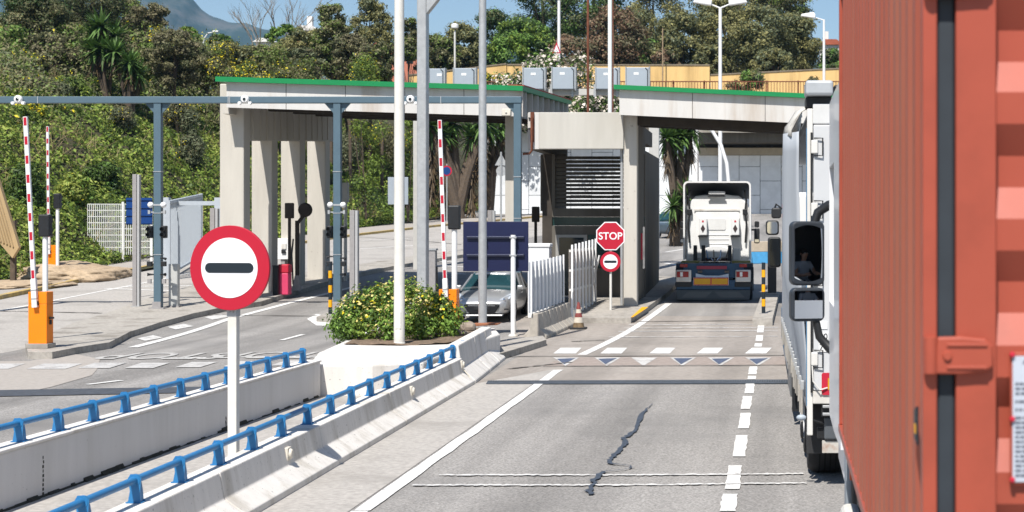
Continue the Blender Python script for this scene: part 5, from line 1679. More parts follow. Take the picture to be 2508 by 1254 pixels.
yucca('shaggy palm seen left of the pale round pole behind the canopy', (1195, 500), [(1208, 312), (1175, 345), (1225, 300)], 122, 1.7, .26, 2.5, 80, gz(122), 'palm', 4, 120)
yucca('tall shaggy palm seen through the truck lane', (1662, 560), [(1645, 318), (1690, 312), (1668, 335), (1635, 340)], 84, 1.15, .2, 1.6, 110, gz(84), 'palm', 5, 60)
yucca('low spiky yucca seen through the truck lane', (1660, 575), [(1650, 505), (1682, 480), (1700, 515), (1665, 530)], 84, 1.0, .14, 1.2, 80, gz(84), 'yucca', 6, 60)

# bare trees
def bare(label, px, pt, pb, Y, seed):
    x = X(px, Y); zb = hz(x, Y) if x < -30 else 13.6
    t = thing('bare_tree', label, 'tree', (x, Y, zb))
    r = random.Random(seed); m = MB(); tw = MB()
    top = Zp(pt, Y) - zb
    def branch(p, d, L, rad, k, mm):
        q_ = p + d * L
        mm.tube([p, p + d * L * .5 + Vector((r.uniform(-.05, .05), 0, 0)) * L, q_], [rad, rad * .8, rad * .55], 5, caps=False)
        if k == 0: return
        for i in range(3):
            nd = (d + Vector((r.uniform(-.6, .6), r.uniform(-.6, .6), r.uniform(-.1, .4)))).normalized()
            branch(p + d * L * r.uniform(.55, 1), nd, L * r.uniform(.55, .78), rad * .55, k - 1, tw)
    branch(Vector((0, 0, 0)), Vector((r.uniform(-.1, .1), 0, 1)).normalized(), top * .42, .13, 4, m)
    m.build('trunk', BARKG, t); tw.build('branches', BARKG, t)
bare('leftmost leafless tree against the sky above the canopy', 635, -30, 110, 150, 1)
bare('leafless tree in the middle of three above the canopy', 690, -60, 110, 154, 2)
bare('leafless tree nearest the white chapel', 728, -20, 110, 158, 3)

# far houses
def house(label, x0, x1, pt, pb, Y, wall, roofm, chim=None, zb=None, extra=True):
    s = F / Y
    w_ = (x1 - x0) / s; z1 = Zp(pt, Y); z0 = Zp(pb, Y) - 3 if zb is None else zb
    t = thing('house', label, 'house', (X(x0, Y), Y, z0))
    h = z1 - z0
    MB().box(0, w_, 0, 6, 0, h).build('wall', wall, t)
    m = MB(); m.prism([(-.3, h + .004), (w_ + .3, h + .004), (w_ * .75, h + min(1.2, w_ * .25)), (w_ * .25, h + min(1.2, w_ * .25))], 'y', -.3, 6.3); m.build('roof', roofm, t)
    for k in range(max(1, int(w_ / 2.4))):
        xx = w_ * (k + .5) / max(1, int(w_ / 2.4))
        MB().box(xx - .35, xx + .35, -.03, 0, h - 1.9, h - .8).build('window', GLASS, t)
    if chim:
        MB().box(w_ * chim - .3, w_ * chim + .3, 2, 2.6, h + .2, h + 1.9).build('chimney', wall, t)
HW = mat('house_white', (.72, .70, .67), .9, .05, 1); HP = mat('house_pink', S(205, 130, 105), .9, .08, 1); HR = mat('house_roof', S(175, 95, 70), .9, .15, 2); HY = mat('house_yellow', S(236, 180, 70), .9, .05, 1)
house('white chapel like house with a chimney above the canopy', 726, 775, 75, 100, 185, HW, HW, .4)
house('low white house far left above the canopy', 626, 664, 103, 112, 190, HW, HW, None)
house('yellow house below the white chapel', 704, 736, 106, 132, 170, HY, HR, None)
house('pink house between cream pole and square mast', 985, 1022, 112, 160, 175, HP, HR, .6)
house('pink flat house left of the cream pole', 905, 975, 122, 150, 178, HP, HR, None)
house('pale low house behind the yuccas', 300, 385, 128, 150, 125, HW, mat('house_grey', (.5, .5, .5), .9), None)
house('white house with red roof beside the container edge', 2008, 2062, 110, 140, 200, HW, HR, .3, 13)

# ---------------------------------------------------------------- mountain
MT = mat('mountain_scrub', (.03, .055, .05), .95, .4, .006, 0, col2=(.11, .11, .105), scale2=.012, detail=12)
def mz(px, ridge):
    return float(np.interp(px, [r[0] for r in ridge], [r[1] for r in ridge]))
R1 = [(-600, 60), (-200, 20), (60, -10), (250, -25), (350, -40), (400, -36), (445, -18), (470, -2), (492, 22), (520, 40), (560, 52), (610, 62), (660, 72), (720, 80), (780, 90), (860, 92), (1000, 110), (1200, 125), (1500, 150), (2000, 160), (2600, 170), (3400, 190)]
DM = 3000.0
pxs = np.arange(-700, 3500, 9)
vs, fs = [], []
nr = 26
for j in range(nr):
    f = j / (nr - 1)          # 0 foot, 1 crest
    for px in pxs:
        Yd = 1900 + 1100 * f
        zc = H - (mz(px, R1) - CY) * DM / F
        x = (px - CX) * DM / F
        n_ = noise.noise(Vector((x * .004, Yd * .004, 1))) * 60 + noise.noise(Vector((x * .015, Yd * .015, 5))) * 16
        z = zc * (f ** 1.25) + n_ * math.sin(math.pi * min(1, f)) + (noise.noise(Vector((x * .03, 3, 0))) * 4 if f > .9 else 0) - 5 * (1 - f)
        vs.append((x, Yd, z))
for j in range(2):
    for px in pxs:
        vs.append(((px - CX) * DM / F, DM + 400 * (j + 1), (H - (mz(px, R1) - CY) * DM / F) * (.7 - .4 * j)))
nx = len(pxs)
for j in range(nr + 1):
    for i in range(nx - 1):
        fs.append((j * nx + i, j * nx + i + 1, (j + 1) * nx + i + 1, (j + 1) * nx + i))
me = bpy.data.meshes.new('mountain'); me.from_pydata(vs, [], fs); me.materials.append(MT)
me.polygons.foreach_set('use_smooth', [True] * len(fs)); me.update()
o = bpy.data.objects.new('mountain', me); COL.objects.link(o); tag(o, kind='structure')

# scrub filling the hill top between the trees
rng = np.random.default_rng(33)
N = 230000
Yc = rng.uniform(78, 150, N); Dc = rng.uniform(9, 62, N)
Xc = np.interp(Yc, [20, 80, 110, 130], [-27.2, -28.0, -26.4, -25.6]) - Dc
keep = (Xc > -.52 * Yc - 6)
Xc, Yc, Dc_ = Xc[keep], Yc[keep], Dc[keep]
Zc = np.array([hz(x, y, False) for x, y in zip(Xc, Yc)])
cl = np.array([noise.noise(Vector((x * .28, y * .28, 3))) for x, y in zip(Xc, Yc)])
cl2 = np.array([noise.noise(Vector((x * .9, y * .9, 13))) for x, y in zip(Xc, Yc)])
hmax = np.clip(1.6 + 2.8 * cl + 1.1 * cl2 + 1.9 * np.clip((Yc - 95) / 18, 0, 1), .3, 5.2) * np.clip((Dc_ - 9) / 5, .15, 1)
P = np.stack([Xc, Yc, Zc + hmax * rng.uniform(.25, 1.05, len(Xc))], 1)
Nn = rng.normal(size=P.shape) * .7 + np.array([0, -.5, .7])
V = leaf_quads(P, Nn, .21, .45, rng)
u = rng.uniform(size=len(P)) * .55 + cl * .55 + cl2 * .3 + .25
mi = np.where(u > .72, 0, np.where(u > .45, 1, np.where(u > .2, 2, 3)))
yel = (cl2 > .28) & (rng.uniform(size=len(P)) < .09)
mi = np.where(yel, 4, mi)
me = quads_mesh('scrub', V, mi, [L_SC, L_OL, L_GG, L_OLD, L_YE])
o = bpy.data.objects.new('scrub', me); COL.objects.link(o)
tag(o, 'olive grey scrub with yellow sprays filling the hill top between trees', 'scrub', kind='stuff')

# ---------------------------------------------------------------- air between here and the mountain
hm = bpy.data.materials.new('haze_air'); hm.use_nodes = True
n = hm.node_tree.nodes; n.clear()
oo = n.new('ShaderNodeOutputMaterial'); pv = n.new('ShaderNodeVolumePrincipled')
pv.inputs['Color'].default_value = (.30, .62, 1.0, 1)
pv.inputs['Density'].default_value = .00008
hm.node_tree.links.new(pv.outputs[0], oo.inputs['Volume'])
o = MB().box(-3300, 3300, -50, 3500, -2.2, 640).build('haze', hm)
tag(o, kind='stuff')

# ---------------------------------------------------------------- vehicles: shared builders
def wheel(parent, x, y, z, r, wd, dual=False, rim=None, sgn=1, name='wheel'):
    """tyre and rim, axle along x; sgn = side the outside faces"""
    m = MB()
    prof = [(r * .58, -wd / 2), (r * .9, -wd / 2), (r * .985, -wd * .38), (r, -wd * .25), (r, wd * .25), (r * .985, wd * .38), (r * .9, wd / 2), (r * .58, wd / 2)]
    m.lathe(prof, (x, y, z), 'x', 36)
    for k in range(4):
        yy = (k - 1.5) * wd * .14
        m.lathe([(r * 1.002, yy - .008), (r * 1.004, yy), (r * 1.002, yy + .008)], (x, y, z), 'x', 36, 1)
    o = m.build(name, [RUB, mat('tyre_groove', (.008, .008, .008), .9)], parent)
    m = MB()
    e = sgn * wd / 2
    m.lathe([(0, e * .35), (r * .22, e * .35), (r * .26, e * .75), (r * .33, e * .75), (r * .42, e * .3), (r * .54, e * .55), (r * .59, e * 1.0), (r * .59, -e * .8)], (x, y, z), 'x', 24)
    for k in range(10):
        a = 2 * math.pi * k / 10
        m.cyl((x + e * .74, y + math.cos(a) * r * .29, z + math.sin(a) * r * .29), (x + e * .85, y + math.cos(a) * r * .29, z + math.sin(a) * r * .29), r * .03, n=6)
    m.build('rim', rim or mat('steel_rim', (.35, .35, .35), .4, .1, 8, metal=.5), o)
    return o

def rrect(w_, h, r, n=5, cx=0, cz=0):
    pts = []
    for (sx, sz, a0) in ((1, -1, -90), (1, 1, 0), (-1, 1, 90), (-1, -1, 180)):
        for k in range(n + 1):
            a = R(a0 + 90 * k / n)
            pts.append((cx + sx * (w_ / 2 - r) + math.cos(a) * r, cz + sz * (h / 2 - r) + math.sin(a) * r))
    return pts

CABW = mat('cab_white', (.74, .74, .735), .35, .03, 3, coat=.3)
CBLUE = mat('chassis_blue', (.018, .06, .12), .5, .2, 6)
LAMPR = mat('lamp_red', (.30, .012, .012), .25, .1, 6)
AMBER = mat('amber_plate', (.62, .33, .01), .4, .05, 6)

# ---------------------------------------------------------------- white tractor unit, seen from behind
YT = 51.0
xt = X(1747, YT)
tr = thing('tractor_truck', 'white tractor unit without trailer driving away under the canopy', 'truck', (xt, YT, gz(YT + 1.5) - .02), 0)
m = MB()
for s_ in (-1, 1):
    mm = MB(); mm.box(s_ * .42 - .05, s_ * .42 + .05, .25, 6.2, .62, .92); mm.build('frame_rail', CBLUE, tr, bevel=.01)
MB().box(-1.15, 1.15, .05, .22, .36, .66).build('rear_beam', CBLUE, tr, bevel=.015)
m = MB(); m.prism([(-1.13, .05), (1.13, .05), (1.16, .352), (-1.16, .352)], 'y', .0, .03); m.build('spray_skirt', mat('skirt_black', (.03, .045, .06), .5, .15, 6), tr)
for k in range(9):
    for s_ in (-1, 1):
        x0 = s_ * (.06 + k * .085)
        mm = MB(); mm.prism([(x0, .3), (x0 + s_ * .028, .3), (x0 + s_ * .228, .12), (x0 + s_ * .2, .12)], 'y', -.008, -.001); mm.build('chevron', mat('skirt_grey', (.14, .16, .17), .5, .1), tr)
MB().box(-.62, .48, -.02, .045, .50, .74).build('marker_board', WHITE, tr)
for a, b in ((-.59, -.09), (-.05, .45)):
    MB().box(a, b, -.03, -.022, .53, .71).build('amber_panel', AMBER, tr)
for a, b, c, d_ in ((-.61, .47, .505, .528), (-.61, .47, .712, .735), (-.61, -.592, .528, .712), (-.088, -.052, .528, .712), (.452, .47, .528, .712)):
    MB().box(a, b, -.031, -.023, c, d_).build('red_border', REDP, tr)
MB().prism([(-.55, .745), (.48, .745), (.48, .86), (.2, .80), (-.25, .80), (-.55, .87)], 'y', .02, .05).build('number_plate_holder', mat('pale_blue_panel', (.45, .52, .62), .4, .05), tr)
MB().box(-.52, .42, .08, .12, 1.0, 1.1).build('red_bar', mat('red_bar', (.28, .03, .06), .5, .1), tr)
MB().box(-.95, .95, .14, .24, .72, 1.18).build('cross_panel', CBLUE, tr, bevel=.02)
for s_ in (-1, 1):
    xc = s_ * .93
    MB().box(xc - .24, xc + .24, .0, .14, .6, .98).build('lamp_housing', DIRTW, tr, bevel=.03)
    o = MB().box(xc - .21, xc + .16, -.02, -.002, .75, .93).build('tail_lamp', LAMPR, tr, bevel=.01)
    MB().box(xc - .1, xc - .02, -.026, -.021, .77, .91).build('reverse_lamp', WHITE, o)
    MB().box(s_ * .93 - .12, s_ * .93 + .12, .1, .16, 1.06, 1.16).build('upper_lamp', LAMPR, tr, bevel=.01)
    MB().box(xc - .26, xc + .26, .0, .12, .45, .592).build('lamp_skirt', BLACK, tr, bevel=.02)
    # mudguard: half cylinder strips over the wheels
    mm = MB(); pg = []
    for k in range(9):
        a = R(15 + 150 * k / 8); pg.append((1.15 - math.cos(a) * .62, .52 + math.sin(a) * .66))
    pg2 = [(1.15 - math.cos(R(165 - 150 * k / 8)) * .58, .52 + math.sin(R(165 - 150 * k / 8)) * .62) for k in range(9)]
    mm.prism(pg + pg2, 'x', s_ * .62, s_ * 1.22); mm.build('mudguard', BLACK, tr)
    for off in (.74, 1.06):
        wheel(tr, s_ * off, 1.15, .5, .5, .29, sgn=s_)
    wheel(tr, s_ * 1.02, 4.9, .5, .5, .31, sgn=s_)
# fifth wheel and ramps
m = MB(); m.prism([(-.45, .8), (-.5, 1.7), (-.2, 1.95), (.2, 1.95), (.5, 1.7), (.45, .8), (.16, .75), (.05, 1.25), (-.05, 1.25), (-.16, .75)], 'z', 1.16, 1.22); m.build('fifth_wheel', mat('greasy_steel', (.05, .05, .05), .35, .3, 9, metal=.5), tr, bevel=.01)
for s_ in (-1, 1):
    M = Matrix.Translation((s_ * .42, .45, 1.05)) @ Matrix.Rotation(R(20), 4, 'X')
    mm = MB(); mm.box(-.07, .07, -.4, .4, -.03, .03, 0, M); mm.build('ramp', mat('greasy_steel2', (.12, .11, .10), .5, .3, 9), tr)
    MB().box(s_ * .82 - .3, s_ * .82 + .3, 1.9, 2.6, 1.02, 1.22).build('deck_plate', mat('olive_plate', (.22, .20, .05), .7, .2, 5), tr, bevel=.02)
MB().box(-.55, .55, 2.2, 2.6, .95, 1.16).build('catwalk', CBLUE, tr, bevel=.01)
m = MB()
for k in range(4):
    mm = MB(); x0 = -.36 + k * .24
    mm.tube([(x0, 3.2, 1.55), (x0 * .8, 2.8, 1.28), (x0 * .5, 2.5, 1.3), (x0 * .3, 2.1, 1.24)], .022, 6); mm.build('air_line', BLACK if k % 2 else RAILB, tr)
for x0 in (-.72, -.45, .42):
    MB().box(x0 - .06, x0 + .06, 2.9, 3.1, 1.1, 1.72).build('bracket_post', mat('bracket_black', (.03, .03, .033), .6), tr, bevel=.01)
MB().box(.5, .78, 2.9, 3.2, 1.2, 1.62).build('filter_can', DIRTW, tr, bevel=.05)
# cab
yc = 3.35
cw = 1.05
cab = []
cp = [(-cw, 1.15), (cw, 1.15), (cw, 2.95), (cw - .08, 3.15), (.72, 3.36), (0, 3.44), (-.72, 3.36), (-cw + .08, 3.15), (-cw, 2.95)]
o = MB().prism(cp, 'y', yc, 5.6).build('cab_shell', CABW, tr, bevel=.05, seg=3)
MB().prism(rrect(1.5, 1.55, .08, 4, 0, 2.05), 'y', yc - .035, yc - .002).build('back_panel', CABW, tr, bevel=.02)
MB().prism(rrect(.70, .40, .06, 4, -.07, 2.42), 'y', yc - .055, yc - .036).build('window_blank', mat('blank_white', (.68, .68, .67), .4, .03), tr, bevel=.015)
MB().box(-.78, .74, yc - .065, yc - .036, 2.86, 2.92).build('seam_bar', DIRTW, tr, bevel=.01)
for z in (1.75, 1.9, 2.05):
    MB().box(-.42, .38, yc - .05, yc - .036, z, z + .03).build('rib', CABW, tr, bevel=.008)
MB().prism([(-.42, 1.3), (.36, 1.3), (.36, 1.62), (.1, 1.70), (-.16, 1.70), (-.42, 1.62)], 'y', yc - .08, yc - .036).build('lower_cover', CABW, tr, bevel=.02)
MB().box(-.4, .34, yc - .09, yc - .037, 1.17, 1.295).build('dark_slot', mat('dark_red_slot', (.06, .02, .02), .7), tr)
for x0 in (-.47, .60):
    o = MB().box(x0 - .13, x0 + .13, yc - .32, yc - .036, 2.05, 2.62).build('warning_box', CABW, tr, bevel=.02)
    MB().box(x0 - .16, x0 + .16, yc - .30, yc - .036, 1.99, 2.047).build('box_foot', BLACK, o)
    MB().prism([(x0, 2.13), (x0 + .075, 2.27), (x0, 2.41), (x0 - .075, 2.27)], 'y', yc - .327, yc - .321).build('diamond', mat('diamond_grey', (.045, .03, .03), .6), o)
    MB().box(x0 - .03, x0 + .03, yc - .327, yc - .321, 2.48, 2.54).build('red_mark', REDP, o)
# roof deflector: arch with open back
def arch(w_, z0, z1, r, n=5):
    pts = [(-w_, z0), (-w_ * 1.0, z1 - r)]
    for k in range(n + 1):
        a = R(180 - 90 * k / n); pts.append((-w_ + r + math.cos(a) * r, z1 - r + math.sin(a) * r))
    for k in range(n + 1):
        a = R(90 - 90 * k / n); pts.append((w_ - r + math.cos(a) * r, z1 - r + math.sin(a) * r))
    pts += [(w_, z1 - r), (w_, z0)]
    return pts
outer = arch(1.12, 1.25, 3.84, .16)
inner = arch(1.065, 1.25, 3.785, .12)
m = MB()
n = len(outer)
for (ya, yb, sc) in ((yc - .35, yc + .6, 1),):
    vs = [(x, ya, z) for x, z in outer] + [(x, yb, z) for x, z in outer] + [(x, ya, z) for x, z in inner] + [(x, yb, z) for x, z in inner]
    fs = []
    for k in range(n - 1):
        fs += [(k, k + 1, n + k + 1, n + k), (2 * n + k, 3 * n + k, 3 * n + k + 1, 2 * n + k + 1), (k, 2 * n + k, 2 * n + k + 1, k + 1), (n + k, n + k + 1, 3 * n + k + 1, 3 * n + k)]
    fs += [(0, n, 3 * n, 2 * n), (n - 1, 3 * n - 1, 4 * n - 1, 2 * n - 1)]
    m.add(vs, fs)
m.build('air_deflector', CABW, tr)
m = MB(); m.prism([(yc - .2, 3.77), (yc + 1.2, 3.40), (5.4, 3.3), (5.5, 3.4), (yc + 1.4, 3.66), (yc + .6, 3.8)], 'x', -1.03, 1.03); m.build('roof_spoiler', mat('spoiler_inside', (.10, .105, .11), .6, .1), tr)
MB().prism(rrect(.56, .1, .04, 3, -.02, 3.46), 'y', yc - .12, yc + .05).build('roof_lamp_bar', CABW, tr, bevel=.01)
MB().prism([(-.32, 3.33), (.28, 3.33), (.2, 3.41), (-.24, 3.41)], 'y', yc - .16, yc - .1).build('roof_scoop', BLACK, tr)
for s_ in (-1, 1):
    mm = MB(); mm.tube([(s_ * .9, yc - .12, 3.55), (s_ * .96, yc - .1, 3.2), (s_ * .92, yc - .1, 2.8), (s_ * .97, yc - .1, 2.4), (s_ * .93, yc - .1, 1.8)], .035, 6); mm.build('hose_bundle', BLACK, tr)
    MB().box(s_ * .92 - .08, s_ * .92 + .08, yc - .14, yc - .03, 2.72, 2.92).build('hinge_block', BLACK, tr, bevel=.02)
    mo = MB().prism(rrect(.19, .52, .05, 4, s_ * 1.28, 2.02), 'y', 5.35, 5.47).build('mirror', BLACK, tr, bevel=.02)
    MB().prism(rrect(.16, .22, .05, 4, s_ * 1.28, 2.42), 'y', 5.35, 5.47).build('upper_mirror', BLACK, tr, bevel=.02)
    MB().box(s_ * 1.28 - .07, s_ * 1.28 + .07, 5.34, 5.349, 1.8, 1.9).build('mirror_strip', CHROME, mo)
    MB().box(min(s_ * 1.0, s_ * 1.2), max(s_ * 1.0, s_ * 1.2), 5.42, 5.5, 2.2, 2.26).build('mirror_arm', BLACK, tr)
    MB().box(s_ * 1.06 - .03, s_ * 1.06 + .03, 3.9, 5.3, .55, 1.2).build('side_skirt', CABW, tr, bevel=.02)
    MB().box(s_ * .8 - .28, s_ * .8 + .28, 2.7, 3.9, .42, .95).build('fuel_tank', mat('tank_alu', (.5, .5, .5), .35, .05, metal=.7), tr, bevel=.08)
MB().box(-1.0, 1.0, 5.61, 5.66, 2.2, 3.0).build('windscreen', GLASS, tr)
MB().box(-1.0, 1.0, 5.602, 5.75, .35, 1.1).build('front_bumper', CABW, tr, bevel=.05)

# ---------------------------------------------------------------- cars
def car(name, label, loc, rz, paint, k=1.0):
    """front at local y=0, car extends to +y"""
    t = thing(name, label, 'car', loc, rz)
    # lower body stations: y, half width, z sill, z shoulder, hood height at centre
    st = [(0.0, .52, .30, .52, .56), (.06, .66, .23, .60, .64), (.22, .80, .19, .70, .74), (.55, .87, .18, .80, .87), (1.0, .895, .18, .88, .98), (1.35, .90, .18, .93, 1.03),
          (2.2, .905, .18, .95, 1.0), (3.2, .90, .18, .97, 1.0), (3.8, .87, .2, .97, 1.0), (4.05, .80, .26, .93, .96), (4.15, .70, .34, .80, .82)]
    m = MB(); rows = []
    for (y, hw, z0, z1, zc) in st:
        row = [(0, y, z0), (hw * .82, y, z0), (hw * .97, y, z0 + (z1 - z0) * .25), (hw, y, z0 + (z1 - z0) * .6), (hw * .955, y, z1 - .02), (hw * .86, y, z1 + (zc - z1) * .35), (hw * .5, y, z1 + (zc - z1) * .85), (0, y, zc)]
        row = row + [(-x, yy, z) for x, yy, z in row[-2:0:-1]]
        rows.append([tuple(c * k for c in p) for p in row])
    n = len(rows[0]); vs = [p for r_ in rows for p in r_]
    fs = [(i * n + a, i * n + (a + 1) % n, (i + 1) * n + (a + 1) % n, (i + 1) * n + a) for i in range(len(rows) - 1) for a in range(n)]
    fs += [tuple(range(n))[::-1], tuple((len(rows) - 1) * n + a for a in range(n))]
    m.add(vs, fs, 0, True)
    ob = m.build('body', paint, t)
    sd = ob.modifiers.new('subsurf', 'SUBSURF'); sd.levels = 2; sd.render_levels = 2
    # greenhouse
    gs = [(1.05, .80, .80, .97, .98), (1.9, .78, .62, 1.40, 1.42), (2.4, .78, .64, 1.46, 1.49), (3.2, .77, .62, 1.44, 1.47), (3.75, .76, .58, 1.32, 1.35), (4.08, .76, .70, 1.0, 1.01)]
    def gh(shrink, z_add, y_add, name, mt, lo=.93):
        m = MB(); rows = []
        for (y, wb, wt, ze, zt_) in gs:
            r_ = [(0, y, lo), (wb - shrink + .03, y, lo), (wt - shrink + .02, y, ze + z_add), (wt * .6, y, zt_ + z_add), (0, y, zt_ + .012 + z_add)]
            r_ += [(-x, yy, z) for x, yy, z in r_[-2:0:-1]]
            rows.append([tuple(c * k for c in p) for p in r_])
        n = len(rows[0]); vs = [p for q_ in rows for p in q_]
        fs = [(i * n + a, i * n + (a + 1) % n, (i + 1) * n + (a + 1) % n, (i + 1) * n + a) for i in range(len(rows) - 1) for a in range(n)]
        fs += [tuple(range(n))[::-1], tuple((len(rows) - 1) * n + a for a in range(n))]
        m.add(vs, fs, 0, True); return m.build(name, mt, t)
    gh(.0, 0, 0, 'windows', mat('car_glass', (.015, .05, .06), .05, .15, 2, spec=.7))
    # roof skin and pillars over the glass
    m = MB()
    top = [(y, wt + .03, ze, zt_) for (y, wb, wt, ze, zt_) in gs]
    for i in range(1, 4):
        (y0, w0, e0, t0), (y1, w1, e1, t1) = top[i], top[i + 1]
        prof = [(-w0, e0 - .01), (-w0 * .6, t0 + .014), (0, t0 + .028), (w0 * .6, t0 + .014), (w0, e0 - .01)]
        prof1 = [(-w1, e1 - .01), (-w1 * .6, t1 + .014), (0, t1 + .028), (w1 * .6, t1 + .014), (w1, e1 - .01)]
        o0 = len(m.v)
        vs = [(x * k, y0 * k, z * k) for x, z in prof] + [(x * k, y1 * k, z * k) for x, z in prof1]
        m.add(vs, [(a, a + 1, a + 6, a + 5) for a in range(4)], 0, True)
    ro = m.build('roof', paint, t)
    sm = ro.modifiers.new('solid', 'SOLIDIFY'); sm.thickness = .02
    for s_ in (-1, 1):
        for pts in (((.84, 1.02, .95), (.655, 1.9, 1.40)), ((.80, 2.45, .95), (.665, 2.42, 1.46)), ((.80, 4.0, .95), (.6, 3.75, 1.33)), ((.79, 3.3, .95), (.645, 3.2, 1.44))):
            mm = MB(); mm.tube([(s_ * p[0] * k, p[1] * k, p[2] * k) for p in pts], .035 * k, 8); mm.build('pillar', paint, t)
        mm = MB()
        for y, z in ((.78, .31), (3.38, .31)):
            wheel(t, s_ * .80 * k, y * k, z * k, .315 * k, .2 * k, sgn=s_, rim=mat('alloy', (.5, .5, .52), .3, .05, 6, metal=.8))
            a_ = MB(); a_.lathe([(.345 * k, -.02), (.38 * k, .0), (.345 * k, .015)], (s_ * .885 * k, y * k, z * k), 'x', 28); a_.build('wheel_arch', mat('arch_black', (.012, .012, .013), .7), t)
        # headlamp: swept triangular glass
        hl = [(.40, .06, .585), (.60, .17, .60), (.80, .36, .70), (.86, .62, .83), (.80, .60, .86), (.62, .28, .745)]
        mm = MB(); vs = [(s_ * x * k, (y - .035) * k, z * k) for x, y, z in hl] + [(s_ * x * .97 * k, (y + .12) * k, z * k) for x, y, z in hl]
        nn = len(hl); mm.add(vs, [tuple(range(nn)), tuple(range(2 * nn - 1, nn - 1, -1))] + [(a, (a + 1) % nn, nn + (a + 1) % nn, nn + a) for a in range(nn)])
        ho = mm.build('headlight', mat('headlamp_glass', (.55, .60, .66), .08, .25, 14, metal=.3), t, bevel=.01)
        MB().ball((s_ * .66 * k, .17 * k, .665 * k), .05 * k).build('bulb', CHROME, ho)
        mm = MB(); mm.box(s_ * .97 * k - .09 * k, s_ * .97 * k + .09 * k, 1.25 * k, 1.37 * k, .95 * k, 1.09 * k); mm.build('mirror', paint, t, bevel=.03)
        MB().box(s_ * .72 * k - .07, s_ * .72 * k + .07, .1 * k, .2 * k, .36 * k, .41 * k).build('fog_lamp', BLACK, t, bevel=.01)
        MB().box(s_ * .72 * k - .1, s_ * .72 * k + .1, 4.03 * k, 4.13 * k, .72 * k, .92 * k).build('tail_light', LAMPR, t, bevel=.03)
        MB().box(s_ * .905 * k - .012, s_ * .905 * k + .012, 2.1 * k, 2.2 * k, .82 * k, .85 * k).build('door_handle', paint, t, bevel=.004)
    m = MB(); m.prism([(-.52 * k, .44 * k), (-.40 * k, .27 * k), (.40 * k, .27 * k), (.52 * k, .44 * k), (.55 * k, .53 * k), (.40 * k, .57 * k), (-.40 * k, .57 * k), (-.55 * k, .53 * k)], 'y', -.035 * k, .12 * k)
    go = m.build('grille', mat('grille_black', (.010, .010, .012), .35, .1), t, bevel=.02)
    for z in (.49, .53):
        MB().box(-.42 * k, .42 * k, -.046 * k, -.036 * k, z * k, (z + .014) * k).build('grille_bar', CHROME, go)
    MB().box(-.24 * k, .24 * k, -.055 * k, -.037 * k, .375 * k, .475 * k).build('number_plate', mat('plate_dark', (.02, .02, .022), .4), go)
    MB().prism([(-.05 * k, .69 * k), (.05 * k, .69 * k), (.035 * k, .76 * k), (-.035 * k, .76 * k)], 'y', .06 * k, .2 * k).build('badge', mat('badge_dark', (.05, .05, .07), .3, metal=.5), t)
    MB().prism([(-.62 * k, .17 * k), (.62 * k, .17 * k), (.66 * k, .225 * k), (-.66 * k, .225 * k)], 'y', -.02 * k, .2 * k).build('front_lip', paint, t, bevel=.02)
    MB().box(-.3 * k, .26 * k, 1.0 * k, 1.04 * k, .96 * k, .98 * k).build('wiper', BLACK, t)
    return t
SILV = mat('silver_paint', (.44, .445, .45), .3, .03, 3, metal=.55, coat=.6)
car('parked_car', 'silver hatchback facing the camera under the dark blue sign back', (X(1180, 44.3), 44.3, gz(45.5)), R(0), SILV, .88)
car('parked_car', 'dark blue grey car glimpsed between the booth and the white tractor unit', (X(1676, 92) , 95.5, gz(93)), R(168), mat('slate_paint', (.10, .135, .17), .3, .04, 3, metal=.5, coat=.6), 1.0)

# blue and white barrier on the right beyond the tractor
p0 = at(1842, 632, 66); 
t = thing('painted_barrier', 'blue and white painted jersey barrier beyond the tractor unit', 'barrier', (X(1838, 70), 70, gz(70)), R(-62))
for i in range(3):
    MB().prism([(-.3, 0), (.3, 0), (.12, .5), (-.12, .5)], 'y', i * 1.7, i * 1.7 + 1.68).build('lower_block', mat('painted_blue', (.05, .24, .45), .7, .15, 4), t, bevel=.02)
    MB().prism([(-.119, .502), (.119, .502), (.1, .95), (-.1, .95)], 'y', i * 1.7, i * 1.7 + 1.68).build('upper_block', mat('painted_beige', (.48, .40, .30), .8, .15, 4), t, bevel=.02)

# ---------------------------------------------------------------- curtain side trailer
YQ = 17.0
q0 = X(1979, YQ)
ct = thing('curtain_trailer', 'white curtain sided trailer with torn grey side curtain, seen from behind', 'trailer', (q0, YQ, gz(YQ)), R(.95))
CURT = mat('curtain_cloth', (.40, .425, .455), .6, .08, 3, .1, col2=(.33, .35, .38), scale2=1.2, streak=True)
LT_ = 13.6
m = MB()
rc = random.Random(8)
ny, nz = 150, 14
vs = []
for j in range(nz + 1):
    z = .92 + (3.72 - .92) * j / nz
    for i in range(ny + 1):
        y = .12 + (LT_ - .2) * i / ny
        wv = .014 * math.sin(y * 9.5 + .6 * math.sin(z * 1.3)) + .010 * math.sin(y * 4.1 + z) + .006 * noise.noise(Vector((y * 2, z * 2, 0)))
        hh = min(1, y / .6) ** .7 * max(0, 1 - max(0, y - .6) / 8.5) ** 1.5
        g_ = min(1, max(0, (z - .95) / 1.5)); g_ = g_ * g_ * (3 - 2 * g_)
        vs.append((-.02 + wv - .22 * hh * g_, y, z))
fs = [(j * (ny + 1) + i, j * (ny + 1) + i + 1, (j + 1) * (ny + 1) + i + 1, (j + 1) * (ny + 1) + i) for j in range(nz) for i in range(ny)]
m.add(vs, fs, 0, True); o = m.build('side_curtain', CURT, ct, fix=False)
so = o.modifiers.new('solid', 'SOLIDIFY'); so.thickness = .006
m = MB(); m.box(-.015, .03, .07, .16, .85, 3.75); m.build('blue_edge_strap', mat('strap_blue', (.05, .20, .38), .6, .1), ct)
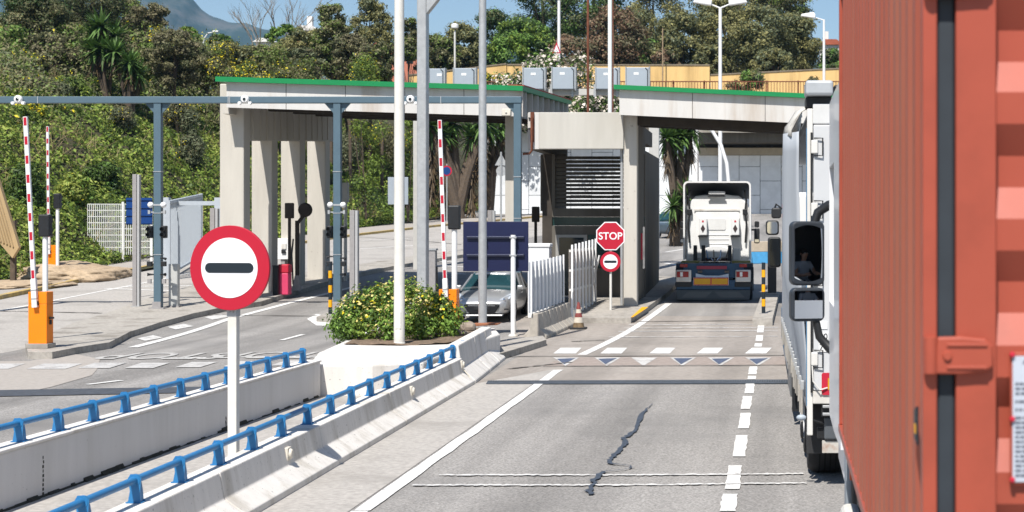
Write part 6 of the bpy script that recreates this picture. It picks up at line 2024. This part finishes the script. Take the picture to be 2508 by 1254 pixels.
m = MB(); m.box(-.01, .05, -.02, .065, .55, 3.95); m.build('corner_pillar', DIRTW, ct, bevel=.01)
m = MB(); m.box(2.5, 2.56, -.02, .08, .55, 3.95); m.build('corner_pillar', DIRTW, ct, bevel=.01)
for a, b in ((.055, 1.27), (1.28, 2.495)):
    MB().box(a, b, -.045, .03, 1.02, 3.78).build('rear_door', mat('door_white', (.56, .57, .58), .45, .04, 2, col2=(.58, .58, .575), scale2=1.2), ct, bevel=.012)
MB().box(.05, 2.5, -.03, .06, 3.79, 4.0).build('header', mat('header_white', (.62, .62, .61), .5, .08, 4, col2=(.5, .48, .45), scale2=2), ct, bevel=.01)
MB().box(.05, 2.5, -.035, .06, .88, 1.015).build('rear_sill', mat('sill_white', (.6, .58, .54), .6, .1, 5, col2=(.35, .28, .2), scale2=2), ct, bevel=.01)
for z in (1.35, 2.2, 2.9, 3.55):
    o = MB().box(.03, .1, -.075, -.046, z - .07, z + .07).build('door_hinge', DIRTW, ct, bevel=.01)
    mm = MB(); mm.tube([(.06, -.062, z - .09), (.15, -.072, z - .09), (.15, -.072, z + .09), (.06, -.062, z + .09)], .008, 6); mm.build('hinge_loop', BLACK, o)
MB().box(.025, .045, -.05, -.021, 1.0, 3.7).build('door_seal', BLACK, ct)
MB().box(.3, 2.3, .4, LT_ - .3, .0 + .95, 1.0).build('bed', BLACK, ct)
MB().box(.02, 2.54, .2, LT_, 3.9, 3.97).build('roof', CURT, ct, bevel=.02)
MB().box(-.03, .26, -.1, .35, 4.08, 4.24).build('roof_bow', mat('bow_grey', (.40, .42, .44), .5, .1, 4), ct, bevel=.03)
MB().box(.27, 2.4, .0, .3, 4.05, 4.2).build('roof_frame', BLACK, ct, bevel=.02)
MB().box(-.02, 2.5, .02, .5, 3.975, 4.07).build('roof_gap', BLACK, ct)
# crumpled torn canvas along the roof edge
m = MB(); n1 = 60
vs = []
for i in range(n1):
    y = .3 + i * .22
    for j in range(5):
        f = j / 4
        hh = min(1, y / .6) ** .7 * max(0, 1 - max(0, y - .6) / 8.5) ** 1.5
        vs.append((-.04 - .21 * hh * (1 - f * .4) - .05 * math.sin(f * 3.1) + .03 * noise.noise(Vector((y * 2.3, f * 2, 1))) + .12 * f, y, 3.70 + .30 * f + .07 * noise.noise(Vector((y * 2.1, f * 3, 7)))))
m.add(vs, [(i * 5 + j, i * 5 + j + 1, (i + 1) * 5 + j + 1, (i + 1) * 5 + j) for i in range(n1 - 1) for j in range(4)], 0, True)
o = m.build('torn_canvas', mat('canvas_dirty', (.55, .53, .49), .85, .25, 6, .2, col2=(.12, .11, .10), scale2=3), ct, fix=False)
so = o.modifiers.new('solid', 'SOLIDIFY'); so.thickness = .012
STR = mat('strap_grey', (.30, .28, .25), .8, .2, 8)
for i in range(22):
    y = .35 + i * .6
    mm = MB()
    ang = rc.uniform(-.25, .25); L_ = rc.uniform(.22, .34)
    M = Matrix.Translation((-.055, y, .99)) @ Matrix.Rotation(ang, 4, 'X')
    mm.box(-.012, .008, -.035, .035, -L_, 0, 0, M)
    mm.build('curtain_strap', STR, ct)
    MB().box(-.07, -.03, y - .03, y + .03, .99, 1.09).build('strap_buckle', GALV, ct, bevel=.006)
m = MB()
for i in range(46):
    pass
MB().box(-.01, .03, .2, LT_ - .1, .80, .93).build('side_rail', GALV, ct, bevel=.01)
for s_ in (0.24, 2.32):
    for k in range(3):
        wheel(ct, s_, 1.15 + k * 1.31, .5, .5, .42, sgn=-1 if s_ < 1 else 1)
    MB().box(s_ - .24, s_ + .24, .42, .45, .30, .88).build('mud_flap', mat('flap_black', (.028, .028, .03), .6, .3, 5), ct, bevel=.008)
MB().box(-.06, -.035, 5.6, 7.4, .38, .98).build('side_skirt', mat('skirt_alu', (.16, .165, .17), .4, .15, 4, metal=.4), ct, bevel=.01)
MB().box(-.03, .02, 7.6, 12.4, .45, .9).build('side_guard', GALV, ct, bevel=.01)
MB().box(-.04, .5, 5.4, 5.5, .2, .9).build('support_leg', BLACK, ct)
MB().box(.1, 2.4, .1, .2, .50, .62).build('bumper_beam', BLACK, ct, bevel=.01)
MB().box(.14, 2.4, .0, .1, .74, .875).build('lamp_beam', BLACK, ct, bevel=.01)
MB().box(.15, .42, -.06, .0, .76, .79).build('step', GALV, ct, bevel=.006)
MB().box(.15, .42, -.06, .0, .84, .868).build('step', GALV, ct, bevel=.006)
for s_ in (.34, 2.2):
    o = MB().box(s_ - .17, s_ + .17, .02, .099, .50, .735).build('tail_lamp', mat('lamp_case', (.09, .10, .11), .4, .1), ct, bevel=.02)
    MB().box(s_ - .05, s_ + .14, .01, .019, .54, .69).build('lamp_lens', LAMPR, o)
o = MB().box(.15, .42, .05, .098, .36, .485).build('rear_plate', mat('rusty_plate', (.48, .46, .42), .6, .2, 6, col2=(.25, .10, .04), scale2=3), ct)
mm = MB(); mm.tube([(.3, .1, .62), (.0, .02, .72), (-.06, 0, .735)], .014, 8); o = mm.build('marker_arm', BLACK, ct)
MB().ball((-.07, -.0, .735), .04, sz=(1.3, .8, .8)).build('marker_lamp', GREYP, ct)
o = MB().prism(rrect(.26, .23, .02, 3, .27, 1.09), 'y', -.052, -.046).build('reflective_board', REDP, ct)
MB().box(.205, .37, -.058, -.053, 1.03, 1.15).build('amber_panel', AMBER, o)
for z, tx in ((1.58, '80'), (1.47, '70')):
    o = MB().box(.11, .21, -.052, -.046, z - .048, z + .048).build('speed_sticker', WHITE, ct)
    text(tx, .085, 'number', SIGNK, o, Matrix.Translation((.16, -.0535, z)) @ FACE, .0005)
MB().box(.11, .2, -.052, -.046, 1.66, 1.74).build('plain_sticker', WHITE, ct)
mm = MB(); mm.tube([(.04, -.06, 1.3), (.05, -.08, 1.12), (.12, -.08, 1.03), (.2, -.06, 1.05)], .008, 6); mm.build('rope', DIRTW, ct)

# ---------------------------------------------------------------- cab of the curtain trailer's tractor
yk = 31.2
kx_ = q0 - .24
tb = thing('tractor_truck', 'white and blue lorry cab mostly hidden ahead of the curtain trailer', 'truck', (kx_, yk, gz(yk)), R(.6))
MB().prism([(0, .6), (2.45, .6), (2.45, 3.0), (2.35, 3.4), (.1, 3.4), (0, 3.0)], 'y', .2, 2.4).build('cab_shell', CABW, tb, bevel=.08, seg=3)
MB().box(.2, 2.25, 2.41, 2.46, 1.9, 3.0).build('windscreen', GLASS, tb)
MB().box(-.012, .0, 1.1, 2.2, 1.75, 2.6).build('side_window', GLASS, tb)
MB().box(-.015, .2, -2.4, 2.3, .45, 1.1).build('side_fairing', mat('fairing_blue', (.045, .18, .34), .45, .08), tb, bevel=.03)
for z, tx, mt in ((2.95, .5, SIGNR), (3.15, .42, SIGNR)):
    MB().box(-.016, -.002, .5, 1.0, z - .04, z + .04).build('red_stripe', mt, tb)
for s_, y in ((.3, 1.0), (2.15, 1.0), (.3, -1.9), (2.15, -1.9)):
    wheel(tb, s_, y, .5, .5, .32, sgn=-1 if s_ < 1 else 1)
mo = MB().prism(rrect(.27, .62, .06, 4, -.16, 2.22), 'y', 2.1, 2.25).build('mirror', BLACK, tb, bevel=.03)
MB().prism(rrect(.22, .55, .05, 4, -.15, 2.22), 'y', 2.088, 2.0985).build('mirror_glass', mat('dark_mirror', (.05, .055, .06), .04, .1, metal=.9), mo)
mo = MB().prism(rrect(.27, .30, .06, 4, -.20, 2.72), 'y', 2.1, 2.25).build('wide_mirror', BLACK, tb, bevel=.03)
MB().prism(rrect(.21, .24, .05, 4, -.20, 2.72), 'y', 2.088, 2.0985).build('mirror_glass', CHROME, mo)
MB().prism(rrect(.2, .22, .05, 4, -.12, 3.02), 'y', 2.1, 2.25).build('kerb_mirror', BLACK, tb, bevel=.03)
m = MB(); m.tube([(.0, 2.2, 3.1), (-.12, 2.2, 3.2), (-.2, 2.2, 3.0)], .025, 8); m.build('mirror_arm', BLACK, tb)

# ---------------------------------------------------------------- red container on its lorry
RED = mat('container_red', S(186, 90, 70, .74), .38, .06, 2.5, .03, col2=S(168, 82, 64, .72), scale2=1.6, spec=.35)
REDS = mat('container_side_red', S(186, 98, 74, .82), .5, .09, 2.5, .05, col2=S(170, 116, 92, .86), scale2=.7, streak=True, spec=.35)  # side copy of the red, grazing sunlight put into its colour
xs0 = .385
yn, yf = .385 * F / 348, 10.95
zb0, zt0 = 1.345, 4.36
cn_ = thing('shipping_container', 'big red corrugated shipping container at the right edge', 'container', (xs0, yn, 0))
Ln = yf - yn
# corrugated left wall
per, dep = .278, .036
pts = [(0.0, .05)]
y = .06
pts = []
while y + per < Ln - .08:
    for f, d_ in ((0, .004), (.25, .004), (.5, dep), (.75, dep)):
        pts.append((d_, y + per * f))
    y += per
m = MB()
vs = [(a, b, z) for z in (zb0 + .055, zt0 - .05) for a, b in pts]
n = len(pts)
m.add(vs, [(k, k + 1, n + k + 1, n + k) for k in range(n - 1)])
o = m.build('side_panel', REDS, cn_, fix=False)
MB().box(-.004, .05, .0, Ln, zb0, zb0 + .055).build('bottom_rail', RED, cn_, bevel=.006)
MB().box(-.002, .06, .0, Ln, zt0 - .05, zt0).build('top_rail', RED, cn_, bevel=.006)
MB().box(.0, .06, Ln - .08, Ln, zb0 + .056, zt0 - .051).build('front_post', RED, cn_, bevel=.006)
MB().box(-.003, .037, .0, .055, zb0 + .056, zt0 - .051).build('corner_post', RED, cn_, bevel=.005)
MB().box(2.40, 2.44, 0, Ln, zb0, zt0).build('side_panel', REDS, cn_)
MB().box(.04, 2.4, Ln - .06, Ln, zb0, zt0).build('front_wall', RED, cn_)
MB().box(.062, 2.398, .0, Ln - .065, zt0 - .05, zt0 - .01).build('roof', RED, cn_)
MB().box(.05, 2.39, .15, Ln - .07, zb0, zb0 + .12).build('floor', BLACK, cn_)
MB().box(.0375, .0875, .022, .05, zb0 + .05, zt0 - .06).build('door_gasket', mat('gasket', (.028, .036, .045), .6, .15, 5), cn_, bevel=.008)
MB().box(.088, .198, .004, .05, zb0 + .05, zt0 - .06).build('door_stile', RED, cn_, bevel=.004)
# door sheet with horizontal corrugation
q_ = .0862
prof = []
z = zb0 + .05
zref = H - (224 - CY) * yn / F     # top edge of an outer flat
k0 = math.ceil((z - zref) / (4 * q_)) - 1
zz = zref + k0 * 4 * q_
while zz < zt0 + .2:
    prof += [(.018, zz - q_), (.018, zz), (.064, zz + q_), (.064, zz + 2 * q_)]
    zz += 4 * q_
m = MB(); n = len(prof)
vs = [(x, y, z) for x in (.199, 1.22) for y, z in prof]
m.add(vs, [(k, k + 1, n + k + 1, n + k) for k in range(n - 1)])
m.build('door_sheet', RED, cn_, fix=False)
m = MB(); vs = [(x, y, z) for x in (1.23, 2.39) for y, z in prof]
m.add(vs, [(k, k + 1, n + k + 1, n + k) for k in range(n - 1)]); m.build('door_sheet', RED, cn_, fix=False)
def hinge(zc):
    h = MB()
    h.prism([(.03, zc - .05), (.035, zc + .05), (.10, zc + .052), (.165, zc + .045), (.185, zc + .028), (.186, zc - .03), (.165, zc - .044), (.10, zc - .05)], 'y', -.022, .004)
    o = h.build('hinge', RED, cn_, bevel=.006)
    MB().cyl((.018, -.012, zc - .048), (.018, -.012, zc + .05), .019, n=14).build('hinge_pin', RED, o)
    MB().lathe([(0, -.03), (.011, -.03), (.013, -.022)], (.062, 0, zc), 'y', 12).build('hinge_bolt', RED, o)
    MB().box(.06, .17, -.027, -.0225, zc + .025, zc + .034).build('hinge_rib', RED, o, bevel=.002)
    MB().box(.06, .17, -.027, -.0225, zc - .036, zc - .027).build('hinge_rib', RED, o, bevel=.002)
for py in (870, -50):
    hinge(H - (py - CY) * yn / F)
hinge(H - (1330 - CY) * yn / F)
# data plate
zp1, zp0 = H - (872 - CY) * yn / F, H - (1180 - CY) * yn / F
MB().box(.235, .46, .0, .017, zp0 - .01, zp1 + .01).build('plate_frame', RED, cn_, bevel=.004)
o = MB().box(.241, .46, -.004, -.0005, zp0, zp1).build('data_plate', mat('plate_grey', (.46, .50, .57), .5, .06, 8), cn_)
text('APPROVED', .017, 'lettering', mat('plate_ink', (.10, .11, .14), .6), o, Matrix.Translation((.31, -.0055, zp1 - .016)) @ FACE, .0003)
r = random.Random(4)
z = zp1 - .075
PI_ = mat('plate_ink', (.10, .11, .14))
k = 0
while z > zp0 + .015:
    x = .248
    row = MB()
    while x < .45:
        w_ = r.uniform(.006, .018); row.box(x, x + w_, -.0052, -.0042, z - .0032, z + .0032); x += w_ + r.uniform(.002, .005)
    ro = row.build('print_line', PI_, o); ro['kind'] = 'stuff'
    z -= (.013 if k < 2 or k > 4 else .022); k += 1
for z in (zp1 + .004, (zp0 + zp1) / 2, zp0 + .006):
    MB().lathe([(0, -.014), (.006, -.012), (.008, -.004)], (.240, 0, z), 'y', 10).build('rivet', REDP, cn_)
# small black and yellow sticker on the side
zc = H - (1040 - CY) * (yn + .27) / F
MB().prism([(.2, zc - .05), (.29, zc - .035), (.29, zc + .04), (.2, zc + .06)], 'x', -.003, .0035).build('side_sticker', SIGNK, cn_)
MB().box(-.005, -.0031, .22, .26, zc - .02, zc + .005).build('sticker_mark', YEL, cn_)

# lorry under the container
lt = thing('container_truck', 'white lorry cab and chassis carrying the red container', 'truck', (.41, 10.8, 0))
CABL = mat('lorry_white', (.74, .755, .78), .35, .03, 3, coat=.3)
m = MB()
yy, zz = (.55, 1.35, 2.5, 2.7), (1.2, 2.12, 3.2, 3.72)
vs = [(.03, y, z) for z in zz for y in yy] + [(2.5, y, z) for z in (1.2, 3.72) for y in (.55, 2.7)]
fs = [(j * 4 + i, j * 4 + i + 1, j * 4 + i + 5, j * 4 + i + 4) for j in range(3) for i in range(3) if (i, j) != (1, 1)]
fs += [(16, 17, 19, 18), (0, 3, 17, 16), (12, 15, 19, 18), (0, 4, 8, 12, 18, 16), (3, 7, 11, 15, 19, 17)]
m.add(vs, fs)
o = m.build('cab_shell', CABL, lt)
so = o.modifiers.new('solid', 'SOLIDIFY'); so.thickness = .05; so.offset = 1
MB().box(.09, 2.4, .62, .66, 1.3, 3.6).build('cab_lining', mat('cab_lining', (.06, .06, .065), .8, .1), lt)
MB().box(.35, .85, .9, 1.42, 1.45, 1.72).build('seat', mat('seat_cloth', (.05, .055, .07), .9, .1), lt, bevel=.05)
MB().box(.35, .85, .82, .95, 1.72, 2.45).build('seat_back', mat('seat_cloth', (.05, .055, .07)), lt, bevel=.05)
MB().lathe([(.2, -.015), (.22, 0), (.2, .015)], (.6, 2.05, 2.02), 'y', 24).build('steering_wheel', BLACK, lt)
MB().box(.026, .20, .42, .53, .62, 3.55).build('cab_back_edge', mat('cab_grey', (.24, .27, .30), .5, .1), lt, bevel=.03)
MB().box(.3, 2.2, 2.71, 2.74, 2.1, 3.3).build('windscreen', GLASS, lt)
m = MB(); m.prism([(.025, .9), (.5, .9), (.5, 1.62), (.03, 1.62)], 'y', .6, 1.75); m.build('wing', CABL, lt, bevel=.06, seg=3)
MB().prism([(.6, 3.76), (1.6, 3.76), (2.2, 4.0), (1.2, 4.5), (.6, 4.66)], 'x', .05, .12).build('air_deflector', mat('deflector_grey', (.58, .62, .66), .4, .04, coat=.2), lt, bevel=.03)
MB().prism([(.6, 3.76), (2.2, 4.0), (1.2, 4.5), (.6, 4.62)], 'x', .125, 2.4).build('roof_spoiler', CABL, lt, bevel=.03)
MB().box(.07, .4, .3, .52, .55, 1.25).build('mud_wing', BLACK, lt, bevel=.03)
MB().box(.10, .9, -6.3, .3, .75, 1.2).build('chassis', BLACK, lt, bevel=.02)
MB().box(1.5, 2.3, -6.3, .3, .75, 1.2).build('chassis', BLACK, lt, bevel=.02)
MB().box(.045, .10, .06, .13, 1.03, 1.30).build('orange_bracket', mat('bracket_orange', S(214, 100, 50), .5, .05), lt, bevel=.006)
MB().box(.043, .05, .05, .135, 1.2, 1.28).build('side_marker', AMBER, lt)
o = MB().prism([(-.045, .55), (.10, .55), (.12, .82), (.08, .95), (-.02, .95), (-.05, .86)], 'y', -.9, -.35).build('dusty_tank', mat('dusty_white', (.60, .58, .54), .8, .15, 6, .1, col2=(.4, .36, .3), scale2=3), lt, bevel=.03)
MB().box(-.065, -.051, -.85, -.4, .6, .66).build('tank_bracket', GALV, lt)
MB().box(-.03, .06, -.44, .3, .45, .62).build('step_board', CABL, lt, bevel=.02)
MB().box(.17, .3, -1.2, -.4, .6, .95).build('battery_box', mat('slate_box', (.10, .115, .13), .5, .1), lt, bevel=.02)
for s_, y in ((.25, 1.6), (2.25, 1.6), (.32, -4.6), (2.2, -4.6), (.32, -3.2), (2.2, -3.2)):
    wheel(lt, s_, y, .5, .5, .32, sgn=-1 if s_ < 1 else 1)
# mirrors on arms, turned a little towards the driver
ym = 2.55
MI = mat('mirror_dark', (.62, .65, .68), .03, .03, 2, metal=1)
def lmirror(name, cx, cz, w_, h, glass, ang):
    o = MB().prism(rrect(w_, h, .05, 5, 0, 0), 'y', 0, .10).build(name, mat('mirror_shell', (.030, .036, .046), .45, .1), lt, bevel=.02, seg=3)
    o.location = (cx, ym, cz); o.rotation_euler = (0, 0, ang)
    g = MB(); n = 15; vs = []
    for j in range(n + 1):
        for i in range(n + 1):
            x = (w_ - .05) * (i / n - .5); z = (h - .05) * (j / n - .5)
            vs.append((x, -.004 - .012 + (x * x + z * z) / (2 * 1.5) * .9, z))
    g.add(vs, [(j * (n + 1) + i, j * (n + 1) + i + 1, (j + 1) * (n + 1) + i + 1, (j + 1) * (n + 1) + i) for j in range(n) for i in range(n)], 0, True)
    g.build('mirror_glass', glass, o, fix=False)
    return o
lmirror('main_mirror', -.19, 2.505, .285, .525, MI, R(16))
lmirror('wide_mirror', -.19, 2.085, .285, .275, CHROME, R(14))
m = MB(); m.tube([(.06, ym, 2.92), (-.02, ym + .06, 2.90), (-.11, ym + .07, 2.84), (-.15, ym + .06, 2.72)], [.04, .04, .038, .035], 10); m.build('mirror_arm', BLACK, lt)
m = MB(); m.tube([(.06, ym, 1.68), (-.01, ym + .05, 1.72), (-.10, ym + .06, 1.82), (-.13, ym + .06, 1.97)], [.045, .04, .034, .03], 10); m.build('mirror_arm', BLACK, lt)

# the driver, seated at the open side window (seen in the big mirror)
def seated_person(name, label, loc, rz):
    J = {'pelvis': ((0, 0, .10), .15), 'waist': ((0, 0, .28), .135), 'chest': ((0, .01, .46), .16), 'neck0': ((0, .02, .60), .07), 'neck': ((0, .03, .66), .058),
         'chin': ((0, .06, .71), .072), 'head': ((0, .06, .80), .098), 'crown': ((0, .05, .88), .075),
         'shl': ((-.19, .01, .55), .07), 'ell': ((-.27, .16, .33), .046), 'wrl': ((-.17, .38, .36), .032), 'hal': ((-.14, .45, .39), .036),
         'shr': ((.19, .01, .55), .07), 'elr': ((.27, .16, .33), .046), 'wrr': ((.17, .38, .36), .032), 'har': ((.14, .45, .39), .036),
         'hil': ((-.11, .05, .09), .10), 'knl': ((-.14, .48, .10), .065), 'anl': ((-.14, .56, -.30), .045), 'tol': ((-.14, .72, -.34), .04),
         'hir': ((.11, .05, .09), .10), 'knr': ((.14, .48, .10), .065), 'anr': ((.14, .56, -.30), .045), 'tor': ((.14, .72, -.34), .04)}
    for s, k in ((-1, 'l'), (1, 'r')):                       # fingers curled round the wheel, thumb to the side
        for f in range(4):
            x = s * (.155 - .022 * f)
            J['f%d%sa' % (f, k)] = ((x, .48, .405 - .006 * abs(f - 1)), .010)
            J['f%d%sb' % (f, k)] = ((x, .515, .395), .009)
            J['f%d%sc' % (f, k)] = ((x, .52, .365 + .004 * f), .008)
        J['t%sa' % k] = ((s * .10, .44, .415), .011); J['t%sb' % k] = ((s * .09, .475, .43), .009)
    E = [('pelvis', 'waist'), ('waist', 'chest'), ('chest', 'neck0'), ('neck0', 'neck'), ('neck', 'chin'), ('chin', 'head'), ('head', 'crown'),
         ('chest', 'shl'), ('shl', 'ell'), ('ell', 'wrl'), ('wrl', 'hal'), ('chest', 'shr'), ('shr', 'elr'), ('elr', 'wrr'), ('wrr', 'har'),
         ('pelvis', 'hil'), ('hil', 'knl'), ('knl', 'anl'), ('anl', 'tol'), ('pelvis', 'hir'), ('hir', 'knr'), ('knr', 'anr'), ('anr', 'tor')]
    for k in 'lr':
        for f in range(4):
            E += [('ha' + k, 'f%d%sa' % (f, k)), ('f%d%sa' % (f, k), 'f%d%sb' % (f, k)), ('f%d%sb' % (f, k), 'f%d%sc' % (f, k))]
        E += [('ha' + k, 't%sa' % k), ('t%sa' % k, 't%sb' % k)]
    keys = list(J)
    me = bpy.data.meshes.new('p'); me.from_pydata([J[k][0] for k in keys], [(keys.index(a), keys.index(b)) for a, b in E], [])
    ob = bpy.data.objects.new('p', me); COL.objects.link(ob)
    sk = ob.modifiers.new('skin', 'SKIN'); su = ob.modifiers.new('sub', 'SUBSURF'); su.levels = 2
    for i, k in enumerate(keys):
        r_ = J[k][1]; me.skin_vertices[0].data[i].radius = (r_, r_)
        me.skin_vertices[0].data[i].use_root = (k == 'pelvis')
    bpy.context.view_layer.update()
    m2 = bpy.data.meshes.new_from_object(ob.evaluated_get(bpy.context.evaluated_depsgraph_get()))
    bpy.data.objects.remove(ob)
    mats = [mat('skin', (.42, .24, .16), .55, .06), mat('tee_shirt', (.42, .44, .48), .85, .05), mat('trousers', (.05, .06, .09), .85, .1)]
    for q in mats: m2.materials.append(q)
    for p in m2.polygons:
        c = p.center; p.use_smooth = True
        arm = abs(c.x) > .16 and c.y > .12
        p.material_index = 2 if (c.z < .17 and not (arm and c.z > .2)) else (0 if (c.z > .625 or (c.z > .2 and c.y > .13)) else 1)
    o = bpy.data.objects.new(name, m2); COL.objects.link(o)
    o.location = loc; o.rotation_euler = (0, 0, rz)
    tag(o, label, 'person')
    h = MB(); h.ball((0, .035, .83), .108, sz=(.95, 1.02, .95)); h.ball((0, -.02, .75), .085, sz=(1, .9, 1.1)); h.build('hair', mat('dark_hair', (.02, .016, .013), .8, .3), o)
    f = MB(); f.prism([(-.012, .77), (.012, .77), (.0, .82)], 'y', .14, .178); f.build('nose', mats[0], o, bevel=.004)
    for s in (-1, 1):
        MB().ball((s * .034, .142, .81), .013).build('eye', mat('eye_white', (.5, .5, .48), .3), o)
        MB().ball((s * .098, .05, .79), .026, sz=(.4, .8, 1.2)).build('ear', mats[0], o)
    MB().box(-.025, .025, .142, .155, .738, .746).build('mouth', mat('lips', (.28, .10, .08), .5), o)
    return o
seated_person('person', 'driver in a grey tee shirt seated at the wheel of the container lorry', (.37 + .60, 10.8 + 1.12, 1.68), 0)
